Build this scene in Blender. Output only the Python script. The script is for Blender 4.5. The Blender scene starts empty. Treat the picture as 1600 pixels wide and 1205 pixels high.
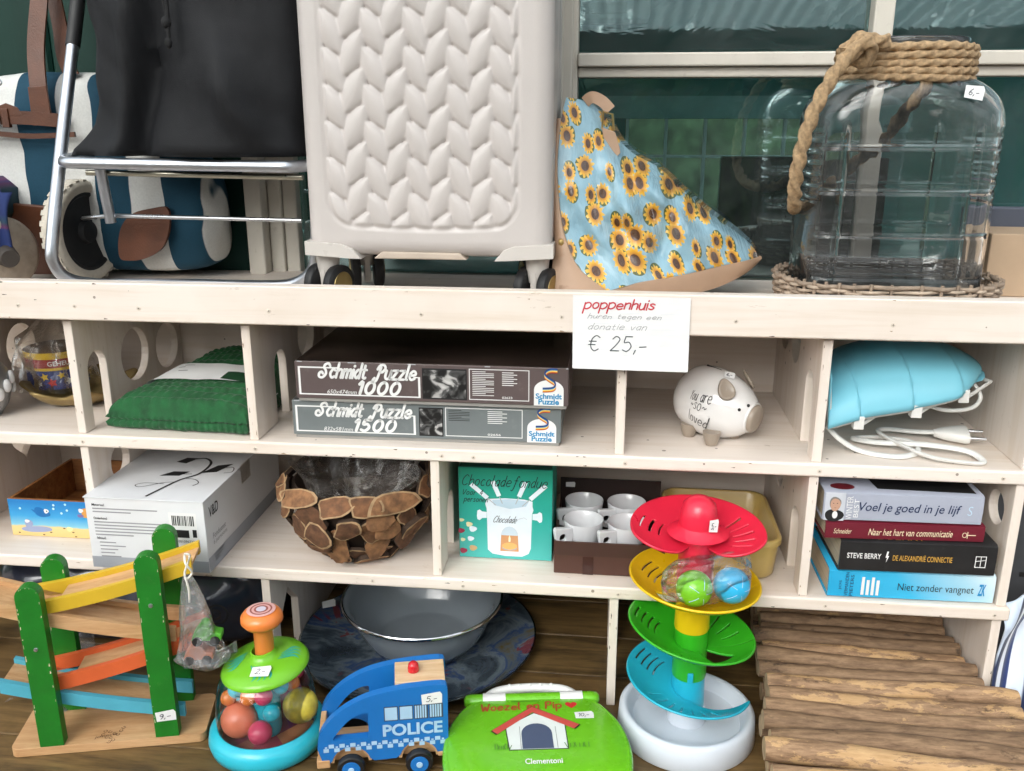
import bpy, bmesh, math, random
from mathutils import Vector, Matrix, noise
from mathutils.geometry import tessellate_polygon
scene = bpy.context.scene
COL = scene.collection
R = math.radians
sin, cos, pi = math.sin, math.cos, math.pi
rnd = random.Random(7)

# ------------------------------------------------------------------ camera
cam_d = bpy.data.cameras.new('camera'); cam = bpy.data.objects.new('camera', cam_d); COL.objects.link(cam)
cam.location = (0.2729, -1.3042, 1.5956)
cam.rotation_euler = (R(90 - 16.7076), 0, R(6.2868))
cam_d.sensor_width = 36; cam_d.lens = 1417.91 / 1600 * 36
cam_d.clip_start = 0.02; cam_d.clip_end = 400
scene.camera = cam
# ------------------------------------------------------------------ sky, sun, exposure
SUN_EL, SUN_AZ = 34, 198          # degrees; azimuth measured clockwise from +y
world = bpy.data.worlds.new('World'); scene.world = world; world.use_nodes = True
nt = world.node_tree; nt.nodes.clear()
sky = nt.nodes.new('ShaderNodeTexSky'); sky.sky_type = 'NISHITA'; sky.sun_disc = False
sky.sun_elevation = R(SUN_EL); sky.sun_rotation = R(SUN_AZ); sky.air_density = 1.0; sky.dust_density = 4.0
hs = nt.nodes.new('ShaderNodeHueSaturation'); hs.inputs['Saturation'].default_value = 0.3
bg = nt.nodes.new('ShaderNodeBackground'); bg.inputs['Strength'].default_value = 0.15
wo = nt.nodes.new('ShaderNodeOutputWorld')
nt.links.new(sky.outputs[0], hs.inputs['Color']); nt.links.new(hs.outputs[0], bg.inputs['Color']); nt.links.new(bg.outputs[0], wo.inputs[0])
sd = bpy.data.lights.new('sun', 'SUN'); sun = bpy.data.objects.new('sun', sd); COL.objects.link(sun)
sd.energy = 1.5; sd.angle = R(40); sd.color = (1, .96, .9)
_d = Vector((sin(R(SUN_AZ)) * cos(R(SUN_EL)), cos(R(SUN_AZ)) * cos(R(SUN_EL)), sin(R(SUN_EL))))
sun.rotation_euler = _d.to_track_quat('Z', 'Y').to_euler(); sun.location = (0, -3, 6)
scene.view_settings.view_transform = 'Standard'; scene.view_settings.look = 'None'
scene.view_settings.exposure = 1.15; scene.view_settings.gamma = 1
scene.render.engine = 'CYCLES'
cy = scene.cycles; cy.max_bounces = 7; cy.diffuse_bounces = 3; cy.glossy_bounces = 3; cy.transmission_bounces = 7; cy.transparent_max_bounces = 12; cy.caustics_reflective = False; cy.caustics_refractive = False

# ------------------------------------------------------------------ materials
def C(h, k=1.0):
    h = h.lstrip('#'); o = []
    for i in (0, 2, 4):
        v = int(h[i:i+2], 16) / 255
        o.append((v / 12.92 if v <= .04045 else ((v + .055) / 1.055) ** 2.4) * k)
    return (*o, 1)
MATS = {}
def N(t, kind, **kw):
    n = t.nodes.new(kind)
    for k, v in kw.items():
        if k in n.inputs.keys(): n.inputs[k].default_value = v
        else: setattr(n, k, v)
    return n
def coords(t, stretch=(1, 1, 1), uv=False):
    tc = N(t, 'ShaderNodeTexCoord'); mp = N(t, 'ShaderNodeMapping'); mp.inputs['Scale'].default_value = stretch
    t.links.new(tc.outputs['UV' if uv else 'Object'], mp.inputs[0]); return mp.outputs[0]
def mixc(t, fac, a, b, blend='MIX'):
    m = N(t, 'ShaderNodeMix', data_type='RGBA', blend_type=blend)
    for s, v in ((0, fac), (6, a), (7, b)):
        if hasattr(v, 'is_output'): t.links.new(v, m.inputs[s])
        else: m.inputs[s].default_value = v
    return m.outputs[2]
def ramp(t, src, stops):
    r = N(t, 'ShaderNodeValToRGB'); t.links.new(src, r.inputs[0]); e = r.color_ramp.elements
    while len(e) < len(stops): e.new(.5)
    for el, (p, c) in zip(e, stops): el.position = p; el.color = c if len(c) == 4 else (*c, 1)
    return r.outputs[0]
def noise_tex(t, vec, scale, detail=4, rough=.55, dist=0):
    n = N(t, 'ShaderNodeTexNoise', Scale=scale, Detail=detail, Roughness=rough, Distortion=dist); t.links.new(vec, n.inputs['Vector']); return n.outputs[0]
def mth(t, op, a, b=None):
    m = N(t, 'ShaderNodeMath', operation=op)
    for i, v in enumerate((a, b)):
        if v is None: continue
        if hasattr(v, 'is_output'): t.links.new(v, m.inputs[i])
        else: m.inputs[i].default_value = v
    return m.outputs[0]
def newmat(name):
    m = bpy.data.materials.new(name); m.use_nodes = True; t = m.node_tree; t.nodes.clear()
    o = N(t, 'ShaderNodeOutputMaterial'); b = N(t, 'ShaderNodeBsdfPrincipled'); t.links.new(b.outputs[0], o.inputs[0])
    return m, t, b, o
def mat(name, col, rough=.5, var=.08, vs=14, stretch=(1, 1, 1), bump=0, bs=150, bstretch=None, metal=0, coat=0, sheen=0, spec=.5, dirt=0, dirtc=None, sub=0):
    """principled with noise-varied colour, roughness and fine relief"""
    if name in MATS: return MATS[name]
    m, t, b, o = newmat(name); c = C(col) if isinstance(col, str) else (*col, 1)
    v = coords(t, stretch)
    lo = tuple(x * (1 - var) for x in c[:3]) + (1,); hi = tuple(min(1, x * (1 + var)) for x in c[:3]) + (1,)
    nz = noise_tex(t, v, vs, 5)
    cc = ramp(t, nz, [(.3, lo), (.7, hi)])
    if dirt:
        dn = noise_tex(t, coords(t, (1, 1, 1)), 60, 6, .7)
        dm = ramp(t, dn, [(.60, (0, 0, 0)), (.72, (dirt,) * 3)])
        cc = mixc(t, dm, cc, dirtc or tuple(x * .35 for x in c[:3]) + (1,))
    t.links.new(cc, b.inputs['Base Color'])
    rn = noise_tex(t, coords(t), 35, 3)
    rr = N(t, 'ShaderNodeMapRange'); rr.inputs[3].default_value = max(.02, rough - .08); rr.inputs[4].default_value = min(1, rough + .1)
    t.links.new(rn, rr.inputs[0]); t.links.new(rr.outputs[0], b.inputs['Roughness'])
    b.inputs['Metallic'].default_value = metal; b.inputs['Coat Weight'].default_value = coat; b.inputs['Coat Roughness'].default_value = .08
    b.inputs['Sheen Weight'].default_value = sheen; b.inputs['Specular IOR Level'].default_value = spec
    if sub: b.inputs['Subsurface Weight'].default_value = sub; b.inputs['Subsurface Radius'].default_value = (.004, .003, .002)
    if bump:
        bn = N(t, 'ShaderNodeBump', Strength=bump, Distance=.002)
        t.links.new(noise_tex(t, coords(t, bstretch or stretch), bs, 4), bn.inputs['Height']); t.links.new(bn.outputs[0], b.inputs['Normal'])
    MATS[name] = m; return m
def painted(name, col, axis='x'):
    """brush-painted boards: faint grain showing through, scuffs, specks and grime"""
    m, t, b, o = newmat(name); st = (.05, 1, 1) if axis == 'x' else (1, 1, .05); c = (*col, 1); dk = lambda k, w=(1, .96, .9): tuple(x * k * y for x, y in zip(col, w)) + (1,)
    g = noise_tex(t, coords(t, st), 55, 6, .6, .3); base = ramp(t, g, [(.30, dk(.90)), (.52, c), (.75, dk(1.03, (1, 1, 1)))])
    big = ramp(t, noise_tex(t, coords(t), 3.2, 4, .6), [(.45, (0, 0, 0)), (.75, (.5,) * 3)]); base = mixc(t, big, base, dk(.80, (1, .95, .87)))
    sc = ramp(t, noise_tex(t, coords(t, (.25, 1, 1) if axis == 'x' else (1, 1, .25)), 70, 7, .75, .4), [(.64, (0, 0, 0)), (.69, (.6,) * 3)]); base = mixc(t, sc, base, dk(.55, (1, .88, .74)))
    vo = N(t, 'ShaderNodeTexVoronoi', Scale=38.0); t.links.new(coords(t), vo.inputs['Vector']); se = N(t, 'ShaderNodeSeparateColor'); t.links.new(vo.outputs['Color'], se.inputs[0])
    sp = mth(t, 'MULTIPLY', mth(t, 'LESS_THAN', vo.outputs['Distance'], mth(t, 'MULTIPLY', se.outputs[1], .13)), mth(t, 'GREATER_THAN', se.outputs[0], .74)); base = mixc(t, mth(t, 'MULTIPLY', sp, .75), base, (.16, .11, .075, 1))
    t.links.new(base, b.inputs['Base Color']); rr = N(t, 'ShaderNodeMapRange'); rr.inputs[3].default_value = .36; rr.inputs[4].default_value = .6; t.links.new(g, rr.inputs[0]); t.links.new(rr.outputs[0], b.inputs['Roughness'])
    bn = N(t, 'ShaderNodeBump', Strength=.22, Distance=.0012); t.links.new(mth(t, 'SUBTRACT', g, mth(t, 'MULTIPLY', sp, .8)), bn.inputs['Height']); t.links.new(bn.outputs[0], b.inputs['Normal'])
    MATS[name] = m; return m
def wood(name, dark, light, axis='x', scale=9, rough=.5, knots=0, coat=0, bump=.25):
    if name in MATS: return MATS[name]
    m, t, b, o = newmat(name); st = {'x': (.12, 1, 1), 'y': (1, .12, 1), 'z': (1, 1, .12)}[axis]
    v = coords(t, tuple(s * 1.0 for s in st))
    n1 = noise_tex(t, v, scale * 6, 6, .6, .6); n2 = noise_tex(t, v, scale * 40, 3, .6)
    f = mth(t, 'ADD', mth(t, 'MULTIPLY', n1, .75), mth(t, 'MULTIPLY', n2, .25))
    cc = ramp(t, f, [(.34, C(dark)), (.66, C(light))])
    if knots:
        dn = noise_tex(t, coords(t), 9, 5, .7); cc = mixc(t, ramp(t, dn, [(.56, (0, 0, 0)), (.75, (knots,) * 3)]), cc, tuple(x * .4 for x in C(dark)[:3]) + (1,))
    t.links.new(cc, b.inputs['Base Color']); b.inputs['Roughness'].default_value = rough; b.inputs['Coat Weight'].default_value = coat
    bn = N(t, 'ShaderNodeBump', Strength=bump, Distance=.001); t.links.new(f, bn.inputs['Height']); t.links.new(bn.outputs[0], b.inputs['Normal'])
    MATS[name] = m; return m
def clear(name, tint=(1, 1, 1), refl=.12, rough=.05, bump=0, bs=30, haze=0, hazec=(.9, .9, .9), stretch=(1, 1, 1), gtint=(1, 1, 1)):
    """thin clear sheet: see-through, with a sheen that grows at glancing angles"""
    if name in MATS: return MATS[name]
    m, t, b, o = newmat(name); t.nodes.remove(b)
    tr = N(t, 'ShaderNodeBsdfTransparent'); tr.inputs[0].default_value = (*tint, 1)
    gl = N(t, 'ShaderNodeBsdfGlossy'); gl.inputs['Roughness'].default_value = rough; gl.inputs[0].default_value = (*gtint, 1)
    lw = N(t, 'ShaderNodeLayerWeight', Blend=.25)
    f = mth(t, 'MINIMUM', mth(t, 'ADD', mth(t, 'MULTIPLY', lw.outputs['Fresnel'], .8), refl), 1.0)
    if bump:
        bn = N(t, 'ShaderNodeBump', Strength=bump, Distance=.01); vec = coords(t, stretch)
        t.links.new(noise_tex(t, vec, bs, 5, .6, 1.2), bn.inputs['Height'])
        t.links.new(bn.outputs[0], gl.inputs['Normal']); t.links.new(bn.outputs[0], lw.inputs['Normal'])
    base = tr.outputs[0]
    if haze:
        df = N(t, 'ShaderNodeBsdfDiffuse'); df.inputs[0].default_value = (*hazec, 1); mh = N(t, 'ShaderNodeMixShader')
        hz = noise_tex(t, coords(t, stretch), bs * .8, 5, .7, 1.5)
        t.links.new(ramp(t, hz, [(.38, (haze * .25,) * 3), (.72, (min(1, haze * 2),) * 3)]), mh.inputs[0])
        t.links.new(base, mh.inputs[1]); t.links.new(df.outputs[0], mh.inputs[2]); base = mh.outputs[0]
    mx = N(t, 'ShaderNodeMixShader'); t.links.new(f, mx.inputs[0]); t.links.new(base, mx.inputs[1]); t.links.new(gl.outputs[0], mx.inputs[2])
    t.links.new(mx.outputs[0], o.inputs[0]); MATS[name] = m; return m

# ------------------------------------------------------------------ shapes: (verts, faces)
def box(x0, x1, y0, y1, z0, z1):
    v = [(x, y, z) for x in (x0, x1) for y in (y0, y1) for z in (z0, z1)]
    return v, [(0, 1, 3, 2), (4, 6, 7, 5), (0, 4, 5, 1), (2, 3, 7, 6), (0, 2, 6, 4), (1, 5, 7, 3)]
def merge(*ss):
    V, F = [], []
    for v, f in ss:
        k = len(V); V += [tuple(p) for p in v]; F += [tuple(i + k for i in q) for q in f]
    return V, F
def xf(s, M): return [tuple(M @ Vector(p)) for p in s[0]], s[1]
def move(s, x=0, y=0, z=0): return [(p[0] + x, p[1] + y, p[2] + z) for p in s[0]], s[1]
def rotz(s, a, c=(0, 0, 0)):
    M = Matrix.Translation(c) @ Matrix.Rotation(a, 4, 'Z') @ Matrix.Translation(-Vector(c)); return xf(s, M)
def frame(o, zdir, xhint=(1, 0, 0)):
    z = Vector(zdir).normalized(); x = Vector(xhint); x = (x - z * x.dot(z))
    if x.length < 1e-5: x = Vector((0, 1, 0)); x = x - z * x.dot(z)
    x.normalize(); y = z.cross(x)
    return Matrix(((x.x, y.x, z.x, o[0]), (x.y, y.y, z.y, o[1]), (x.z, y.z, z.z, o[2]), (0, 0, 0, 1)))
def flat(outer, holes=()):
    loops = [[Vector((p[0], p[1], 0)) for p in l] for l in (outer, *holes)]
    return [p for l in loops for p in l], [tuple(t) for t in tessellate_polygon(loops)]
def prism(outer, a0, a1, axis='y', holes=()):
    pts, tris = flat(outer, holes); n = len(pts)
    mp = {'x': lambda u, v, a: (a, u, v), 'y': lambda u, v, a: (u, a, v), 'z': lambda u, v, a: (u, v, a)}[axis]
    V = [mp(p.x, p.y, a0) for p in pts] + [mp(p.x, p.y, a1) for p in pts]
    F = list(tris) + [tuple(i + n for i in reversed(t)) for t in tris]; k = 0
    for l in (outer, *holes):
        m = len(l)
        for i in range(m): j = (i + 1) % m; F.append((k + i, k + j, k + j + n, k + i + n))
        k += m
    return V, F
def circ(cx, cy, r, n=24, a0=0, a1=2 * pi, ry=None):
    full = abs(a1 - a0 - 2 * pi) < 1e-6; ry = r if ry is None else ry
    return [(cx + r * cos(a0 + (a1 - a0) * i / (n if full else n - 1)), cy + ry * sin(a0 + (a1 - a0) * i / (n if full else n - 1))) for i in range(n)]
def rrect(x0, x1, y0, y1, r, n=6):
    o = []
    for cx, cy, a in ((x1 - r, y1 - r, 0), (x0 + r, y1 - r, pi / 2), (x0 + r, y0 + r, pi), (x1 - r, y0 + r, 1.5 * pi)):
        o += circ(cx, cy, r, n, a, a + pi / 2)
    return o
def lathe(prof, n=40, ang=2 * pi):
    V, F = [], []; full = abs(ang - 2 * pi) < 1e-6; k = n if full else n + 1
    for r, z in prof:
        for i in range(k): a = ang * i / n; V.append((r * cos(a), r * sin(a), z))
    for j in range(len(prof) - 1):
        for i in range(n):
            i2 = (i + 1) % k; F.append((j * k + i, j * k + i2, (j + 1) * k + i2, (j + 1) * k + i))
    return V, F
def loft(loops, cap0=True, cap1=True):
    n = len(loops[0]); V = [tuple(p) for l in loops for p in l]; F = []
    for j in range(len(loops) - 1):
        for i in range(n): i2 = (i + 1) % n; F.append((j * n + i, j * n + i2, (j + 1) * n + i2, (j + 1) * n + i))
    if cap0: F.append(tuple(range(n))[::-1])
    if cap1: F.append(tuple(range((len(loops) - 1) * n, len(loops) * n)))
    return V, F
def grid(fn, nu, nv, cu=False, cv=False):
    V = [fn(i / (nu if cu else nu - 1), j / (nv if cv else nv - 1)) for j in range(nv) for i in range(nu)]; F = []
    for j in range(nv if cv else nv - 1):
        for i in range(nu if cu else nu - 1):
            i2 = (i + 1) % nu; j2 = (j + 1) % nv; F.append((j * nu + i, j * nu + i2, j2 * nu + i2, j2 * nu + i))
    return V, F
def smoothpath(pts, sub=6, closed=False):
    P = [Vector(p) for p in pts]; n = len(P); o = []
    for i in range(n if closed else n - 1):
        p1, p2 = P[i], P[(i + 1) % n]; p0 = P[i - 1] if (i or closed) else p1; p3 = P[(i + 2) % n] if (i + 2 < n or closed) else p2
        for k in range(sub):
            t = k / sub; o.append(.5 * ((2 * p1) + (p2 - p0) * t + (2 * p0 - 5 * p1 + 4 * p2 - p3) * t * t + (3 * p1 - p0 - 3 * p2 + p3) * t ** 3))
    if not closed: o.append(P[-1])
    return o
def tube(path, r, n=10, closed=False, rf=None, caps=True, sq=None):
    P = [Vector(p) for p in path]; m = len(P); V = []; F = []
    nrm = None; L = 0
    for i, p in enumerate(P):
        tg = (P[(i + 1) % m] - P[i - 1]) if closed else (P[min(i + 1, m - 1)] - P[max(i - 1, 0)])
        if tg.length < 1e-9: tg = Vector((0, 0, 1))
        tg.normalize()
        if nrm is None: nrm = tg.orthogonal().normalized()
        nrm = (nrm - tg * nrm.dot(tg)); nrm = nrm.normalized() if nrm.length > 1e-6 else tg.orthogonal().normalized()
        bn = tg.cross(nrm)
        if i: L += (P[i] - P[i - 1]).length
        for k in range(n):
            a = 2 * pi * k / n; rr = r(i / (m - 1)) if callable(r) else r
            if rf: rr *= rf(a, L)
            V.append(tuple(p + nrm * (cos(a) * rr * (sq[0] if sq else 1)) + bn * (sin(a) * rr * (sq[1] if sq else 1))))
    for j in range(m if closed else m - 1):
        j2 = (j + 1) % m
        for k in range(n): k2 = (k + 1) % n; F.append((j * n + k, j * n + k2, j2 * n + k2, j2 * n + k))
    if caps and not closed: F.append(tuple(range(n))[::-1]); F.append(tuple(range((m - 1) * n, m * n)))
    return V, F
def ball(c, r, nu=24, nv=16):
    rx, ry, rz = (r, r, r) if not hasattr(r, '__len__') else r
    V = [(c[0], c[1], c[2] - rz)]; F = []
    for j in range(1, nv):
        b = -pi / 2 + pi * j / nv
        for i in range(nu): a = 2 * pi * i / nu; V.append((c[0] + rx * cos(a) * cos(b), c[1] + ry * sin(a) * cos(b), c[2] + rz * sin(b)))
    V.append((c[0], c[1], c[2] + rz)); t = len(V) - 1
    for i in range(nu):
        i2 = (i + 1) % nu; F.append((0, 1 + i2, 1 + i)); F.append((t, t - nu + i, t - nu + i2))
        for j in range(nv - 2): k = 1 + j * nu; F.append((k + i, k + i2, k + nu + i2, k + nu + i))
    return V, F
def ribbon(path, w, th, up=(0, 0, 1)):
    """flat strap along a path; w across (along up x tangent), th thick"""
    P = [Vector(p) for p in path]; loops = []; U = Vector(up)
    for i, p in enumerate(P):
        tg = (P[min(i + 1, len(P) - 1)] - P[max(i - 1, 0)]).normalized(); s = tg.cross(U)
        s = s.normalized() if s.length > 1e-6 else Vector((1, 0, 0)); nn = s.cross(tg).normalized(); ww = w(i / (len(P) - 1)) if callable(w) else w
        loops.append([p + s * ww / 2 + nn * th / 2, p - s * ww / 2 + nn * th / 2, p - s * ww / 2 - nn * th / 2, p + s * ww / 2 - nn * th / 2])
    return loft(loops)
def fbm(p, s=1, o=3):
    return noise.fractal(Vector(p) * s, 1.0, 2.0, o)

# ------------------------------------------------------------------ objects
ORG = {}
def thing(name, label, cat, loc=(0, 0, 0), rz=0, group=None, world=True):
    """Empty at the thing's base; world=True: parts are given in world coordinates"""
    o = bpy.data.objects.new(name, None); COL.objects.link(o); o.location = loc; o.rotation_euler = (0, 0, rz)
    o.empty_display_size = .05; tag(o, label, cat, group); ORG[o.name] = Vector(loc) if world else Vector((0, 0, 0)); return o
def tag(o, label=None, cat=None, group=None, kind=None):
    for k, v in (('label', label), ('category', cat), ('group', group), ('kind', kind)):
        if v: o[k] = v
    return o
def obj(name, s, m, parent=None, smooth=None, bevel=0, seg=2, uv=None, off=None, label=None, kind=None, mats=None, midx=None, solid=0, sub=0):
    me = bpy.data.meshes.new(name); o0 = Vector((0, 0, 0))
    if parent is not None:
        o0 = ORG[parent.name]
    vs = s[0] if o0.length == 0 else [(p[0] - o0.x, p[1] - o0.y, p[2] - o0.z) for p in s[0]]
    me.from_pydata([tuple(p) for p in vs], [], s[1])
    for mm in (mats or [m]): me.materials.append(mm)
    if midx:
        for p, i in zip(me.polygons, midx): p.material_index = i
    if uv:
        l = me.uv_layers.new(name='UVMap')
        for lp in me.loops: l.data[lp.index].uv = uv[lp.vertex_index]
    me.validate(); bm = bmesh.new(); bm.from_mesh(me)
    bmesh.ops.recalc_face_normals(bm, faces=bm.faces); bm.to_mesh(me); bm.free()
    if smooth is not None:
        for p in me.polygons: p.use_smooth = True
        me.set_sharp_from_angle(angle=R(smooth))
    ob = bpy.data.objects.new(name, me); COL.objects.link(ob)
    if parent is not None: ob.parent = parent; ORG[ob.name] = o0
    else: ORG[ob.name] = Vector((0, 0, 0))
    if solid:
        md = ob.modifiers.new('solid', 'SOLIDIFY'); md.thickness = solid; md.offset = 0
    if sub:
        md = ob.modifiers.new('sub', 'SUBSURF'); md.levels = sub; md.render_levels = sub
    if bevel:
        md = ob.modifiers.new('bev', 'BEVEL'); md.width = bevel; md.segments = seg; md.limit_method = 'ANGLE'; md.angle_limit = R(40); md.harden_normals = False
    tag(ob, label=label, kind=kind); return ob
def struct(name, s, m, **k):
    o = obj(name, s, m, **k); o['kind'] = 'structure'; return o
def dup(root, loc, rz, label=None, group=None):
    r = root.copy(); COL.objects.link(r); r.location = loc; r.rotation_euler = (0, 0, rz)
    if label: r['label'] = label
    if group: r['group'] = group
    def rec(a, b):
        for ch in list(a.children):
            c = ch.copy(); COL.objects.link(c); c.parent = b; rec(ch, c)
    rec(root, r); return r
# flat print on a face: P = (origin, right, up, normal) frame, coordinates in metres
class Face:
    def __init__(s, o, u, v, w=1, h=1):
        s.o = Vector(o); s.u = Vector(u).normalized(); s.v = Vector(v).normalized(); s.n = s.u.cross(s.v).normalized(); s.w = w; s.h = h; s.fn = None
    def p(s, a, b, e=.0004):
        q = s.o + s.u * (a * s.w) + s.v * (b * s.h) + s.n * e
        return s.fn(q, e) if s.fn else q
    def poly(s, parent, name, pts, m, e=.0004, holes=()):
        ps, tr = flat([(a * s.w, b * s.h) for a, b in pts], [[(a * s.w, b * s.h) for a, b in h] for h in holes])
        return obj(name, ([s.p(q.x / s.w, q.y / s.h, e) for q in ps], tr), m, parent)
    def rect(s, parent, name, a0, a1, b0, b1, m, e=.0004): return s.poly(parent, name, [(a0, b0), (a1, b0), (a1, b1), (a0, b1)], m, e)
    def outline(s, parent, name, a0, a1, b0, b1, t, m, e=.0004):
        tu, tv = t / s.w, t / s.h
        return s.poly(parent, name, [(a0, b0), (a1, b0), (a1, b1), (a0, b1)], m, e, [[(a0 + tu, b0 + tv), (a0 + tu, b1 - tv), (a1 - tu, b1 - tv), (a1 - tu, b0 + tv)]])
    def line(s, parent, name, pts, t, m, e=.0005, closed=False):
        Q = [Vector((a * s.w, b * s.h, 0)) for a, b in pts]; L = []
        for i, q in enumerate(Q):
            tg = (Q[min(i + 1, len(Q) - 1)] - Q[max(0, i - 1)]); tg.normalize(); nn = Vector((-tg.y, tg.x, 0)) * t / 2; L.append((q + nn, q - nn))
        V = []; F = []
        for a, b in L: V += [s.p(a.x / s.w, a.y / s.h, e), s.p(b.x / s.w, b.y / s.h, e)]
        for i in range(len(L) - 1): F.append((2 * i, 2 * i + 1, 2 * i + 3, 2 * i + 2))
        return obj(name, (V, F), m, parent)
    def text(s, parent, txt, a0, a1, b0, b1, m, shear=0, bold=0, e=.0006, name='lettering', align=None, wobble=0, slope=0, track=1.0):
        """lettering fitted to the rectangle a0..a1, b0..b1"""
        cu = bpy.data.curves.new('t', 'FONT'); cu.body = txt; cu.size = 1; cu.shear = shear; cu.offset = bold; cu.resolution_u = 3; cu.space_character = track
        if align: cu.align_x = align
        to = bpy.data.objects.new('t', cu); me = bpy.data.meshes.new_from_object(to)
        vs = [v.co.copy() for v in me.vertices]; fs = [tuple(p.vertices) for p in me.polygons]
        bpy.data.objects.remove(to); bpy.data.curves.remove(cu); bpy.data.meshes.remove(me)
        if not vs: return None
        x0 = min(v.x for v in vs); x1 = max(v.x for v in vs); y0 = min(v.y for v in vs); y1 = max(v.y for v in vs)
        V = []
        for v in vs:
            a = a0 + (a1 - a0) * (v.x - x0) / (x1 - x0); b = b0 + (b1 - b0) * (v.y - y0) / (y1 - y0)
            if wobble: b += wobble * sin((v.x - x0) * 2.3 + .7 * sin((v.x - x0) * 1.1)); a += wobble * .4 * sin((v.y - y0) * 5 + v.x)
            b += slope * (a - a0); V.append(s.p(a, b, e))
        return obj(name, (V, fs), m, parent)

def _el(w, h, n=9): return [(w / 2 + w / 2 * cos(pi / 2 + 2 * pi * i / n), h / 2 + h / 2 * sin(pi / 2 + 2 * pi * i / n)) for i in range(n + 1)]
PEN = {  # pen strokes for hand-written and script lettering: x-height 1, capitals 1.6
 'o': [_el(.6, 1)], 'p': [[(0, .95), (0, -.7)], [(0, .8), (.35, 1), (.65, .7), (.6, .25), (.3, 0), (0, .15)]], 'e': [[(0, .5), (.58, .58), (.5, .92), (.25, 1), (.02, .7), (.02, .3), (.25, 0), (.6, .15)]],
 'n': [[(0, 1), (0, 0)], [(0, .7), (.3, 1), (.55, .8), (.55, 0)]], 'h': [[(0, 1.7), (0, 0)], [(0, .7), (.3, 1), (.55, .8), (.55, 0)]], 'u': [[(0, 1), (0, .3), (.2, 0), (.48, .2), (.55, 1)], [(.55, 1), (.57, 0)]],
 'i': [[(0, 1), (.02, 0)], [(0, 1.36), (.03, 1.44)]], 's': [[(.5, .85), (.25, 1), (.05, .8), (.25, .55), (.5, .3), (.3, 0), (0, .12)]], 'r': [[(0, 1), (0, 0)], [(0, .6), (.2, .95), (.45, .95)]],
 't': [[(.2, 1.5), (.2, .2), (.4, 0), (.5, .1)], [(0, 1), (.45, 1)]], 'g': [[(.55, .8), (.3, 1), (.02, .6), (.2, .1), (.55, .4)], [(.55, 1), (.55, -.4), (.3, -.7), (0, -.5)]], 'd': [[(.55, .8), (.3, 1), (.02, .5), (.25, 0), (.55, .4)], [(.57, 1.7), (.57, 0)]],
 'a': [[(.55, .8), (.3, 1), (.02, .5), (.25, 0), (.55, .4)], [(.57, 1), (.57, 0)]], 'v': [[(0, 1), (.28, 0), (.55, 1)]], 'W': [[(0, 1.6), (.25, 0), (.5, 1.1), (.75, 0), (1, 1.6)]], 'z': [[(0, 1), (.5, 1), (.48, .96), (.02, .04), (.04, 0), (.58, 0)]],
 'l': [[(0, 1.7), (0, .2), (.15, 0)]], 'P': [[(0, 0), (0, 1.6)], [(0, 1.5), (.5, 1.6), (.7, 1.2), (.4, .8), (0, .85)]], 'Y': [[(0, 1.6), (.3, .9), (.6, 1.6)], [(.3, .9), (.25, 0)]], 'c': [[(.5, .85), (.25, 1), (.02, .5), (.25, 0), (.55, .15)]],
 'C': [[(.8, 1.4), (.45, 1.65), (.08, 1.05), (.1, .35), (.45, 0), (.85, .25)]], 'm': [[(0, 1), (0, 0)], [(0, .7), (.25, 1), (.42, .8), (.42, 0)], [(.42, .7), (.68, 1), (.85, .8), (.85, 0)]], 'S': [[(.95, 1.35), (.7, 1.65), (.35, 1.5), (.3, 1.15), (.55, .85), (.65, .4), (.35, 0), (-.05, .1), (-.1, .5), (.15, .65), (.3, .45)]],
 'Q': [[(.25, 1.35), (.1, 0), (-.1, -.35), (-.35, -.2), (-.2, .1)], [(-.1, 1.1), (.1, 1.55), (.55, 1.6), (.75, 1.2), (.5, .8), (.2, .8)]], 'f': [[(.6, 1.5), (.45, 1.7), (.28, 1.4), (.2, 0), (.05, -.6), (-.15, -.5)], [(0, 1), (.5, 1)]], 'V': [[(0, 1.6), (.35, 0), (.75, 1.6)]],
 '0': [_el(.72, 1.6)], '1': [[(0, 1.25), (.25, 1.6), (.25, 0)]], '2': [[(.05, 1.3), (.3, 1.6), (.6, 1.3), (.4, .7), (.02, .04), (.06, 0), (.65, 0)]], '4': [[(.45, 0), (.45, 1.6), (.42, 1.55), (.02, .6), (.06, .55), (.65, .55)]],
 '5': [[(.6, 1.6), (.12, 1.6), (.1, 1.55), (.05, .95), (.4, 1), (.62, .5), (.35, 0), (0, .15)]], '6': [[(.5, 1.5), (.15, 1), (.02, .4), (.3, 0), (.58, .35), (.3, .75), (.05, .45)]], '9': [[(.55, 1.2), (.3, .8), (.05, 1.2), (.3, 1.6), (.55, 1.3), (.5, .5), (.3, 0)]],
 '€': [[(.75, 1.4), (.45, 1.6), (.15, 1.2), (.15, .4), (.45, 0), (.75, .2)], [(-.05, 1), (.5, 1)], [(-.05, .65), (.45, .65)]], ',': [[(.1, .12), (0, -.3)]], '-': [[(0, .55), (.5, .6)]], '~': [[(0, .5), (.2, .7), (.4, .45), (.6, .65)]]}
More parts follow.
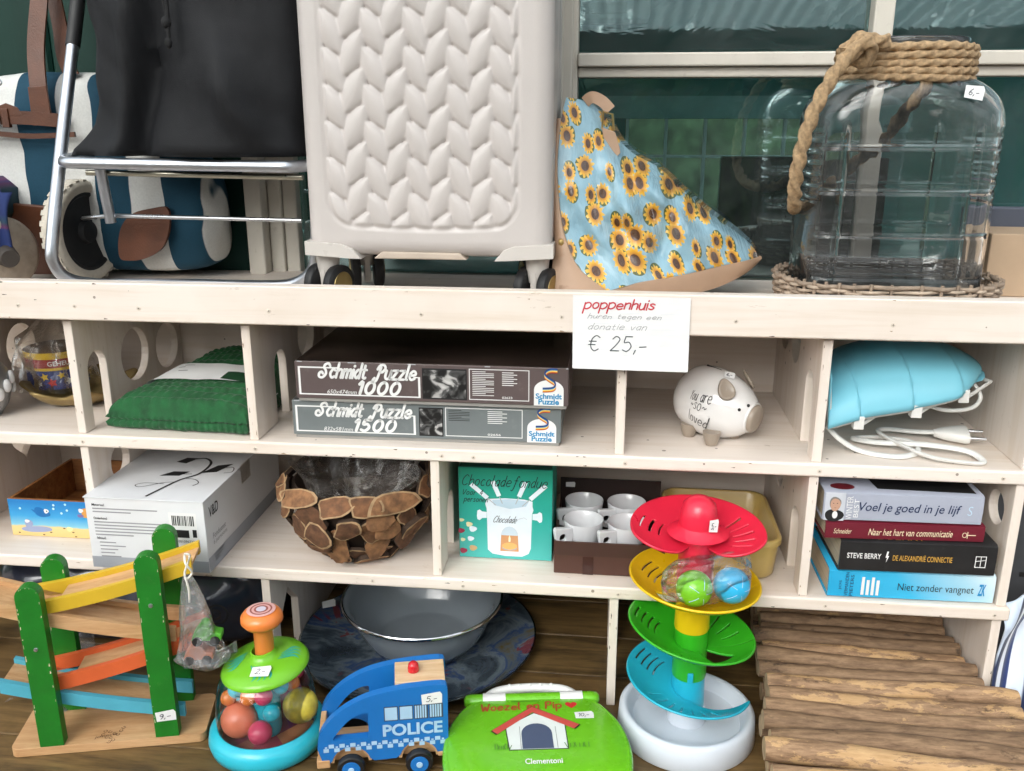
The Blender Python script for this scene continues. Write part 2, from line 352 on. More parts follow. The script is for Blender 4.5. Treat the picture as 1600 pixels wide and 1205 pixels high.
def hand(f, parent, txt, a0, a1, b0, b1, m, width, shear=.2, e=.0006, wob=0, slope=0, gap=.28, name='lettering', seed=1):
    """lettering drawn with pen strokes, fitted to a0..a1, b0..b1 of a Face"""
    rr = random.Random(seed); L = []; x = 0
    for ch in txt:
        if ch == ' ': x += .7; continue
        st = PEN[ch]; xs_ = [p[0] for s in st for p in s]; dy = rr.uniform(-wob, wob); k = 1 + rr.uniform(-wob, wob)
        for s in st:
            q = smoothpath([(p[0], p[1] * k + dy, 0) for p in s], 5); L.append([(p.x + x - min(xs_) + shear * p.y, p.y) for p in q])
        x += max(xs_) - min(xs_) + gap
    X0 = min(p[0] for l in L for p in l); X1 = max(p[0] for l in L for p in l); Y0 = min(p[1] for l in L for p in l); Y1 = max(p[1] for l in L for p in l)
    V, F = [], []
    def put(x, y): V.append(f.p(x / f.w, y / f.h, e)); return len(V) - 1
    for l in L:
        P = [Vector(((a0 + (a1 - a0) * (x - X0) / (X1 - X0)) * f.w, (b0 + (b1 - b0) * (y - Y0) / (Y1 - Y0)) * f.h)) for x, y in l]
        P = [Vector((p.x, p.y + slope * (p.x - a0 * f.w))) for p in P]; prev = None
        for i, p in enumerate(P):
            tg = P[min(i + 1, len(P) - 1)] - P[max(0, i - 1)]
            if tg.length < 1e-9: continue
            tg.normalize(); nn = Vector((-tg.y, tg.x)) * width / 2; a = put(p.x + nn.x, p.y + nn.y); b = put(p.x - nn.x, p.y - nn.y)
            if prev: F.append((prev[0], prev[1], b, a))
            prev = (a, b)
        for p in (P[0], P[-1]): F.append(tuple(put(p.x + width / 2 * cos(q), p.y + width / 2 * sin(q)) for q in [pi * i / 4 for i in range(8)]))
    return obj(name, (V, F), m, parent)
# ================================================================== SETTING
ZT, Z1, Z2, Z3 = 1.306, 1.097, 0.8735, 0.65      # surfaces: top shelf, two rows of rooms, table
YB, YW = .355, .372                              # back panel of the doll's house, face of the shop wall
CREAM = painted('cream_paint', (.825, .735, .66), 'x')
CREAMV = painted('cream_paint_upright', (.815, .725, .65), 'z')
WHITEF = mat('window_paint', (.60, .56, .49), .5, .08, 8, (1, 1, .2), .2, 60, dirt=.35, dirtc=(.28, .25, .2, 1))
WHITE = mat('white_print', (.80, .80, .79), .6, .02)
PAPER = mat('paper', (.80, .80, .80), .75, .03, 30, bump=.08, bs=60)
BLACK = mat('black_print', (.012, .012, .013), .55, .02)
GREY = mat('grey_print', (.16, .16, .165), .6, .03)
LGREY = mat('light_grey_print', (.42, .43, .45), .6, .03)
INK = mat('pen_ink', (.045, .05, .065), .6, .05)
RED = mat('red_print', C('#c8262c')[:3], .5, .04)
STEEL = mat('steel', (.62, .63, .65), .28, .05, 40, metal=1)
RUSTY = mat('screw_steel', (.32, .31, .30), .4, .2, 90, metal=.8)

m, t, b, o = newmat('ground_paving')
v = coords(t); br = N(t, 'ShaderNodeTexBrick', Scale=4.0); t.links.new(v, br.inputs['Vector'])
br.inputs['Color1'].default_value = (.16, .12, .10, 1); br.inputs['Color2'].default_value = (.22, .17, .14, 1); br.inputs['Mortar'].default_value = (.07, .065, .06, 1); br.inputs['Mortar Size'].default_value = .02
t.links.new(mixc(t, noise_tex(t, v, 3, 5), br.outputs[0], (.12, .11, .09, 1)), b.inputs['Base Color']); b.inputs['Roughness'].default_value = .9
struct('ground', ([(-60, -60, 0), (60, -60, 0), (60, 60, 0), (-60, 60, 0)], [(0, 1, 2, 3)]), m)

# ---- shop wall with green boards (left), window posts and glass
GREEN = mat('green_boards', (.005, .030, .022), .5, .25, 6, (1, 1, .1), .25, 60, (1, 1, .08), dirt=.2, dirtc=(.012, .045, .033, 1), spec=.25)
wall = thing('shop_wall', 'dark green vertical board wall of the shop behind the trolley', 'wall', (-.8, YW, 0))
xx = -1.95
while xx < -.45:
    w = .118
    x1 = min(xx + w, -.408)
    pr = [(xx + .001, YW + .02), (xx + .001, YW + .006), (xx + .007, YW), (x1 - .007, YW), (x1 - .001, YW + .006), (x1 - .001, YW + .02)]
    obj('plank', prism(pr, 0, 2.75, 'z'), GREEN, wall)
    xx += w
obj('cladding_below_window', box(-.405, 2.2, YW + .02, YW + .08, 0, 1.18), GREEN, wall)
obj('wall_above_window', box(-.405, 2.2, YW + .03, YW + .1, 2.42, 2.8), GREEN, wall)
obj('backing_board', box(-1.95, -.405, YW + .022, YW + .1, 0, 2.8), GREEN, wall)

win = thing('shop_window', 'shop window with old cream frame and dark teal panes behind the shelf', 'window', (.2, YW, 1.2))
def fr(name, *a, **k): return obj(name, box(*a), WHITEF, win, bevel=.003, **k)
fr('jamb', -.404, -.372, YW - .042, YW + .06, 1.18, 2.42)
fr('casing', -.371, -.345, YW - .012, YW + .06, 1.18, 2.42)
fr('casing', -.3445, -.318, YW - .004, YW + .06, 1.18, 2.42)
fr('post', .168, .196, YW - .03, YW + .06, 1.18, 2.42)
fr('post', .190, .204, YW - .012, YW + .06, 1.18, 2.42)
fr('mullion', .691, .7235, YW - .012, YW + .05, 1.698, 2.42)
fr('mullion', .697, .7175, YW - .006, YW + .05, 1.19, 1.652)
fr('rail', .2045, 2.0, YW - .022, YW + .05, 1.672, 1.6945)
fr('rail', .2045, 2.0, YW - .010, YW + .05, 1.6545, 1.6715)
fr('sill', -.3175, .1675, YW + .0, YW + .06, 1.18, 1.3)
fr('sill', .2045, .6905, YW + .0, YW + .06, 1.18, 1.3)
fr('sill', .724, 2.0, YW + .0, YW + .06, 1.18, 1.3)
fr('conduit', .1735, .1805, YW - .045, YW - .0305, 1.31, 2.42)
PANE = clear('window_glass', (.66, .82, .81), .15, .015, .03, 4, .035, (.7, .75, .75), gtint=(.66, .80, .82))
for x0, x1, z0, z1 in ((-.317, .1675, 1.305, 2.41), (.205, .690, 1.305, 1.653), (.205, .690, 1.699, 2.41), (.7245, 2.0, 1.305, 1.653), (.7245, 2.0, 1.699, 2.41)):
    obj('pane', box(x0, x1, YW + .018, YW + .022, z0, z1), PANE, win)

# ---- the room behind the glass
TEAL = mat('teal_room_paint', (.11, .29, .28), .7, .1, 2)
DARK = mat('dark_floor', (.03, .035, .035), .6, .2, 3)
hole = [(.31, .9), (1.25, .9), (1.25, 1.574), (.31, 1.574)]
struct('room_wall_back', prism([(-1.3, 0), (2.4, 0), (2.4, 2.6), (-1.3, 2.6)], 2.5, 2.6, 'y', [hole[::-1]]), TEAL)
struct('room_wall_left', box(-1.35, -1.3, .5, 2.6, 0, 2.6), TEAL)
struct('room_wall_right', merge(box(2.4, 2.45, .5, 2.6, 0, .9), box(2.4, 2.45, .5, 2.6, 2.35, 2.6), box(2.4, 2.45, 2.3, 2.6, .9, 2.35)), TEAL)  # side opening added to let in daylight and brighten the room
struct('room_floor', box(-1.3, 2.4, .48, 2.5, .02, .06), DARK)
struct('room_ceiling', box(-1.3, 2.4, .48, 2.5, 2.6, 2.65), mat('room_ceiling', (.4, .55, .55), .8))
fw = thing('far_window', 'white barred window in the back wall of the dim shop room', 'window', (.78, 2.5, 1.2))
for x in (.312, .465, .618, .771, .924, 1.077, 1.23): obj('glazing_bar', box(x, x + .012, 2.47, 2.5, .9, 1.574), WHITE, fw)
for z in (1.13, 1.425): obj('glazing_bar', box(.31, 1.25, 2.468, 2.499, z, z + .010), WHITE, fw)
obj('lintel', box(.20, 1.4, 2.46, 2.499, 1.576, 1.66), mat('pale_teal', (.36, .58, .58), .6), fw)
ac = thing('air_conditioner', 'white wall mounted air conditioner high inside the shop', 'air conditioner', (.24, 2.4, 1.9))
obj('casing', box(.02, .385, 2.3, 2.499, 1.925, 2.15), mat('ac_plastic', (.7, .7, .66), .5), ac, bevel=.015, seg=3)
obj('flap', box(.04, .30, 2.292, 2.2995, 1.945, 1.985), mat('ac_flap', (.55, .55, .5), .5), ac, bevel=.003)
tv = thing('television', 'black flat screen standing inside the shop behind the jar', 'television', (.62, .62, .9))
obj('screen', box(.485, .80, .60, .63, 1.08, 1.512), mat('screen_black', (.004, .004, .005), .15), tv, bevel=.004)
obj('foot', box(.56, .72, .58, .72, 1.0, 1.079), mat('black_plastic', (.012, .012, .013), .4), tv, bevel=.004)
cab = obj('display_cabinet', merge(box(-.25, 1.6, .56, .80, .061, .999), box(-.27, 1.62, .54, .82, .9995, 1.02)), mat('cabinet_dark', (.02, .045, .045), .4), bevel=.004)
tag(cab, 'low dark cabinet standing inside the shop window', 'cabinet')

# ---- corrugated canopy over the pavement, mirrored in the upper panes
m, t, b, o = newmat('corrugated_sheet'); t.nodes.remove(b)
tp_ = N(t, 'ShaderNodeBsdfTransparent'); tp_.inputs[0].default_value = (.93, .96, .97, 1); tl = N(t, 'ShaderNodeBsdfTranslucent'); tl.inputs[0].default_value = (.86, .93, .95, 1); df = N(t, 'ShaderNodeBsdfDiffuse'); df.inputs[0].default_value = (.75, .82, .84, 1)
ms = N(t, 'ShaderNodeMixShader', Fac=.25); t.links.new(tl.outputs[0], ms.inputs[1]); t.links.new(df.outputs[0], ms.inputs[2]); m2 = N(t, 'ShaderNodeMixShader', Fac=.5); t.links.new(ms.outputs[0], m2.inputs[1]); t.links.new(tp_.outputs[0], m2.inputs[2]); t.links.new(m2.outputs[0], o.inputs[0])
can = thing('canopy', 'corrugated translucent canopy on dark beams mirrored in the upper panes', 'canopy', (0, -1.5, 0))
nx = 520
zc = lambda y: 2.6 + .19 * (y - .36)
obj('corrugated_sheet', grid(lambda u, w: (-4 + 8 * u, .3 - 3.75 * w, zc(.3 - 3.75 * w) + .012 * sin((-4 + 8 * u) * 2 * pi / .077)), nx * 2, 3), m, can, smooth=60)
DKW = wood('dark_beam', '#2a231d', '#4a3f34', 'x')
for yy in (-2.72, -.9): obj('beam', box(-4, 4, yy - .09, yy + .03, zc(yy) - .19, zc(yy) - .03), DKW, can, bevel=.004)
for x in (-3.6, 0.0 - 2.2, 3.2): obj('canopy_post', box(x, x + .09, -2.80, -2.71, 0, zc(-2.75) - .191), DKW, can, bevel=.004)

# ---- trees across the way (mirrored in the panes and seen through the room)
LEAF = [mat('leaf_%d' % i, c, .55, .3, 3) for i, c in enumerate(((.05, .10, .025), (.08, .13, .03), (.035, .08, .025)))]
BARK = mat('tree_bark', (.07, .05, .035), .9, .3, 30, bump=.5)
def tree(loc, h, rx, label, k, nleaf=3200, grp='trees mirrored in the window'):
    r_ = random.Random(int(loc[0] * 97 + loc[1] * 13)); T = thing('tree', label, 'tree', loc, group=grp, world=False)
    path = [(0, 0, 0), (.06, .03, h * .25), (-.05, .06, h * .5), (.02, 0, h * .8)]
    limbs = [tube(smoothpath(path, 4), lambda s: .13 * (1 - .8 * s), 8)]
    for q in range(5):
        a = q * 1.3 + r_.random(); zz = h * (.35 + .08 * q)
        limbs.append(tube(smoothpath([(0, 0, zz), (rx * .4 * cos(a), rx * .4 * sin(a), zz + .3), (rx * .75 * cos(a), rx * .75 * sin(a), zz + .8)], 3), lambda s: .05 * (1 - .8 * s), 6))
    obj('trunk', merge(*limbs), BARK, T, smooth=60)
    V, F, M_ = [], [], []
    clumps = [(r_.gauss(0, .45) * rx, r_.gauss(0, .45) * rx, h * (.55 + .42 * r_.random()), r_.uniform(.25, .5) * rx) for _ in range(22)]
    for i in range(nleaf):
        cx, cy, cz, cr = clumps[i % 22]; d = Vector((r_.gauss(0, 1), r_.gauss(0, 1), r_.gauss(0, .8))).normalized() * cr * r_.random() ** .4
        p = Vector((cx, cy, cz)) + d; n_ = Vector((r_.gauss(0, 1), r_.gauss(0, 1), r_.gauss(0, 1) + .6)).normalized(); a = n_.orthogonal().normalized(); bb = n_.cross(a); s = r_.uniform(.05, .11)
        kk = len(V); V += [p + a * s * 1.6, p + bb * s * .7, p - a * s * 1.6, p - bb * s * .7]; F.append((kk, kk + 1, kk + 2, kk + 3)); M_.append((i % 22 + k) % 3)
    obj('crown', (V, F), None, T, mats=LEAF, midx=M_)
for (x, y, h, rx, lb) in ((-3.4, -8.0, 3.6, 1.6, 'broad leafy tree mirrored in the leftmost pane'), (-.6, -9.2, 4.4, 1.7, 'tall leafy tree mirrored behind the suitcase'), (2.0, -7.6, 3.2, 1.5, 'round leafy tree mirrored beside the glass jar'),
                          (4.6, -9.0, 4.2, 1.7, 'wide leafy tree mirrored right of the glass jar')):
    tree((x, y, 0), h, rx, lb, int(h * 10) % 3)

hg = obj('hedge', grid(lambda u, w: (-14 + 28 * u, -11.5 + .9 * cos(pi * w) * (1 - .25 * abs(cos(pi * w))) + .35 * fbm((u * 40, w * 5, 0), 1.3, 3), 2.3 * sin(pi * w) ** .5 + .3 * fbm((u * 40, w * 5, 7), 1.1, 3) - .1), 220, 26), mat('hedge_leaves', (.05, .09, .025), .8, .7, 9, bump=1, bs=30), smooth=60)  # added hedge behind the camera, cuts off light from the low sky
tag(hg, 'tall clipped green hedge added across the way to block low sky light', 'hedge')
h2 = obj('hedge', grid(lambda u, w: (-5 + 14 * u, 6.5 + .6 * cos(pi * w) + .3 * fbm((u * 30, w * 5, 3), 1.3, 3), 2.6 * sin(pi * w) ** .5 + .3 * fbm((u * 30, w * 5, 9), 1.1, 3) - .1), 120, 20), mat('far_hedge_leaves', (.030, .050, .026), .9, .7, 7, bump=1, bs=20), smooth=60)
tag(h2, 'green hedge seen through the far window of the shop', 'hedge')

# ================================================================== TABLE
table = thing('table', 'brown stained plank table under the bottom row of goods', 'table', (0, -.1, 0))
ys = [-.56, -.43, -.302, -.176, -.045, .083, .207, .335, .46]
for i in range(len(ys) - 1):
    wd = wood('table_plank_%d' % (i % 3), ('#3f301c', '#463520', '#3b2d1b')[i % 3], ('#866a42', '#7b603b', '#80663f')[i % 3], 'x', 6, .45, .5, bump=.4)
    obj('plank', box(-1.5, 1.5, ys[i] + .0012, ys[i + 1] - .0012, Z3 - .028 - .0006 * (i % 2), Z3 - .0006 * (i % 2)), wd, table, bevel=.002)
for x in (-1.4, 1.3):
    for y in (-.5, .3): obj('leg', box(x, x + .08, y, y + .08, 0, Z3 - .029), MATS['table_plank_0'], table, bevel=.004)

# ================================================================== DOLL'S HOUSE used as shelving
dh = thing('doll_house', 'cream painted wooden doll house with open rooms used as shelving', 'doll house', (0, 0, Z3))
XL, XR = -1.165, .896
def shelf(z0, z1, yf, x1=XR, x0=XL): return obj('shelf_board', box(x0, x1, yf, YB + .012, z0, z1), CREAM, dh, bevel=.0035, seg=3)
shelf(1.2845, ZT, .0005, 1.6)
shelf(1.0758, Z1, -.006)
shelf(.8522, Z2, -.006, .893)
obj('fascia_board', box(-1.4, 1.6, -.024, 0, 1.2915, 1.3505), CREAM, dh, bevel=.002)
obj('back_panel', box(XL, XR, YB, YB + .008, Z1 + .0005, 1.284), CREAM, dh)
obj('back_panel', box(XL, XR, YB, YB + .008, Z2 + .0005, 1.0753), CREAM, dh)
def arch(y0, y1, z0, z1, n=10):
    r = (y1 - y0) / 2; return [(y0, z0), (y1, z0)] + circ((y0 + y1) / 2, z1 - r, r, n, 0, pi)
def heart(y, z, s):
    o = []
    for i in range(28):
        a = 2 * pi * i / 28; o.append((y + s * .062 * 16 * sin(a) ** 3, z + s * .062 * (13 * cos(a) - 5 * cos(2 * a) - 2 * cos(3 * a) - cos(4 * a))))
    return o
def divider(xc, z0, z1, door=None, holes=(), ptop=False, th=.0142):
    """upright panel in the y-z plane; the doorway is cut from the floor edge"""
    y0, y1 = .001, YB - .001; out = [(y0, z0)]
    if door:
        a, bb, top = door; r = (bb - a) / 2
        out += [(a, z0)]
        if ptop: out += [(a, top - .045), ((a + bb) / 2, top), (bb, top - .045)]
        else: out += [(p[0], p[1]) for p in reversed(circ((a + bb) / 2, top - r, r, 12, 0, pi))]
        out += [(bb, z0)]
    out += [(y1, z0), (y1, z1), (y0, z1)]
    return obj('divider', prism(out, xc - th / 2, xc + th / 2, 'x', [h[::-1] for h in holes]), CREAMV, dh, bevel=.0014)
e = .0004
r1 = (Z1 + e, 1.2845 - e); r2 = (Z2 + e, 1.0758 - e); r3 = (Z3 + e, .8522 - e)
divider(-.864, *r1, (.03, .086, 1.225), [circ(.18, 1.185, .046), circ(.285, 1.165, .044)])
divider(-.573, *r1, (.029, .085, 1.222), [circ(.179, 1.185, .047), circ(.296, 1.172, .043)])
divider(-.283, *r1, (.09, .145, 1.216), [circ(.255, 1.213, .045)])
divider(.2935, *r1, (.20, .26, 1.22))
divider(.5855, *r1, (.035, .09, 1.222), [circ(.19, 1.235, .035), circ(.285, 1.235, .035)])
divider(.8835, *r1)
divider(-.864, *r2, (.03, .086, .99), [heart(.248, .985, .036)])
divider(-.574, *r2, None, [circ(.09, 1.016, .03), circ(.22, .98, .04)])
divider(.007, *r2, (.06, .12, .985), [circ(.22, 1.0, .035)])
divider(.585, *r2, (.038, .098, .993), [circ(.223, 1.0, .033)])
divider(.8805, *r2, None, [circ(.055, 1.015, .027)])
divider(-.864, *r3, (.06, .165, .80))
divider(-.286, *r3, (.035, .125, .792), ptop=True)
divider(.294, *r3, (.08, .17, .80))
divider(.8785, *r3)
# screws in the fascia and the shelf edges
sc = lathe([(0, .0004), (.0026, .0004), (.0034, 0), (.0034, -.001)], 14)
M0 = Matrix.Rotation(R(90), 4, 'X')
def screw(x, y, z):
    a = rnd.random() * 3
    s = obj('screw', xf(sc, Matrix.Translation((x, y, z)) @ M0), mat('screw_painted', (.70, .61, .52), .5, .15, 300), dh, smooth=50)
    sl = merge(*[xf(box(-.0017, .0017, -.00035, .00035, .0003, .0006), Matrix.Translation((x, y, z)) @ M0 @ Matrix.Rotation(a + q, 4, 'Z')) for q in (0, pi / 2)])
    obj('slot', sl, mat('screw_slot', (.16, .13, .10), .7), s)
for x, z in ((-.632, 1.3125), (-.437, 1.3125), (-.233, 1.313), (-.002, 1.3135), (.204, 1.3145), (.450, 1.314), (.664, 1.314), (.84, 1.3145), (-.54, 1.3135)): screw(x, -.0242, z)
for x in (-.58, -.29, .01, .06, .293, .58, .84): screw(x + .01, -.0062, 1.0855)
for x in (-.5, -.1, .05, .30, .62, .8705): screw(x, -.0062, .862)

# knocked-off paint along the board edges: irregular flakes a few millimetres across
CHIP = mat('bare_wood_chip', (.36, .25, .16), .8, .3, 200); CHIPD = mat('dark_nick', (.12, .085, .06), .8, .3, 200)
def chips(spots, m_, name='paint_chips'):
    V, F = [], []
    for (x, y, z, ax, l, h) in spots:     # ax: 'x' flake runs along x, 'z' along z; lies on a face looking to -y
        n = 9; k = len(V); ph = rnd.random() * 6
        for i in range(n):
            a = 2 * pi * i / n; r = 1 + .35 * sin(3 * a + ph) + rnd.uniform(-.2, .2); u, w = (l * r * cos(a), h * r * sin(a)) if ax == 'x' else (h * r * cos(a), l * r * sin(a)); V.append((x + u, y, z + w))
        F.append(tuple(range(k, k + n)))
    return obj(name, (V, F), m_, dh, kind='stuff')
sp1, sp2 = [], []
for i in range(46):
    zz_, yy_, lo_, hi_ = ((1.0758, -.0063, 1.0790, Z1 - .0035), (.8522, -.0063, .8555, Z2 - .0035), (1.2915, -.0243, 1.2935, 1.3485))[i % 3]
    x_ = rnd.uniform(-.75, .87); edge = rnd.choice((lo_, hi_)) if rnd.random() < .7 else rnd.uniform(lo_, hi_)
    (sp1 if rnd.random() < .5 else sp2).append((x_, yy_, edge, 'x', rnd.uniform(.0012, .0045), rnd.uniform(.0005, .0011)))
for xc, za, zb in ((-.573, Z1, 1.28), (-.283, Z1, 1.28), (.2935, Z1, 1.24), (.5855, Z1, 1.28), (-.574, Z2, 1.07), (.007, Z2, 1.07), (.585, Z2, 1.07), (.294, .66, .85), (-.286, .70, .85), (.8785, .70, .85)):
    for q in range(4): (sp1 if q % 2 else sp2).append((xc + rnd.choice((-1, 1)) * rnd.uniform(.0035, .0055), .0008, rnd.uniform(za, zb), 'z', rnd.uniform(.0012, .005), rnd.uniform(.0004, .0009)))
chips(sp1, CHIP); chips(sp2, CHIPD, 'nicks')
mk = Face((.333, .018, Z2 + .0002), (1, .05, 0), (0, 1, 0)); mk.poly(dh, 'ink_mark', [(0, 0), (.004, .001), (.006, -.003), (.013, -.002), (.014, .004), (.010, .009), (.007, .004), (.004, .008), (.001, .006)], BLACK, .0003)
# ================================================================== TOP SHELF
def superloop(cx, cy, hx, hy, z, n=48, p=4.0, fn=None):
    o = []
    for i in range(n):
        a = 2 * pi * i / n; c_, s_ = cos(a), sin(a)
        x = math.copysign(abs(c_) ** (2 / p), c_) * hx; y = math.copysign(abs(s_) ** (2 / p), s_) * hy
        q = Vector((cx + x, cy + y, z)); o.append(fn(q, a) if fn else q)
    return o
BLKFAB = mat('black_nylon', (.0060, .0066, .0085), .68, .3, 8, bump=.3, bs=900, spec=.35)
ALU = mat('aluminium_tube', (.60, .63, .68), .33, .08, 30, metal=1)
BRASSY = mat('zinc_rod', (.55, .52, .42), .3, .1, 50, metal=1)
TYRE = mat('cream_tyre', (.56, .51, .43), .8, .15, 40, bump=.3, bs=120, dirt=.3)
BLKP = mat('black_rubber', (.012, .012, .013), .55, .2, 30)
tr = thing('shopping_trolley', 'black fabric shopping trolley with shiny tubular metal frame and cream wheel', 'trolley', (-.42, .15, ZT))
obj('frame', tube(smoothpath([(-.612, .245, 1.84), (-.614, .215, 1.76), (-.620, .135, 1.56), (-.633, .088, 1.40), (-.634, .085, 1.36), (-.622, .100, 1.332), (-.59, .135, 1.3175), (-.54, .150, 1.3165), (-.40, .155, 1.3165), (-.315, .155, 1.3165), (-.255, .152, 1.322), (-.216, .140, 1.350), (-.206, .135, 1.40), (-.204, .16, 1.56), (-.205, .22, 1.76)], 8), .0100, 14), ALU, tr, smooth=60)
obj('handle_tube', tube([(-.612, .246, 1.842), (-.6142, .2145, 1.758), (-.6165, .192, 1.70)], .0118, 14), BLKP, tr, smooth=60)
obj('platform_loop', tube(smoothpath([(-.615, .20, 1.528), (-.603, .115, 1.5245), (-.588, .080, 1.522), (-.55, .070, 1.521), (-.40, .072, 1.519), (-.25, .072, 1.5175), (-.218, .082, 1.517), (-.203, .115, 1.518), (-.212, .21, 1.522)], 8), .0092, 14), ALU, tr, smooth=60)
obj('rod', tube([(-.575, .115, 1.5035), (-.215, .115, 1.4985)], .0045, 8), BRASSY, tr, smooth=60)
obj('wheel_bracket', tube([(-.545, .105, 1.510), (-.545, .110, 1.47), (-.544, .115, 1.424)], .0088, 12), ALU, tr, smooth=60)
obj('axle', tube([(-.62, .16, 1.425), (-.545, .125, 1.434), (-.225, .125, 1.430)], .0035, 8), STEEL, tr, smooth=60)
def spoke_wheel(parent, c, r, w, ax, tyre_m, hub_m, spokes=6):
    M = frame(c, ax)
    wh = obj('wheel', xf(lathe([(r * .75, -w * .30), (r * .75, w * .34), (r * .70, w * .34), (r * .66, w * .24), (r * .24, w * .18), (r * .20, w * .40), (r * .12, w * .44), (0, w * .44)], 36), M), hub_m, parent, smooth=40)
    prof = [(r * .75, -w * .36)] + [(r * (.86 + .14 * sin(a)), w * .46 * -cos(a)) for a in [pi * i / 8 for i in range(9)]] + [(r * .75, w * .36), (r * .75, -w * .36)]
    obj('tyre', xf(lathe(prof, 48), M), tyre_m, wh, smooth=50)
    tl = []
    for i in range(30):
        a = 2 * pi * i / 30
        for q in (-1, 1): tl.append(xf(box(-r * .05, r * .05, -w * .15, w * .15, -.0022, .0004), M @ Matrix.Rotation(a + q * .05, 4, 'Z') @ Matrix.Translation((r * .985, 0, q * w * .20)) @ Matrix.Rotation(pi / 2, 4, 'Y') @ Matrix.Rotation(pi / 2, 4, 'Z')))
    obj('tread', merge(*tl), tyre_m, wh)
    return wh
spoke_wheel(tr, (-.650, .205, 1.397), .090, .038, (1, -.12, 0), TYRE, BLKP)
def bagfn(q, a):
    k = (q.z - 1.53) / .42
    f = .017 * fbm((q.x * 5, q.y * 5, q.z * 3.2), 1.3, 3) + .010 * abs(fbm((q.x * 4 + q.z * 5, q.y * 3, q.z * 2), 1.6, 2)) + .006 * sin(q.x * 38 + 5 * q.z + 2 * sin(q.z * 9)) * max(0, .7 - k)
    d = Vector((q.x + .375, q.y - .165, 0)); d.normalize()
    fold = .022 * math.exp(-((q.x + .50 - .10 * k) / .018) ** 2) - .022 * math.exp(-((q.x + .47 - .12 * k) / .02) ** 2) + .034 * math.exp(-((q.x + .285 + .15 * (k - .1)) / .03) ** 2) * math.exp(-((k - .22) / .15) ** 2)
    q = q + d * f + Vector((0, -fold if q.y < .165 else 0, 0))
    if k < .12 and q.x < -.50 and q.y < .14: q.x -= .05 * (1 - k / .12) ** 1.5 * min(1, (-.50 - q.x) / .04)
    return q
lp = []
for i in range(46):
    k = i / 45; z = 1.531 + .44 * k; hx = .166 - .004 * k + .010 * (1 - k) ** 3; hy = .088 + .012 * sin(pi * k)
    if i == 0: hx *= .97; hy *= .93
    lp.append(superloop(-.372 - .004 * (1 - k), .158 + .07 * k * .5, hx, hy, z, 96, 3.6, bagfn))
bag = obj('bag', loft(lp), BLKFAB, tr, smooth=80)
cord = smoothpath([(-.385, .045, 1.80), (-.383, .047, 1.76), (-.380, .048, 1.735), (-.3815, .047, 1.71)], 6)
obj('drawstring', merge(tube(cord, .0035, 8), tube(smoothpath([(-.379, .049, 1.81), (-.378, .047, 1.75), (-.3795, .046, 1.705), (-.381, .046, 1.69)], 6), .0032, 8), ball((-.381, .046, 1.722), (.007, .007, .009), 12, 8), ball((-.3805, .0455, 1.694), (.0055, .005, .008), 12, 8)), mat('black_cord', (.006, .006, .007), .8, bump=.5, bs=500), tr, smooth=70)

# duffel bag behind the trolley
m, t, b, o = newmat('canvas_stripes'); v = coords(t); sx = N(t, 'ShaderNodeSeparateXYZ'); t.links.new(v, sx.inputs[0])
w_ = mth(t, 'ADD', mth(t, 'MULTIPLY', sx.outputs[0], 8.0), mth(t, 'MULTIPLY', noise_tex(t, v, 5, 2), .35))
fr_ = mth(t, 'FRACT', mth(t, 'ADD', w_, .73)); st = ramp(t, fr_, [(.50, C('#0b4157')), (.51, C('#dcdcd8'))])
b.inputs['Roughness'].default_value = .85; t.links.new(mixc(t, .25, st, noise_tex(t, v, 300, 2), 'MULTIPLY'), b.inputs['Base Color'])
bn = N(t, 'ShaderNodeBump', Strength=.4, Distance=.001); t.links.new(noise_tex(t, v, 600, 2), bn.inputs['Height']); t.links.new(bn.outputs[0], b.inputs['Normal'])
LEATHER = mat('brown_leather', (.105, .034, .014), .42, .3, 18, bump=.3, bs=350)
du = thing('duffel_bag', 'teal and white striped canvas travel bag with brown leather straps', 'travel bag', (-.64, .28, ZT))
def duf(u, w):
    a = 2 * pi * u; k = 2 * w - 1; rr = (1 - abs(k) ** 6) ** (1 / 6)
    p_ = 3.2; cy = math.copysign(abs(cos(a)) ** (2 / p_), cos(a)); cz = math.copysign(abs(sin(a)) ** (2 / p_), sin(a))
    top = 1.665 - .17 * max(0, k) ** 2
    zc_ = (top + 1.318) / 2; hz = (top - 1.318) / 2
    q = Vector((-.645 + .215 * k, .292 + .070 * cy * rr, zc_ + hz * cz * rr))
    return q + Vector((.3, -1, .3)) * .006 * fbm(q, 16, 3)
obj('body', grid(duf, 64, 46, cu=True), m, du, smooth=80)
obj('handle', ribbon(smoothpath([(-.695, .208, 1.585), (-.696, .207, 1.63), (-.700, .222, 1.70), (-.690, .236, 1.78), (-.68, .25, 1.86)], 6), .030, .004, (0, 1, 0)), LEATHER, du, smooth=40)
obj('handle', ribbon(smoothpath([(-.655, .245, 1.655), (-.672, .255, 1.69), (-.680, .268, 1.74), (-.69, .275, 1.80), (-.70, .28, 1.86)], 6), .026, .004, (0, 1, 0)), LEATHER, du, smooth=40)
obj('handle_patch', prism([(-.713, 1.575), (-.677, 1.578), (-.679, 1.64), (-.712, 1.638)], .2015, .2055, 'y'), LEATHER, du, bevel=.001)
belt = obj('belt', ribbon(smoothpath([(-.86, .212, 1.585), (-.79, .2035, 1.587), (-.73, .202, 1.588), (-.655, .204, 1.583)], 5), .022, .004, (0, 1, 0)), LEATHER, du, smooth=40)
bz = [(-.792, 1.572), (-.768, 1.572), (-.768, 1.604), (-.792, 1.604)]
obj('buckle', prism(bz, .196, .1995, 'y', [[(-.788, 1.600), (-.772, 1.600), (-.772, 1.576), (-.788, 1.576)]]), STEEL, belt, bevel=.0008)
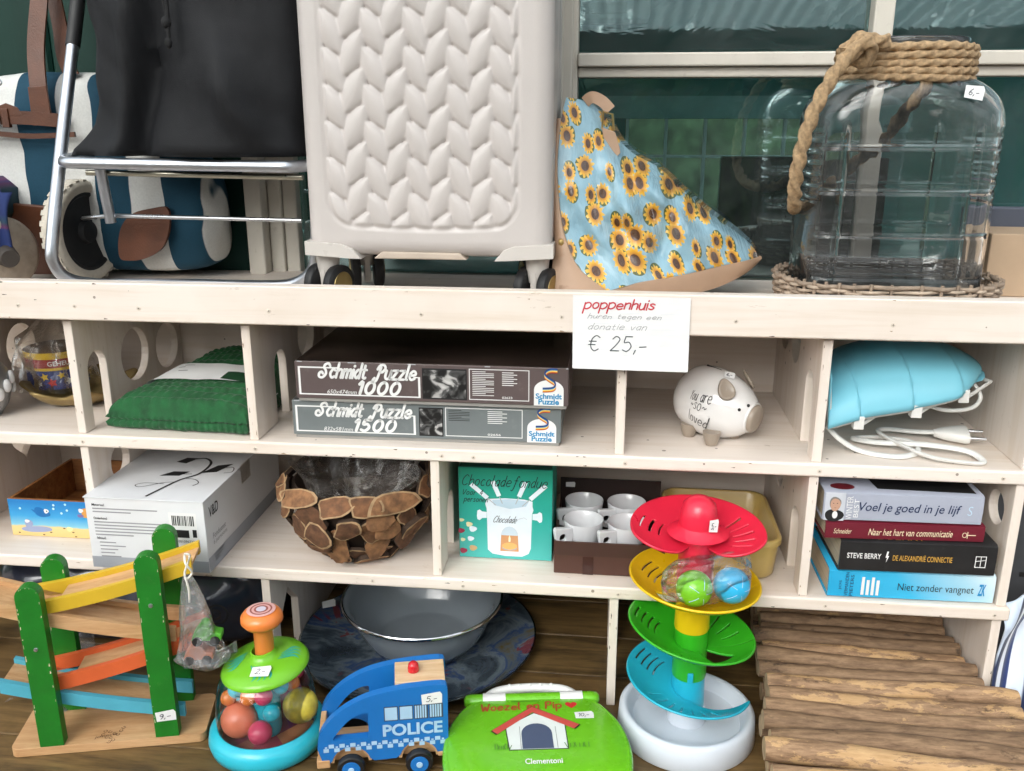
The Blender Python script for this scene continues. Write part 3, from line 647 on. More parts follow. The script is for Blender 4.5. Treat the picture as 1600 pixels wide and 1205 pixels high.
obj('belt_loop', box(-.765, -.752, .197, .2055, 1.572, 1.603), LEATHER, belt, bevel=.001)
obj('buckle_flap', prism([(-.79, 1.60), (-.755, 1.612), (-.735, 1.605), (-.728, 1.592), (-.79, 1.590)], .1995, .202, 'y'), LEATHER, belt, bevel=.001)
obj('piping', ribbon(smoothpath([(-.85, .206, 1.568), (-.78, .2035, 1.562), (-.72, .203, 1.558), (-.64, .204, 1.561)], 5), .0085, .005, (0, 1, 0)), LEATHER, du, smooth=40)
obj('eyelet', xf(merge(lathe([(.003, 0), (.0045, .0015), (.006, 0)], 16)), frame((-.765, .206, 1.645), (0, -1, .2))), STEEL, du, smooth=60)
obj('corner_patch', prism([(p.x, p.y) for p in smoothpath([(-.588, 1.352, 0), (-.586, 1.385, 0), (-.574, 1.412, 0), (-.552, 1.430, 0), (-.520, 1.438, 0), (-.492, 1.440, 0), (-.489, 1.415, 0), (-.498, 1.385, 0), (-.515, 1.364, 0), (-.545, 1.350, 0), (-.570, 1.347, 0)], 4, True)], .205, .212, 'y'), LEATHER, du, bevel=.002)
obj('base_patch', prism([(-.80, 1.32), (-.66, 1.32), (-.66, 1.425), (-.70, 1.44), (-.77, 1.445)], .199, .208, 'y'), LEATHER, du, bevel=.003)

# plaid trolley cut off by the left edge
m, t, b, o = newmat('plaid_cloth'); v = coords(t); sx = N(t, 'ShaderNodeSeparateXYZ'); t.links.new(v, sx.inputs[0])
sA = ramp(t, mth(t, 'FRACT', mth(t, 'MULTIPLY', sx.outputs[2], 14)), [(.0, C('#18254f')), (.45, C('#1d2d5e')), (.5, C('#7d1f38')), (.62, C('#23492f')), (.8, C('#18254f'))])
sB = ramp(t, mth(t, 'FRACT', mth(t, 'MULTIPLY', sx.outputs[0], 14)), [(.0, C('#1b2c62')), (.6, C('#22356a')), (.7, C('#68203a')), (.85, C('#26462f'))])
t.links.new(mixc(t, .5, sA, sB), b.inputs['Base Color']); b.inputs['Roughness'].default_value = .9
pt = thing('plaid_trolley', 'blue and red plaid trolley bag with tan wheel cut off at left edge', 'trolley', (-.76, .12, ZT))
spk = obj('wheel', xf(lathe([(0, .012), (.052, .012), (.060, .006), (.062, 0), (.060, -.008), (.05, -.012), (0, -.012)], 40), frame((-.752, .128, 1.368), (1, -.5, 0))), mat('tan_wheel', (.40, .33, .26), .8, .2, 40, bump=.3, bs=150, dirt=.4), pt, smooth=50)
obj('hub', xf(lathe([(0, .042), (.014, .042), (.016, .038), (.019, .01), (.021, -.002)], 24), frame((-.752, .128, 1.368), (.75, -.66, -.1))), mat('brown_hub', (.055, .045, .038), .5, .2), spk, smooth=40)
def plaid(u, w):
    x = -.86 + .135 * u; z = 1.395 + .085 * w + .012 * sin(u * 5) - .03 * (1 - w) * (u - .5) ** 2 * 4
    return (x, .09 - .03 * sin(u * pi) * sin(w * pi) - .018 * sin(u * 11 + w * 4) + .06 * w, z + .006 * sin(u * 26) * (1 - w))
obj('bag_cloth', grid(plaid, 30, 20), m, pt, smooth=80, solid=.004)
obj('bag_body', loft([superloop(-.86, .2, .09 * k_, .08 * k_, z_, 24, 3.5) for z_, k_ in ((1.41, .8), (1.43, 1), (1.47, 1), (1.49, .7))]), m, pt, smooth=60)

# ------------------------------------------------------------------ suitcase
SHELL = mat('suitcase_shell', (.57, .525, .50), .36, .03, 6, bump=.10, bs=700)
SHELL2 = mat('suitcase_trim', (.60, .56, .52), .3, .03, 6)
GOLD = mat('gold_hub', (.40, .31, .13), .35, .15, 40, metal=.9)
su = thing('suitcase', 'cream hard shell suitcase with embossed leaf pattern on four casters', 'suitcase', (0, .14, ZT))
SX0, SX1, SZ0, SZ1, SY = -.190, .1835, 1.386, 1.99, .042
def sdrr(x, z, x0, x1, z0, z1, r):
    dx = max(x0 + r - x, x - (x1 - r), 0); dz = max(z0 + r - z, z - (z1 - r), 0)
    d = math.hypot(dx, dz)
    if d > 0: return r - d
    return min(x - x0, x1 - x, z - z0, z1 - z)
def sstep(a, b, x): k = max(0, min(1, (x - a) / (b - a))); return k * k * (3 - 2 * k)
CW, PT = .0309, .0512
def leaf(x, z):
    i0 = math.floor((x + .153) / CW); best = 0
    for i in (i0 - 1, i0, i0 + 1):
        sg = 1 if i % 2 == 0 else -1; cx_ = -.153 + (i + .5) * CW; ph = .0 if i % 2 == 0 else .42
        k0 = math.floor((z - 1.40) / PT - ph)
        for k in (k0 - 1, k0, k0 + 1, k0 + 2):
            dx, dz = x - cx_, z - (1.40 + (k + ph) * PT); al = (-.445 * sg * dx + .8955 * dz) / .0352; ac = (.8955 * sg * dx + .445 * dz) / .0182
            if abs(al) < 1:
                hw_ = (1 - al * al) ** .8 * (1 + .15 * al * sg * 0); d = abs(ac) / max(hw_, 1e-3)
                if d < 1: best = max(best, (1 - d * d) ** .58 * (1 - .35 * al * al) * (.92 + .08 * ac))
    return best
def front(u, w):
    x = SX0 + (SX1 - SX0) * u; z = SZ0 + (SZ1 - SZ0) * w; r = .03
    dx = max(SX0 + r - x, x - (SX1 - r), 0); dz = max(SZ0 + r - z, z - (SZ1 - r), 0)
    if dx > 0 and dz > 0:
        d = math.hypot(dx, dz)
        if d > r:
            k = r / d; x += (dx - dx * k) * (1 if x < 0 else -1); z += (dz - dz * k) * (1 if z < 1.6 else -1)
    sd = max(0, sdrr(x, z, SX0, SX1, SZ0, SZ1, r)); rr = .026
    y = SY + (rr - math.sqrt(max(0, rr * rr - (rr - min(sd, rr)) ** 2)))
    zb = 1.4235 + .006 * ((x + .006) / .145) ** 2
    pd = sdrr(x, z, -.158, .1385, zb, 2.1, .042)
    if pd > 0: y += .0045 * sstep(0, .008, pd) - .0085 * leaf(x, z) * sstep(.001, .012, pd)
    return (x, y, z)
f_ = grid(front, 176, 260)
def sloop(ins, y, n=8): return [(p[0], y, p[1]) for p in rrect(SX0 + ins, SX1 - ins, SZ0 + ins, SZ1 - ins, .03 - ins * .5, n)]
obj('shell', f_, SHELL, su, smooth=70)
obj('shell_side', loft([sloop(0, SY + .024), sloop(0, .142), sloop(.002, .143), sloop(.002, .148), sloop(0, .149), sloop(0, .225), sloop(.006, .243), sloop(.024, .252)], cap0=False), SHELL, su, smooth=40)
obj('zip_band', loft([sloop(-.0015, .1435), sloop(-.0025, .1455), sloop(-.0015, .1475)], False, False), mat('zip_cloth', (.45, .42, .40), .8), su)
for x0, x1, mir in ((SX0 - .003, -.106, 1), (.098, SX1 + .003, -1)):
    a_, b_ = (x0, x1) if mir == 1 else (x1, x0)
    pts = [(a_, 1.388), (a_, 1.409), (b_ - mir * .030, 1.405), (b_ - mir * .014, 1.399), (b_, 1.383), (b_ - mir * .02, 1.3835)]
    if mir == -1: pts = pts[::-1]
    obj('corner_guard', prism(pts, .0385, .245, 'y'), SHELL2, su, bevel=.004, seg=3)
obj('base_grip', prism([(-.075, 1.394), (.045, 1.393), (.056, 1.383), (-.088, 1.383)], .045, .075, 'y'), mat('grip_beige', (.52, .43, .35), .5), su, bevel=.002)
obj('side_button', ball((-.1925, .10, 1.509), (.006, .014, .021), 14, 10), SHELL2, su, smooth=60)
def caster(x, y, ang):
    c_ = obj('caster', merge(lathe_at(x, y, [(.0, 1.386), (.019, 1.386), (.017, 1.366), (.013, 1.345), (0, 1.343)]), rotz(move(prism([(-.016, 1.362), (.014, 1.362), (.017, 1.335), (.008, 1.316), (-.004, 1.316), (-.014, 1.335)], -.005, .005, 'y'), x, y), ang + pi / 2, (x, y, 0))), SHELL2, su, smooth=35, bevel=.001)
    for s_ in (-1, 1):
        d = Vector((cos(ang), sin(ang), 0)) * s_; cc = Vector((x, y, 1.3375)) + d * .0195
        wl = obj('wheel', xf(lathe([(.021, .009), (.027, .0085), (.0308, .006), (.0313, 0), (.0308, -.006), (.028, -.008), (0, -.008)], 32), frame(cc, d)), BLKP, c_, smooth=50)
        obj('hub', xf(lathe([(0, .0096), (.0205, .0096), (.0212, .0085), (.0212, 0)], 32), frame(cc, d)), GOLD, c_, smooth=40)
def lathe_at(x, y, prof, n=20): return move(lathe(prof, n), x, y)
caster(-.170, .078, R(-24)); caster(.160, .078, R(-22)); caster(-.148, .222, R(200)); caster(.15, .215, R(20))

# ------------------------------------------------------------------ sunflower bag
m, t, b, o = newmat('sunflower_vinyl'); tc = N(t, 'ShaderNodeTexCoord'); mp = N(t, 'ShaderNodeMapping'); mp.inputs['Scale'].default_value = (10.6, 10.6, 1); t.links.new(tc.outputs['UV'], mp.inputs[0])
wob = N(t, 'ShaderNodeTexNoise', Scale=1.2, Detail=1); t.links.new(mp.outputs[0], wob.inputs[0])
vo = N(t, 'ShaderNodeTexVoronoi', voronoi_dimensions='2D', feature='F1', Scale=1, Randomness=.62); t.links.new(mp.outputs[0], vo.inputs['Vector'])
sb = N(t, 'ShaderNodeVectorMath', operation='SUBTRACT'); t.links.new(mp.outputs[0], sb.inputs[0]); t.links.new(vo.outputs['Position'], sb.inputs[1])
sp = N(t, 'ShaderNodeSeparateXYZ'); t.links.new(sb.outputs[0], sp.inputs[0])
rnd_ = N(t, 'ShaderNodeSeparateColor'); t.links.new(vo.outputs['Color'], rnd_.inputs[0])
ex = mth(t, 'MULTIPLY', sp.outputs[0], mth(t, 'ADD', mth(t, 'MULTIPLY', rnd_.outputs[2], .7), .9))
r_ = mth(t, 'SQRT', mth(t, 'ADD', mth(t, 'MULTIPLY', ex, ex), mth(t, 'MULTIPLY', sp.outputs[1], sp.outputs[1])))
an = mth(t, 'ARCTAN2', sp.outputs[1], ex)
pet = mth(t, 'ABSOLUTE', mth(t, 'SINE', mth(t, 'ADD', mth(t, 'MULTIPLY', an, 6.5), mth(t, 'MULTIPLY', rnd_.outputs[0], 9))))
sz = mth(t, 'ADD', mth(t, 'MULTIPLY', rnd_.outputs[1], .16), .37)
edge = mth(t, 'MULTIPLY', mth(t, 'MULTIPLY', sz, mth(t, 'ADD', mth(t, 'MULTIPLY', noise_tex(t, mp.outputs[0], 7, 2), .7), .65)), mth(t, 'ADD', mth(t, 'MULTIPLY', pet, .32), .72))
isp = mth(t, 'LESS_THAN', r_, edge); iscore = mth(t, 'LESS_THAN', r_, mth(t, 'MULTIPLY', sz, .44))
isleaf = mth(t, 'LESS_THAN', mth(t, 'ADD', r_, mth(t, 'MULTIPLY', mth(t, 'SINE', mth(t, 'ADD', an, mth(t, 'MULTIPLY', rnd_.outputs[2], 6))), .12)), mth(t, 'MULTIPLY', sz, .93))
base = mixc(t, noise_tex(t, mp.outputs[0], 2, 2), C('#7ba3b6'), C('#93b9c8'))
c1 = mixc(t, isleaf, base, C('#4a5a2c')); c2 = mixc(t, isp, c1, ramp(t, mth(t, 'DIVIDE', r_, sz), [(.4, C('#b06a14')), (.75, C('#e0a92c')), (1, C('#e8bd4a'))]))
t.links.new(mixc(t, iscore, c2, ramp(t, noise_tex(t, mp.outputs[0], 30, 2), [(.35, C('#2a160d')), (.65, C('#5a3318'))])), b.inputs['Base Color'])
b.inputs['Roughness'].default_value = .3; b.inputs['Coat Weight'].default_value = 1; b.inputs['Coat Roughness'].default_value = .03; b.inputs['Coat IOR'].default_value = 1.7
bn = N(t, 'ShaderNodeBump', Strength=1.0, Distance=.035); mp2 = N(t, 'ShaderNodeMapping'); mp2.inputs['Scale'].default_value = (7, 2.2, 1); mp2.inputs['Rotation'].default_value = (0, 0, .5); t.links.new(tc.outputs['UV'], mp2.inputs[0]); t.links.new(noise_tex(t, mp2.outputs[0], 3, 4, .55, 1.5), bn.inputs['Height']); t.links.new(bn.outputs[0], b.inputs['Coat Normal'])
VINYL = m
TAN = mat('tan_leather', (.43, .28, .185), .5, .1, 10, bump=.15, bs=500)
sbag = thing('sunflower_bag', 'slumped glossy blue sunflower print bag with tan leather base beside the suitcase', 'handbag', (.30, .15, ZT))
bl = [(.1962, .15, 1.6189), (.1880, .12, 1.5742), (.1852, .10, 1.5188), (.1919, .085, 1.4537), (.2038, .075, 1.4070), (.2244, .065, 1.3700), (.2669, .05, 1.3394)]
bt = [(.1962, .15, 1.6189), (.2302, .16, 1.6115), (.2552, .17, 1.5907), (.2760, .18, 1.5589), (.3019, .185, 1.5345), (.3431, .19, 1.5129), (.3749, .195, 1.4849), (.4177, .20, 1.4496), (.4714, .205, 1.4119)]
bb = [(.2669, .05, 1.3394), (.3165, .07, 1.3495), (.3756, .10, 1.3552), (.4372, .14, 1.3636), (.4850, .17, 1.3698), (.5112, .20, 1.3719)]
brt = [(.4714, .205, 1.4119), (.495, .204, 1.393), (.5112, .20, 1.3719)]
def samp(pts, n):
    P = smoothpath(pts, 12); L = [0]
    for a_, b_ in zip(P, P[1:]): L.append(L[-1] + (b_ - a_).length)
    o = []; j = 0
    for i in range(n):
        s = L[-1] * i / (n - 1)
        while j < len(L) - 2 and L[j + 1] < s: j += 1
        k = (s - L[j]) / max(1e-9, L[j + 1] - L[j]); o.append(P[j].lerp(P[j + 1], k))
    return o
NU, NV = 96, 90
cl, ct, cb, cr = samp(bl, NV), samp(bt, NU), samp(bb, NU), samp(brt, NV)
V, F, UV = [], [], []
for j in range(NV):
    w = j / (NV - 1)
    for i in range(NU):
        u = i / (NU - 1)
        p = ct[i] * (1 - w) + cb[i] * w + cl[j] * (1 - u) + cr[j] * u - (ct[0] * (1 - u) * (1 - w) + ct[-1] * u * (1 - w) + cb[0] * (1 - u) * w + cb[-1] * u * w)
        ed = sin(pi * min(1, max(0, u))) ** .6 * sin(pi * w) ** .7
        bul = .022 * ed
        wr = .022 * fbm((p.x * 9, 2, p.z * 9), 1.2, 3) * ed - .012 * ed * math.exp(-((p.x - .355 - .25 * (p.z - 1.42)) / .012) ** 2) + .008 * ed * math.exp(-((p.x - .375 - .25 * (p.z - 1.42)) / .014) ** 2)
        wr += .007 * ed * abs(sin(p.z * 55 + p.x * 40 + 2 * fbm((p.x * 6, 0, p.z * 6), 1, 2)))
        for (ax_, az_, bx_, bz_, am, wd_) in ((.245, 1.59, .33, 1.36, .016, .016), (.20, 1.50, .30, 1.345, .012, .012), (.30, 1.53, .42, 1.37, .014, .014), (.205, 1.58, .215, 1.40, .008, .008), (.36, 1.49, .48, 1.39, .010, .010)):
            dx_, dz_ = bx_ - ax_, bz_ - az_; L_ = math.hypot(dx_, dz_); tt = ((p.x - ax_) * dx_ + (p.z - az_) * dz_) / L_ ** 2; dd = ((p.x - ax_) * dz_ - (p.z - az_) * dx_) / L_
            wr += am * ed * (math.exp(-(dd / wd_) ** 2) - .8 * math.exp(-((dd - 1.6 * wd_) / wd_) ** 2)) * max(0, sin(pi * max(0, min(1, tt)))) ** .6
        V.append((p.x, p.y - bul - wr, p.z)); UV.append((p.x * 2.5 + (p.y - .1) * 1.2, p.z * 2.5))
for j in range(NV - 1):
    for i in range(NU - 1): F.append((j * NU + i, j * NU + i + 1, (j + 1) * NU + i + 1, (j + 1) * NU + i))
obj('front_panel', (V, F), VINYL, sbag, smooth=80, uv=UV)
Vb = [(p[0] + .01, .245 + (p[1] - .15) * .2, p[2]) for p in V]
for j in range(NV):
    for i in range(NU):
        if j == 0: Vb[i] = V[i]
        if i == 0: Vb[j * NU] = V[j * NU]
        if i == NU - 1: Vb[j * NU + i] = V[j * NU + i]
obj('back_panel', (Vb, F), VINYL, sbag, smooth=80, uv=UV)
to = samp([(.1852, .13, 1.5880), (.1738, .11, 1.5182), (.1796, .095, 1.4526), (.1867, .085, 1.4054), (.1836, .08, 1.3668), (.1830, .07, 1.310)], 30)
ti = samp([(.1890, .118, 1.5880), (.1865, .098, 1.5188), (.1930, .082, 1.4537), (.2050, .072, 1.4070), (.2256, .062, 1.3700), (.2676, .047, 1.340)], 30)
tb_ = samp([(.1852, .15, 1.588), (.176, .19, 1.5182), (.18, .2, 1.40), (.184, .2, 1.36), (.186, .2, 1.33), (.186, .2, 1.31)], 30)
V = []
for a_, b_, c_ in zip(ti, to, tb_): V += [tuple(a_ + Vector((0, -.002, 0))), tuple(b_ + Vector((0, -.003, 0))), tuple(c_)]
F = [(3 * i + k, 3 * i + k + 1, 3 * i + k + 4, 3 * i + k + 3) for i in range(29) for k in (0, 1)]
obj('side_gusset', (V, F), TAN, sbag, smooth=60, solid=.003)
lo = samp([(.1830, .07, 1.308), (.2694, .05, 1.308), (.3773, .10, 1.3223), (.4392, .14, 1.3311), (.4865, .17, 1.3493), (.5145, .20, 1.3677)], 40)
hi = samp([(.1836, .078, 1.345), (.2669, .048, 1.3405), (.3165, .068, 1.3505), (.3756, .098, 1.3562), (.4372, .138, 1.3646), (.4850, .168, 1.3708), (.5135, .20, 1.3739)], 40)
V = []
for a_, b_ in zip(lo, hi): V += [tuple(a_ + Vector((0, .002, 0))), tuple((a_ + b_) / 2 + Vector((0, -.006, 0))), tuple(b_ + Vector((0, -.002, 0))), (b_.x, .24, b_.z - .004), (a_.x, .24, a_.z)]
F = [(5 * i + k, 5 * i + (k + 1) % 5, 5 * i + 5 + (k + 1) % 5, 5 * i + 5 + k) for i in range(39) for k in range(5)]
obj('base', (V, F), TAN, sbag, smooth=50)
obj('stud', xf(lathe([(0, .003), (.004, .0025), (.0055, 0), (.0055, -.002)], 18), frame((.1965, .074, 1.4085), (-.2, -1, 0))), mat('brass', (.65, .48, .20), .3, .1, metal=1), sbag, smooth=50)
obj('strap', ribbon(smoothpath([(.225, .155, 1.612), (.236, .15, 1.619), (.252, .148, 1.612), (.264, .147, 1.600)], 6), .017, .003, (0, 1, 0)), TAN, sbag, smooth=40)
tab = obj('strap_tab', prism([(.2515, 1.575), (.272, 1.568), (.2795, 1.545), (.281, 1.537), (.272, 1.528), (.258, 1.538)], .142, .146, 'y'), TAN, sbag, bevel=.001)
obj('ring', tube([(.252, .145, 1.572), (.253, .144, 1.598), (.267, .144, 1.594), (.270, .145, 1.570)], .0018, 6), MATS['brass'], sbag, smooth=50)
fc = Face((.196, .072, 1.338), (1, -.28, 0), (.05, 0, 1)); fc.text(sbag, 'BEAGLES', 0, .022, 0, .006, mat('debossed', (.36, .23, .15), .6), e=.006)

# ------------------------------------------------------------------ glass jar with rope, wicker tray
m, t, b, o = newmat('jar_glass'); b.inputs['Base Color'].default_value = (.975, .985, .985, 1); b.inputs['Roughness'].default_value = .01; b.inputs['Transmission Weight'].default_value = 1; b.inputs['IOR'].default_value = 1.45
dz_ = N(t, 'ShaderNodeBsdfDiffuse'); dz_.inputs[0].default_value = (.85, .88, .88, 1); dm_ = N(t, 'ShaderNodeMixShader'); t.links.new(ramp(t, noise_tex(t, coords(t), 9, 5, .6), [(.35, (.010,) * 3), (.7, (.050,) * 3)]), dm_.inputs[0]); t.links.new(b.outputs[0], dm_.inputs[1]); t.links.new(dz_.outputs[0], dm_.inputs[2]); t.links.new(dm_.outputs[0], o.inputs[0])  # faint white haze mixed into the glass to brighten the jar
JGL = m
jar = thing('glass_jar', 'large square pattern glass jar with rope neck and handle', 'jar', (.693, .168, ZT))
JX, JY = .693, .168
def jloop(hx, hy, z, p=5.0, n=160, ridge=0, horiz=0):
    o = []
    for i in range(n):
        a = 2 * pi * i / n; c_, s_ = cos(a), sin(a)
        x = math.copysign(abs(c_) ** (2 / p), c_) * hx; y = math.copysign(abs(s_) ** (2 / p), s_) * hy
        k = 0
        if ridge:
            side = abs(abs(x) - hx) < hx * .1
            if side: k = -.0018 * (.5 + .5 * sin(z * 2 * pi / .0165)) if z > 1.47 else 0
            else:
                g = min(abs(x - gx) for gx in (-.095, -.035, .028, .09)); k = -.0055 * math.exp(-(g / .0026) ** 2) - horiz
        d = Vector((x, y * 1.6, 0)).normalized(); o.append(Vector((JX + x + d.x * k, JY + y + d.y * k, z)))
    return o
ol = []
zz = 1.3175
def hz_at(z): return max(.0026 * math.exp(-((z - g) / .0026) ** 2) for g in (1.360, 1.423, 1.486, 1.549))
ol.append(jloop(.118, .074, 1.3165)); ol.append(jloop(.128, .083, 1.319))
nz = 130
for i in range(nz):
    z = 1.323 + (1.570 - 1.323) * i / (nz - 1); wd = .1335 + .003 * (z - 1.323) / .27
    ol.append(jloop(wd, .0875, z, 5, 160, 1, hz_at(z)))
for z, hx, hy, p in ((1.580, .1362, .0878, 5), (1.590, .1352, .0877, 4.8), (1.601, .1325, .0875, 4.5), (1.612, .1285, .087, 4.1), (1.622, .122, .0865, 3.6), (1.631, .1135, .0855, 3.1), (1.638, .104, .084, 2.6), (1.643, .0955, .0825, 2.3), (1.647, .089, .081, 2.1), (1.651, .0865, .0805, 2), (1.66, .085, .080, 2), (1.690, .085, .080, 2), (1.696, .086, .081, 2), (1.699, .084, .079, 2), (1.697, .081, .076, 2)): ol.append(jloop(hx, hy, z, p))
for z, hx, hy, p in ((1.66, .081, .076, 2), (1.646, .086, .077, 2.1), (1.637, .098, .079, 2.5), (1.627, .1115, .081, 3.1), (1.614, .122, .082, 3.8), (1.598, .1285, .083, 4.6), (1.575, .131, .083, 5), (1.50, .1295, .083, 5), (1.40, .129, .083, 5), (1.33, .128, .082, 5), (1.325, .12, .074, 5)): ol.append(jloop(hx, hy, z, p))
obj('glass_body', loft(ol), JGL, jar, smooth=70)
ROPE = mat('jute_rope', (.47, .32, .18), .95, .35, 160, bump=1, bs=700, bstretch=(1, 1, 1))
def rope(path, r, n=18, pitch=.027): return tube(path, r, n, rf=lambda a, L: 1 + .24 * cos(3 * a + 2 * pi * L / pitch))
wr_ = []
for k in range(5): wr_.append([(JX + (.0925 + .0015 * (k % 2)) * cos(a), JY + .0885 * sin(a), 1.6435 + .0100 * k + .0015 * sin(a * 2 + k)) for a in [2 * pi * i / 320 for i in range(320)]])
for w in wr_: obj('rope_turn', tube(w, .0057, 12, closed=True, rf=lambda a, L: 1 + .22 * cos(3 * a + 2 * pi * L / .022)), ROPE, jar, smooth=70)
hp = smoothpath([(.640, .075, 1.690), (.615, .062, 1.690), (.5967, .055, 1.680), (.572, .046, 1.655), (.546, .040, 1.6056), (.533, .042, 1.5545), (.530, .055, 1.506), (.538, .09, 1.468), (.555, .17, 1.455), (.585, .25, 1.462), (.635, .275, 1.495), (.685, .275, 1.54), (.72, .27, 1.585), (.74, .25, 1.62), (.755, .235, 1.65), (.745, .242, 1.668)], 34)
obj('rope_handle', rope(hp, .0088), ROPE, jar, smooth=70)
obj('knot', merge(rope(smoothpath([(.598 + .017 * cos(a), .062 + .012 * sin(a) - .004, 1.676 + .012 * sin(a * 1.5)) for a in [i * .6 for i in range(16)]], 4), .0082), rope(smoothpath([(.585, .07, 1.668), (.60, .058, 1.694), (.618, .068, 1.685), (.615, .075, 1.660)], 6), .0085)), ROPE, jar, smooth=70)
def sticker(parent, face, a0, a1, b0, b1, txt, tilt=0, e=.0008, th=None, ink=None):
    """little hand-written price label"""
    cx, cy = (a0 + a1) / 2, (b0 + b1) / 2
    pts = [(a0, b0 + .1 * (b1 - b0)), (a1 - .06 * (a1 - a0), b0), (a1, b1 - .25 * (b1 - b0)), (a1 - .08 * (a1 - a0), b1), (a0 + .02 * (a1 - a0), b1 - .03 * (b1 - b0))]
    c_, s_ = cos(tilt), sin(tilt)
    def rt(p): dx, dy = (p[0] - cx) * face.w, (p[1] - cy) * face.h; return (cx + (dx * c_ - dy * s_) / face.w, cy + (dx * s_ + dy * c_) / face.h)
    s = face.poly(parent, 'price_sticker', [rt(p) for p in pts], PAPER, e)
    if txt:
        f2 = Face(face.p(*rt((a0, b0)), e), face.u * c_ + face.v * s_, face.v * c_ - face.u * s_); W_, H_ = (a1 - a0) * face.w, (b1 - b0) * face.h
        f2.fn = face.fn
        hand(f2, s, txt, .22 * W_, .72 * W_, .24 * H_, .74 * H_, ink or INK, .0010, .2, .0005 + (e if face.fn else 0), .06)
    return s
sticker(jar, Face((.752, .0785, 1.612), (1, -.05, 0), (0, .32, 1)), 0, .026, 0, .020, '6,-', -.12, e=.004)

WICK = [mat('wicker_%d' % i, c, .8, .3, 60, (1, 1, 1), .6, 300) for i, c in enumerate(((.40, .31, .235), (.48, .38, .29), (.31, .235, .175)))]
tray = thing('wicker_tray', 'low grey brown wicker tray under the glass jar', 'tray', (.697, .165, ZT))
nst = 44
for k in range(9):
    pts = []
    for i in range(nst * 6):
        a = 2 * pi * i / (nst * 6); off_ = .0032 * sin(nst / 2 * a + pi * k) ; rr = 1 + .018 * (k / 6)
        c_, s_ = cos(a), sin(a); hx = (.158 + .004 * k / 6) ; hy = .118
        x = math.copysign(abs(c_) ** (2 / 2.6), c_) * (hx + off_); y = math.copysign(abs(s_) ** (2 / 2.6), s_) * (hy + off_)
        pts.append((.697 + x, .162 + y, 1.3105 + .0052 * k + .0013 * sin(a * 5 + k * 2)))
    obj('wicker_strand', tube(pts, .0026 if k < 8 else .0034, 7, closed=True), WICK[k % 3], tray, smooth=60)
for i in range(nst):
    a = 2 * pi * (i + .5) / nst; c_, s_ = cos(a), sin(a); x = math.copysign(abs(c_) ** (2 / 2.6), c_) * .159; y = math.copysign(abs(s_) ** (2 / 2.6), s_) * .118
    obj('stake', tube([(.697 + x, .162 + y, 1.307), (.697 + x * 1.02, .162 + y * 1.02, 1.358)], .0026, 6), WICK[2], tray, smooth=60)
obj('tray_floor', loft([superloop(.697, .162, .155, .114, 1.3065, 60, 2.6), superloop(.697, .162, .155, .114, 1.3125, 60, 2.6)]), WICK[0], tray)

# cardboard box and grey panel standing in for a reflection at the right edge
cbx = thing('cardboard_box', 'tan cardboard box at the right end of the top shelf', 'box', (.98, .28, ZT))
CARD = mat('cardboard', (.46, .33, .22), .8, .08, 12, bump=.1, bs=90)
obj('carton', rotz(box(.885, 1.12, .245, .35, 1.3065, 1.409), R(-2), (.98, .3, 0)), CARD, cbx, bevel=.002)
obj('tape', rotz(box(.8845, 1.12, .2436, .2448, 1.330, 1.336), R(-6), (.98, .3, 0)), PAPER, cbx)
gb = obj('reflection_panel', rotz(box(.885, 1.15, .352, .366, 1.3065, 1.442), 0), mat('slate_grey', (.07, .08, .11), .6, .1), bevel=.004); tag(gb, 'flat slate grey panel standing in for a reflection behind the cardboard box', 'panel')

# ------------------------------------------------------------------ hand-written sign on the fascia
sg = thing('price_sign', 'white paper sign with red handwriting hung on the shelf front', 'sign', (.304, -.025, 1.24))
sf = Face((.2195, -.0262, 1.3465), (1, 0, 0.0), (-.012, 0, 1)); sf.w = .1660; sf.h = .108; sf.o = Vector((.2195, -.0262, 1.2395))
def sgrid(u, w): return (.2195 + .166 * u + .0013 * (1 - w), -.0262 - .0022 * (1 - w) ** 2 - .0010 * sin(u * 3), 1.2395 + .108 * w - .001 * u)
obj('sheet', grid(sgrid, 12, 12), PAPER, sg, smooth=80)
def sproj(q, e):
    w = (q.z - 1.2395) / .108; u = (q.x - .2195) / .166; return Vector((q.x, -.0262 - .0022 * (1 - w) ** 2 - .0010 * sin(u * 3) - .0004 - e * .3, q.z))
sf.fn = sproj; sf.v = Vector((0, 0, 1)); sf.u = Vector((1, 0, 0)); sf.n = Vector((0, -1, 0))
FAINT = mat('ruled_line', (.72, .75, .79), .7)
for k in range(13): sf.line(sg, 'ruled_line', [(.01 + .98 * i / 8, .06 + .071 * k) for i in range(9)], .0004, FAINT, e=.0003)
REDP = mat('red_marker', C('#c4343f')[:3], .6, .1)
PENC = mat('grey_pencil', (.30, .30, .31), .7, .1); MRK = mat('dark_marker', (.06, .075, .085), .6, .1)
hand(sf, sg, 'poppenhuis', .085, .70, .76, .955, REDP, .0021, .18, wob=.07, gap=.22)
hand(sf, sg, 'huren tegen een', .13, .76, .665, .76, PENC, .0007, .25, wob=.1)
hand(sf, sg, 'donatie van', .14, .64, .54, .63, PENC, .0007, .25, wob=.1, seed=3)
hand(sf, sg, '€ 25,-', .145, .64, .22, .46, MRK, .0015, .1, wob=.05)
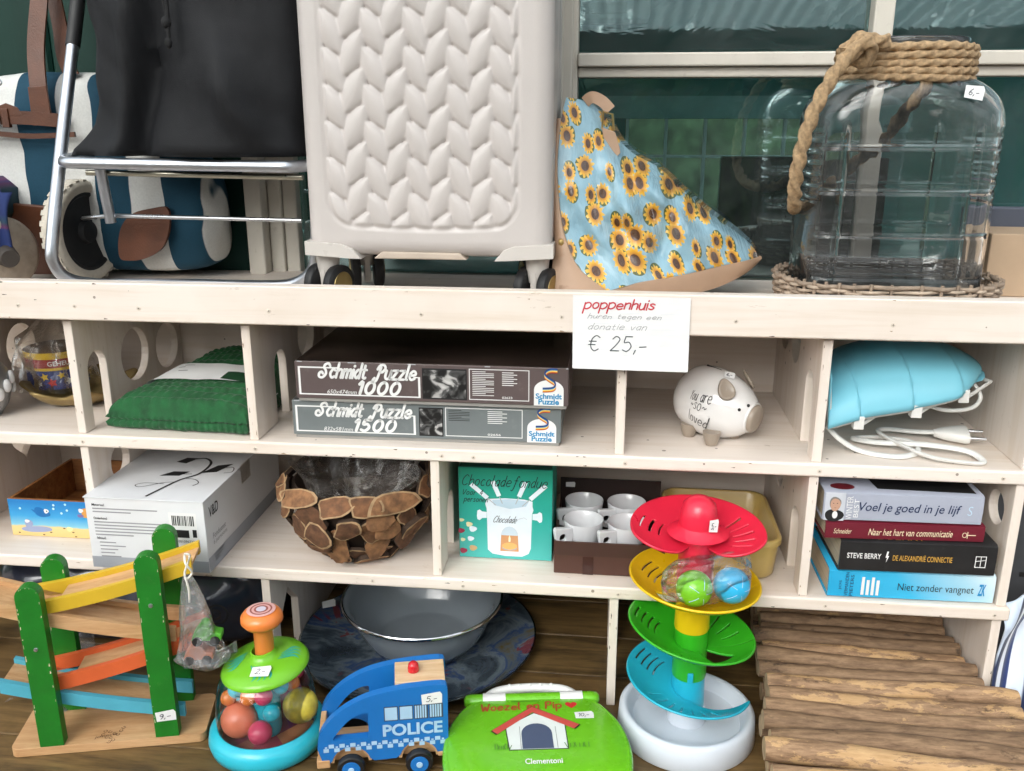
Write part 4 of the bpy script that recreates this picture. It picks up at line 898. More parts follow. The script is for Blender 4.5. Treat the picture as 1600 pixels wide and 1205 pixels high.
# ================================================================== UPPER ROW OF ROOMS
# silver pot, gold leaf bowl, tin in cellophane
SILV = mat('silver_glaze', (.35, .36, .37), .3, .2, 20, metal=.7)
pot = thing('silver_pot', 'round silver pot with white flake decoration at the left edge', 'pot', (-.787, .07, Z1))
obj('body', move(lathe([(0, .001), (.022, .001), (.036, .02), (.046, .05), (.043, .075), (.034, .088), (.030, .092), (.027, .088), (.03, .06), (0, .03)], 36), -.787, .07, Z1), SILV, pot, smooth=60)
obj('flakes', merge(*[xf(ball((0, 0, 0), (.006, .009, .012), 8, 6), frame((-.787 + .0455 * cos(a), .07 + .0455 * sin(a), Z1 + .055 + .012 * sin(5 * a)), (0, 0, 1), (cos(a), sin(a), 0))) for a in [i * .42 for i in range(15)]]), PAPER, pot, smooth=50)
GOLDP = mat('gold_paint', (.36, .26, .11), .42, .2, 25, metal=.55)
gb_ = thing('gold_bowl', 'gold leaf shaped bowl with pointed rim standing in the left room', 'bowl', (-.675, .175, Z1))
def gbowl(u, w):
    a = 2 * pi * u; star = .5 + .5 * cos(7 * a + .6); r = .036 + (.078 + .022 * star - .036) * w
    return (-.675 + r * cos(a), .175 + r * sin(a), Z1 + .002 + .024 * w ** 1.5 + .014 * star * w ** 3)
obj('leaf_shell', grid(gbowl, 112, 10, cu=True), GOLDP, gb_, smooth=60, solid=.004)
obj('foot', move(lathe([(0, 0.001), (.037, .001), (.037, .005), (0, .005)], 30), -.675, .175, Z1), GOLDP, gb_)
tin = thing('tin', 'round tin with yellow and red bands and blue picture in cellophane', 'tin', (-.735, .205, Z1 + .02))
TB = mat('tin_blue', C('#1b2f74')[:3], .35, .3, 60); TY = mat('tin_yellow', C('#d9b52c')[:3], .35); TR = mat('tin_red', C('#8e2420')[:3], .35); BRN = mat('tin_lid', (.14, .075, .035), .4)
cx, cy, tr_ = -.735, .205, .052
tb = obj('can', move(lathe([(0, .022), (tr_, .022), (tr_, .078), (tr_ - .001, .080), (0, .080)], 48), cx, cy, Z1), TB, tin, smooth=40)
for z0, z1, m_ in ((.078, .090, TY), (.062, .078, TR), (.057, .062, TY)): obj('band', move(lathe([(tr_ + .0006, z0), (tr_ + .0012, z0 + .0005), (tr_ + .0012, z1 - .0005), (tr_ + .0006, z1)], 48), cx, cy, Z1), m_, tin, smooth=40)
obj('lid', move(lathe([(tr_ + .001, .090), (tr_ - .004, .0915), (0, .0905)], 48), cx, cy, Z1), BRN, tin, smooth=40)
tf = Face((cx, cy - tr_, Z1), (1, 0, 0), (0, 0, 1))
def cylfn(q, e):
    a = (q.x - cx) / tr_ + .55; return Vector((cx + (tr_ + .0016 + e) * sin(a), cy - (tr_ + .0016 + e) * cos(a), q.z))
tf.fn = cylfn; tf.text(tin, 'GEHEUGEN', -.014, .045, .066, .0745, WHITE, 0, .02, e=.0003)
for (a_, z_, r_, m_) in ((-.022, .046, .008, TY), (.006, .048, .007, TY), (-.01, .035, .009, RED), (.018, .036, .008, WHITE), (.030, .045, .007, TR), (-.032, .033, .006, WHITE)):
    tf.poly(tin, 'picture_star', [(a_ + r_ * (1 if i % 2 else .5) * cos(pi * i / 5), z_ + r_ * (1 if i % 2 else .5) * sin(pi * i / 5)) for i in range(10)], m_, e=-.0008)
CELLO = clear('cellophane', (.97, .96, .94), .035, .08, .9, 22, .05, (.8, .78, .74))
def cello(u, w):
    a = 2 * pi * u; r = (.064 if w < .55 else .064 - .052 * min(1, (w - .55) / .3)) if w < .86 else .012 + .025 * (w - .86) / .14
    r *= 1 + .10 * sin(5 * a + 9 * w) + .06 * sin(11 * a - 4 * w); return (cx + r * cos(a) + .018 * max(0, w - .5), cy + r * sin(a), Z1 + .019 + .16 * w)
ce = obj('cellophane_wrap', grid(cello, 60, 34, cu=True), CELLO, smooth=70); tag(ce, 'crumpled clear cellophane gathered around the blue tin', 'wrapping')

# green cushion cover with paper band
GRN = mat('green_chenille', (.006, .085, .022), .85, .35, 45, bump=.6, bs=260, sheen=.15)
cu_ = thing('cushion_cover', 'folded dark green ribbed cushion cover with white paper band', 'cushion cover', (-.41, .13, Z1))
FQ = [Vector((-.542, .028, 0)), Vector((-.300, .016, 0)), Vector((-.300, .29, 0)), Vector((-.452, .262, 0))]
def cush(u, w, off=0.0):
    """u,w in 0..1 footprint; returns top surface"""
    p = FQ[0] * (1 - u) * (1 - w) + FQ[1] * u * (1 - w) + FQ[2] * u * w + FQ[3] * (1 - u) * w
    e_ = (1 - abs(2 * u - 1) ** 12) ** .5 * (1 - abs(2 * w - 1) ** 14) ** .5
    h = .026 + (.022 + .034 * w + .006 * sin(pi * u)) * e_ + .004 * fbm((p.x * 14, p.y * 14, 0), 1, 2) * e_
    if not off: h += (.0062 * abs(sin(26 * w * pi / 2 + .8 * sin(u * 4) + .5 * fbm((u * 6, w * 6, 0), 1, 2))) ** .7 * (.82 + .18 * sin(u * 95 + 2 * sin(w * 30)))) * e_ ** .3
    return Vector((p.x, p.y, Z1 + h + off))
n_ = 150
top = [cush(i / (n_ - 1), j / (n_ - 1)) for j in range(n_) for i in range(n_)]; F = [(j * n_ + i, j * n_ + i + 1, (j + 1) * n_ + i + 1, (j + 1) * n_ + i) for j in range(n_ - 1) for i in range(n_ - 1)]
rim = [i for i in range(n_)] + [j * n_ + n_ - 1 for j in range(1, n_)] + [(n_ - 1) * n_ + i for i in range(n_ - 2, -1, -1)] + [j * n_ for j in range(n_ - 2, 0, -1)]
V = list(top); cen = Vector((-.40, .15, 0))
prev = rim
for zz_, k_ in ((.022, 1.02), (.018, .985), (.013, 1.02), (.006, 1.01), (.001, .95)):
    cur = []
    for q in rim:
        p = top[q]; d = (Vector((p.x, p.y, 0)) - cen) * (k_ + .010 * sin(len(cur) * .9) * (k_ > 1)) + cen; cur.append(len(V)); V.append(Vector((d.x, d.y, Z1 + zz_ + .002 * fbm((p.x * 40, p.y * 40, zz_ * 50), 1, 2))))
    for i in range(len(rim)): i2 = (i + 1) % len(rim); F.append((prev[i], prev[i2], cur[i2], cur[i]))
    prev = cur
obj('fabric', (V, F), GRN, cu_, smooth=70)
def band(u, w): return tuple(cush(.0 + 1.0 * u, .30 + .26 * w - .04 * u, .0085 - .006 * (abs(2 * u - 1) > .96)))
obj('paper_band', grid(band, 40, 10), PAPER, cu_, smooth=70)
obj('printed_swatch', grid(lambda u, w: tuple(cush(.66 + .22 * u, .31 + .11 * w - .04 * (.66 + .22 * u) - .02 * u, .0095)), 8, 6), mat('swatch_green', (.008, .05, .02), .5), cu_)
for a_, b_, w_ in ((.2, .49, .09), (.17, .46, .06), (.22, .40, .08)): obj('print_line', grid(lambda u, w: tuple(cush(a_ + w_ * u, b_ + .008 * w, .0095)), 5, 2), GREY, cu_)

# two puzzle boxes
def photo_mat(k):
    m, t, b, o = newmat('photo_' + k); v = coords(t, (1, 1, 1)); n1 = noise_tex(t, v, 42 if k == '1000' else 55, 3, .45, .9)
    t.links.new(ramp(t, n1, [(.44, (.008, .008, .008)), (.54, (.09, .09, .09)), (.60, (.42, .41, .40)), (.75, (.62, .61, .60))]), b.inputs['Base Color']); b.inputs['Roughness'].default_value = .4; return m
def puzzle_box(name, label, x0, x1, y0, y1, z0, z1, base, side_hex, number, size, code, pic, top_m, rzz):
    T = thing(name, label, 'puzzle box', ((x0 + x1) / 2, (y0 + y1) / 2, z0), rzz, group='puzzle boxes', world=False)
    w, d, h = x1 - x0, y1 - y0, z1 - z0
    CB = mat('box_%s' % number, C(side_hex)[:3], .45, .06, 15, dirt=.05, dirtc=(.5, .48, .45, 1))
    obj('bottom_tray', box(-w / 2 + .003, w / 2 - .003, -d / 2 + .003, d / 2 - .003, .0006, h * .5), mat('grey_board', (.3, .29, .27), .8), T)
    lid = obj('lid', box(-w / 2, w / 2, -d / 2, d / 2, .006, h), CB, T, bevel=.0012)
    obj('lid_picture', box(-w / 2 + .002, w / 2 - .002, -d / 2 + .002, d / 2 - .002, h, h + .0006), top_m, T)
    f = Face((-w / 2, -d / 2, .006), (1, 0, 0), (0, 0, 1), w, h - .006)
    f.poly(T, 'white_frame', [(.012, .10), (.465, .10), (.465, .66), (.44, .66), (.44, .63), (.457, .63), (.457, .135), (.020, .135), (.020, .82), (.16, .82), (.16, .86), (.012, .86)], WHITE)
    hand(f, T, 'Schmidt Quzzle', .090, .450, .50, .97, WHITE, .0040, .30, .0009, gap=.22)
    hand(f, T, number, .24, .39, .17, .50, WHITE, .0048, .22, .0009, gap=.40)
    f.text(T, size, .118, .228, .145, .255, WHITE, .25, 0)
    # picture panel: soft grey figures on black
    a0, a1 = pic; f.rect(T, 'picture', a0, a1, .08, .90, BLACK)
    f.rect(T, 'picture_print', a0 + .004, a1 - .004, .12, .86, photo_mat(number), e=.0007)
    b0, b1 = a1 + .008, .86
    f.outline(T, 'info_frame', b0, b1, .10, .92, .0012, WHITE)
    for k in range(14 if number == '1000' else 7):
        f.rect(T, 'print_line', b0 + .012, b0 + (.09 if k % 4 else .06), .84 - .048 * k, .84 - .048 * k + .016, WHITE if number == '1000' else BLACK)
    for k in range(7): f.rect(T, 'print_line', b0 + (b1 - b0) * .55, b0 + (b1 - b0) * (.74 + .06 * (k % 2)), .83 - .055 * k, .83 - .055 * k + .02, WHITE)
    f.text(T, code, b0 + (b1 - b0) * .55, b0 + (b1 - b0) * .72, .15, .21, WHITE, 0, .01)
    # arched white label with a rainbow S
    L0, L1 = .877, .983
    f.poly(T, 'logo_label', [(L0, .0), (L1, .0), (L1, .42)] + [((L0 + L1) / 2 + (L1 - L0) / 2 * cos(q), .42 + .26 * sin(q)) for q in [pi * i / 14 for i in range(1, 14)]] + [(L0, .42)], WHITE)
    LB = mat('logo_blue', C('#1a86b8')[:3], .5)
    f.text(T, 'Schmidt', L0 + .006, L1 - .006, .185, .33, LB, 0, .03, e=.0009); f.text(T, 'Puzzle', L0 + .016, L1 - .016, .035, .185, LB, 0, .03, e=.0009)
    for k, hx in enumerate(('#b0302a', '#e0a030', '#e8d080', '#2a78b0', '#1f3a78')):
        off_ = (k - 2) * .024; ctr = (L0 + L1) / 2
        path = [(ctr + .030, .93 + off_), (ctr + .005, .93 + off_), (ctr - .012, .86 + off_), (ctr - .012, .77 + off_), (ctr + .004, .68 + off_), (ctr + .020, .60 + off_), (ctr + .022, .50 + off_), (ctr + .010, .44 + off_), (ctr - .022, .42 + off_)]
        f.line(T, 'logo_stripe', [(p.x, p.y) for p in smoothpath([(a_, b_, 0) for a_, b_ in path], 5)], .0022, mat('stripe_%d' % k, C(hx)[:3], .5), e=.0010 + .0001 * k)
    for q in range(5): f.rect(T, 'edge_wear', (.01, .2, .42, .7, .99)[q], (.03, .23, .45, .72, 1.0)[q], .975, 1.0, LGREY)
    return T
TOPP = mat('dark_photo_print', (.035, .024, .02), .18, .9, 9, (1, 2.2, 1), coat=.6)
TOPG = mat('grey_photo_print', (.10, .10, .10), .25, .4, 6)
puzzle_box('puzzle_box', 'grey puzzle box numbered 1500 at the bottom of the pair', -.226, .2015, .022, .31, Z1, 1.1605, 0, '#6f7677', '1500', '832x581mm', '02656', (.478, .568), TOPG, R(.6))
puzzle_box('puzzle_box', 'brown puzzle box numbered 1000 lying on the grey one', -.213, .2135, .012, .30, 1.1613, 1.2275, 0, '#5c4f4e', '1000', '650x474mm', '02623', (.472, .635), TOPP, R(.2))

# piggy bank
CER = mat('white_glazed_ceramic', (.78, .76, .745), .12, .03, 10, coat=.5)
TAUPE = mat('taupe_glaze', (.33, .27, .215), .3, .05, 20)
pig = thing('piggy_bank', 'glossy white piggy bank with taupe snout and black lettering', 'piggy bank', (.445, .115, Z1))
pc = Vector((.443, .115, 1.1505)); pdx = Vector((.80, -.58, -.16)).normalized()
PM = frame(pc, pdx, (0, 0, 1)) @ Matrix.Scale(1.03, 4)       # z axis = snout direction
prof = [(0, -.062), (.018, -.060), (.034, -.053), (.046, -.040), (.0525, -.022), (.0545, -.004), (.0530, .014), (.048, .032), (.0405, .048), (.032, .060), (.0245, .067), (.0225, .070), (0, .070)]
P_ = smoothpath([(r, z, 0) for r, z in prof], 4)
obj('body', xf(lathe([(p.x, p.y) for p in P_], 56), PM @ Matrix.Scale(.96, 4, (0, 1, 0))), CER, pig, smooth=60)
obj('snout', xf(lathe([(.0215, .066), (.0222, .070), (.0218, .075), (.019, .0775), (0, .0775)], 36), PM @ Matrix.Scale(.96, 4, (0, 1, 0))), TAUPE, pig, smooth=50)
def surf(d):
    l_ = PM.inverted().to_3x3() @ d; lo, hi_ = .02, 3.0
    for _ in range(30):
        k = (lo + hi_) / 2; zz_ = l_.z * k; R0 = 0
        for a_, b_ in zip(P_, P_[1:]):
            if a_.y <= zz_ <= b_.y: R0 = a_.x + (b_.x - a_.x) * (zz_ - a_.y) / max(1e-9, b_.y - a_.y); break
        if math.hypot(l_.x, l_.y / .96) * k < R0: lo = k
        else: hi_ = k
    return pc + d * lo
def onpig(ax, az):                    # direction angles -> surface point (approx. by profile)
    d = (PM.to_3x3() @ Vector((cos(az) * sin(ax), sin(az) * sin(ax), cos(ax)))).normalized(); return pc + d * .056, d
for sy in (-1, 1):
    c_ = PM @ Vector((.034, sy * .030, .030)); n_ = (PM.to_3x3() @ Vector((.55, sy * .55, .55))).normalized()
    def ear(u, w, c_=c_, n_=n_, sy=sy):
        M = frame(c_, n_, PM.to_3x3() @ Vector((.9, 0, -.4))); a = 2 * pi * u; r = w; return tuple(M @ Vector((.017 * r * cos(a) + .004, .013 * r * sin(a) * (1 - .3 * cos(a)), -.003 * (1 - r * r) + .010)))
    e_ = obj('ear', grid(ear, 24, 6, cu=True), TAUPE, pig, smooth=60, solid=.004)
for sy in (-1, 1):
    p = PM @ Vector((.0235, sy * .0235, .0525)); obj('eye', ball(surf(Vector((.473, .06, 1.157)) - pc if sy == -1 else Vector((.4930, .058, 1.1635)) - pc), .0026, 10, 8), BLACK, pig, smooth=60)
for fx, fy in ((.437, .060), (.405, .098), (.476, .098), (.447, .15)): obj('foot', move(lathe([(0, .0006), (.0092, .0006), (.0102, .003), (.0125, .010), (.014, .022), (0, .022)], 22), fx, fy, Z1), TAUPE, pig, smooth=50)
obj('coin_slot', xf(box(-.0012, .0012, -.014, .012, 0, .002), PM @ Matrix.Translation((.0525, 0, -.01)) @ Matrix.Rotation(pi / 2, 4, 'Y') @ Matrix.Rotation(pi / 2, 4, 'Z')), BLACK, pig)
pf = Face(pc + Vector((-.064, 0, -.03)), (1, 0, 0), (0, 0, 1))
def pigfn(q, e):
    d = Vector((q.x - pc.x, -.058, q.z - pc.z))
    l_ = PM.inverted().to_3x3() @ d; ax = l_.z; rr = math.hypot(l_.x, l_.y)
    # march onto the lathe profile
    lo, hi_ = .3, 1.6
    for _ in range(24):
        k = (lo + hi_) / 2; zz_ = ax * k; R0 = 0
        for a_, b_ in zip(P_, P_[1:]):
            if a_.y <= zz_ <= b_.y: R0 = a_.x + (b_.x - a_.x) * (zz_ - a_.y) / max(1e-9, b_.y - a_.y); break
        if rr * k < R0: lo = k
        else: hi_ = k
    return pc + d * lo * (1 + .012)
pf.fn = pigfn
hand(pf, pig, 'You are', .002, .054, .054, .078, BLACK, .0015, .3, 0, slope=-.22)
hand(pf, pig, '~so~', .008, .046, .035, .049, BLACK, .0013, .3, 0, slope=-.22)
hand(pf, pig, 'loved', .000, .052, .002, .031, BLACK, .0016, .3, 0, slope=-.22)
sticker(pig, Face(pc + Vector((.010, -.030, .0475)), (1, .1, -.12), (0, .75, .6)), 0, .017, 0, .012, '6,-', -.1, e=.0035)

# blue shell lamp with cord
LBLUE = mat('blue_lampshade', (.20, .55, .68), .5, .04, 4, sub=.0)
LWH = mat('white_lamp_plastic', (.75, .74, .71), .35, .03)
lamp = thing('blue_lamp', 'light blue ribbed shell shaped wall lamp with white cord and plug', 'lamp', (.72, .13, Z1))
lz0 = smoothpath([(.600, 1.133, 0), (.644, 1.147, 0), (.728, 1.165, 0), (.792, 1.187, 0), (.838, 1.219, 0)], 10); lz1 = smoothpath([(.600, 1.196, 0), (.622, 1.212, 0), (.660, 1.236, 0), (.722, 1.252, 0), (.799, 1.2505, 0), (.838, 1.2345, 0)], 10)
def at(P, x):
    for a_, b_ in zip(P, P[1:]):
        if a_.x <= x <= b_.x + 1e-9: return a_.y + (b_.y - a_.y) * (x - a_.x) / max(1e-9, b_.x - a_.x)
    return P[-1].y
def shade(u, w, off=0):
    x = .600 + .238 * u; zb, zt = at(lz0, x), at(lz1, x); a = pi * (.02 + .96 * w)
    seam = [.20, .52, .82]; s_ = sum(-.005 * sstep(c_ - .004, c_ + .004, u + .05 * (1 - abs(2 * w - 1))) for c_ in seam) + .006
    hw = .115 * (1 - max(0, u - .75) ** 2 * 9); yc = .145
    y = yc - hw * cos(a) * (1 + s_ / .1); z = zb + (zt - zb) * sin(a) ** .75 + s_ * .6 * sin(a)
    return (x, y, z + off)
obj('shade', grid(shade, 90, 40), LBLUE, lamp, smooth=50, solid=.0025)
rib = [Vector(shade(u / 30, .0)) + Vector((0, .012, -.004)) for u in range(31)]
obj('base_frame', merge(tube(rib, .0035, 8), tube([Vector(shade(u / 30, 1.0)) + Vector((0, -.012, -.004)) for u in range(31)], .0035, 8)), LWH, lamp, smooth=60)
for u in (.20, .55, .84):
    p = Vector(shade(u, .0)); q = Vector(shade(min(1, u + .02), 1.0))
    obj('bracket', merge(box(p.x - .0075, p.x + .0075, p.y - .001, p.y + .016, p.z - .016, p.z + .004), tube([p + Vector((.006, .012, -.013)), p + Vector((.055, .05, .004)), q + Vector((0, -.03, .004))], .0032, 6)), LWH, lamp, bevel=.0015)
obj('shade_tip', merge(*[xf(ball((0, 0, 0), (.020, .05, .004), 14, 8), Matrix.Translation((.825 + .006 * k, .13, 1.213 - .006 * k)) @ Matrix.Rotation(R(-22), 4, 'Y')) for k in range(2)]), LBLUE, lamp, smooth=60)
cz = Z1 + .0045
cp = smoothpath([(.610, .06, 1.135), (.628, .05, 1.118), (.660, .045, cz), (.707, .026, cz), (.745, .05, cz), (.745, .085, cz + .004), (.70, .10, cz + .004), (.66, .095, cz + .003), (.69, .07, cz + .006), (.76, .062, cz + .008), (.815, .045, cz + .006), (.828, .015, cz), (.80, -.004 + .016, cz), (.755, .022, cz + .003), (.72, .06, cz + .008), (.70, .10, cz + .012), (.72, .13, cz + .008), (.765, .128, cz + .006), (.80, .118, cz + .01)], 8)
obj('cord', tube(cp, .0040, 8, sq=(1.2, .8)), LWH, lamp, smooth=60)
obj('cord', tube(smoothpath([(.83, .10, 1.20), (.84, .09, 1.18), (.825, .08, 1.165), (.79, .08, 1.16), (.76, .09, 1.165)], 6), .0032, 8), LWH, lamp, smooth=60)
pl = obj('plug', xf(loft([superloop(0, 0, a_, b_, z_, 20, 3) for z_, a_, b_ in ((-.002, .004, .004), (.008, .0085, .0065), (.016, .012, .0072), (.032, .0175, .0072), (.036, .0165, .0065))]), frame((.792, .119, cz + .008), (1, -.12, .02), (0, 1, .15)) @ Matrix.Scale(1.3, 4)), LWH, lamp, smooth=50)
for s_ in (-1, 1): obj('pin', xf(merge(lathe([(.0024, .036), (.0024, .046), (0, .046)], 10), lathe([(.002, .046), (.002, .055), (0, .0555)], 10)), frame((.792, .119, cz + .008), (1, -.12, .02), (0, 1, .15)) @ Matrix.Scale(1.3, 4) @ Matrix.Translation((s_ * .0095, 0, 0))), STEEL, pl, smooth=50)

# ================================================================== MIDDLE ROW OF ROOMS
# open wooden box with a sea picture
PLY = wood('plywood', '#6b3d1c', '#a8713f', 'x', 8, .6)
sea = thing('sea_print_box', 'open wooden box with a cartoon sea picture on its front', 'box', (-.676, .16, Z2))
sx0, sx1, sy0, sy1 = -.7745, -.583, .066, .262
obj('floor', box(sx0 + .006, sx1 - .006, sy0 + .006, sy1 - .006, Z2 + .001, Z2 + .006), PLY, sea)
for nm, bx_ in (('side', (sx0, sx0 + .006, sy0 + .0062, sy1 - .0062)), ('side', (sx1 - .006, sx1, sy0 + .0062, sy1 - .0062)), ('back', (sx0, sx1, sy1 - .006, sy1)), ('front', (sx0, sx1, sy0, sy0 + .006))): obj(nm, box(*bx_, Z2 + .0005, Z2 + .071), PLY, sea, bevel=.0008)
sF = Face((sx0, sy0, Z2 + .0005), (1, 0, 0), (0, 0, 1), sx1 - sx0, .0705)
m, t, b, o = newmat('sea_picture'); tc = N(t, 'ShaderNodeTexCoord'); sx = N(t, 'ShaderNodeSeparateXYZ'); t.links.new(tc.outputs['Object'], sx.inputs[0])
hh = mth(t, 'DIVIDE', sx.outputs[2], .0705); hh = mth(t, 'ADD', hh, mth(t, 'MULTIPLY', noise_tex(t, coords(t, (3, 1, 1)), 12, 2), .10))
t.links.new(ramp(t, hh, [(.0, C('#d8bb77')), (.32, C('#e0c88a')), (.36, C('#7fc0d8')), (.6, C('#3f9fd6')), (1, C('#2a7fc4'))]), b.inputs['Base Color']); b.inputs['Roughness'].default_value = .3
obj('printed_front', box(sx0 + .0004, sx1 - .0004, sy0 - .0008, sy0 - .0001, Z2 + .001, Z2 + .0705), m, sea)
def blob(f, parent, name, cx_, cy_, rx_, ry_, m_, e=.0012, rot=0, wob=.1, k_=3, n=22):
    pts = []
    for i in range(n):
        q = 2 * pi * i / n; r = 1 + wob * sin(k_ * q + 1); x = rx_ * r * cos(q); y = ry_ * r * sin(q); pts.append((cx_ + (x * cos(rot) - y * sin(rot)), cy_ + (x * sin(rot) + y * cos(rot))))
    f.w_, f.h_ = f.w, f.h; return f.poly(parent, name, [(a_ / f.w, b_ / f.h) for a_, b_ in pts], m_, e)
FB = mat('fish_blue', C('#1d6cae')[:3], .3); FO = mat('fish_orange', C('#d79a4e')[:3], .3); SG = mat('seal_grey', C('#97a0c0')[:3], .3); WG = mat('weed_green', C('#2f8f7a')[:3], .3); STN = mat('stone_print', C('#6d4c2c')[:3], .4)
blob(sF, sea, 'seal', .048, .014, .026, .0065, SG, k_=2, wob=.15); blob(sF, sea, 'seal', .034, .024, .0075, .009, SG, .0014); blob(sF, sea, 'seal', .032, .029, .0045, .003, WHITE, .0016)
blob(sF, sea, 'fish', .062, .047, .015, .0085, FB, rot=-.3); sF.poly(sea, 'fish', [(.22, .75), (.30, .70), (.31, .60), (.25, .66)], FB, .0013); blob(sF, sea, 'fish', .071, .050, .0045, .0042, WHITE, .0016); blob(sF, sea, 'fish', .072, .050, .0014, .0014, BLACK, .0018)
blob(sF, sea, 'fish', .152, .050, .017, .011, FO, k_=5, wob=.12); blob(sF, sea, 'fish', .136, .054, .0045, .004, WHITE, .0016); blob(sF, sea, 'fish', .134, .044, .006, .003, mat('fish_violet', C('#7d6fa8')[:3], .3), .0016); blob(sF, sea, 'fish', .110, .017, .006, .0045, mat('shell_print', C('#e6dc9c')[:3], .3))
for (a_, b_) in ((.086, .062), (.108, .064), (.110, .053), (.099, .047), (.022, .053), (.085, .055)): blob(sF, sea, 'bubble', a_, b_, .0022, .0022, mat('bubble_print', C('#bfe4f2')[:3], .3), wob=0)
for k in range(4): sF.line(sea, 'seaweed', [(.84 + .035 * k + .015 * sin(j * 1.3 + k), .08 + .055 * j) for j in range(8)], .0025, WG, e=.0013)
for (a_, b_) in ((.014, .006), (.06, .004), (.074, .009), (.116, .011), (.12, .003), (.148, .004), (.10, .018)): blob(sF, sea, 'pebble', a_, b_, .0022, .0012, STN)
PLB = clear('brown_plastic', (.80, .66, .58), .10, .12, .8, 18, .10, (.35, .22, .18))
def plb(u, w): return (-.667 + .085 * u - .03 * w * (1 - u), .13 + .10 * w + .02 * sin(u * 7 + 3 * w), Z2 + .012 + .05 * u + .12 * w * u ** 1.5 + .006 * sin(u * 17) * sin(w * 13))
pb = obj('plastic_bag', grid(plb, 30, 24), PLB, smooth=60, solid=.001); tag(pb, 'brownish crumpled plastic bag lying in the sea print box', 'plastic bag')

# white fondue set carton
CARTW = mat('white_carton', (.70, .71, .73), .55, .04, 8, bump=.06, bs=40, dirt=.05)
CGREY = mat('carton_grey_band', (.36, .38, .42), .55, .04)
fb = thing('fondue_carton', 'long white carton with grey band and black vine drawing on top', 'box', (-.4665, .13, Z2))
fx0, fx1, fy0, fy1, fz1 = -.5665, -.365, -.0305, .30, .9985
obj('carton', box(fx0, fx1, fy0, fy1, Z2 + .0006, fz1), CARTW, fb, bevel=.0012)
obj('lid_flap', prism([(fx0 - .001, fy0 - .002), (fx1 + .001, fy0 - .002), (fx1 + .001, fy1), (fx0 - .001, fy1)], fz1 + .0004, fz1 + .002, 'z'), CARTW, fb, bevel=.0004)
ff = Face((fx0, fy0, Z2 + .0006), (1, 0, 0), (0, 0, 1), fx1 - fx0, fz1 - Z2); rf = Face((fx1, fy0, Z2 + .0006), (0, 1, 0), (0, 0, 1), fy1 - fy0, fz1 - Z2); tp = Face((fx0, fy0, fz1 + .002), (1, 0, 0), (0, 1, 0), fx1 - fx0, fy1 - fy0)
ff.rect(fb, 'grey_band', .001, .999, .0, .16, CGREY); rf.rect(fb, 'grey_band', .001, .999, .0, .20, CGREY)
ff.text(fb, 'Materiaal', .06, .165, .885, .92, BLACK, 0, .01)
LN = mat('print_grey', (.30, .30, .32), .6)
def para(f, parent, a, b0, n, w, dy=.045, h=.018):
    for k in range(n): f.rect(parent, 'print_line', a, a + w * (1 - .12 * ((k * 7) % 5) / 4 - (.35 if k == n - 1 else 0)), b0 - dy * k, b0 - dy * k + h, LN)
para(ff, fb, .06, .84, 2, .55); ff.text(fb, 'Onderhoud', .06, .175, .695, .73, BLACK, 0, .01); para(ff, fb, .06, .65, 5, .58); ff.text(fb, 'Inhoud:', .07, .145, .41, .45, BLACK, 0, .01)
for k in range(5): ff.rect(fb, 'print_line', .085, .085 + (.14, .22, .15, .12, .17)[k], .36 - .05 * k, .376 - .05 * k, LN)
bc = ff.rect(fb, 'barcode', .70, .93, .36, .84, WHITE, .0004); x_ = .725
while x_ < .90:
    w_ = rnd.choice((.004, .007, .010)); ff.rect(fb, 'bar', x_, x_ + w_, .66, .80, BLACK, .0006); x_ += w_ + rnd.choice((.004, .006, .009))
ff.rect(fb, 'black_patch', .74, .86, .49, .60, BLACK, .0006); ff.rect(fb, 'black_patch', .89, .925, .50, .61, BLACK, .0006); ff.text(fb, '8000109673349', .73, .93, .42, .455, BLACK, 0, 0); ff.text(fb, '89', .80, .88, .23, .30, BLACK, 0, .02)
rf.text(fb, 'V&D', .05, .155, .72, .87, BLACK, .05, .01); rf.text(fb, 'Fondueset', .07, .22, .40, .48, LN, 0, 0); rf.text(fb, '6 persoons', .07, .23, .30, .38, LN, 0, 0); para(rf, fb, .07, .16, 3, .12, .04)
obj('tape', box(fx1 - .0004, fx1 + .0012, .12, .16, .968, fz1 + .003), clear('clear_tape', (.95, .93, .88), .08, .1, .3), fb)
vine = lambda pts, w_: tp.line(fb, 'vine_drawing', [(p.x, p.y) for p in smoothpath([(a_, b_, 0) for a_, b_ in pts], 8)], w_, BLACK)
vine([(.50, .03), (.56, .15), (.62, .25), (.72, .34), (.72, .48), (.62, .55), (.50, .52)], .0046); vine([(.60, .22), (.50, .20), (.36, .14), (.30, .16), (.36, .19), (.52, .19)], .0016)
vine([(.72, .36), (.84, .42), (.95, .44), (1.0 - .02, .38), (.92, .36)], .0016); vine([(.64, .27), (.74, .26), (.80, .22), (.78, .18)], .0016); vine([(.66, .33), (.55, .32), (.44, .31)], .0020)
for pts in ([(.40, .29), (.48, .355), (.62, .36), (.57, .30)], [(.50, .47), (.40, .485), (.45, .55), (.56, .55)], [(.73, .35), (.80, .46), (.92, .49), (.85, .37)]): tp.poly(fb, 'vine_leaf', pts, BLACK)

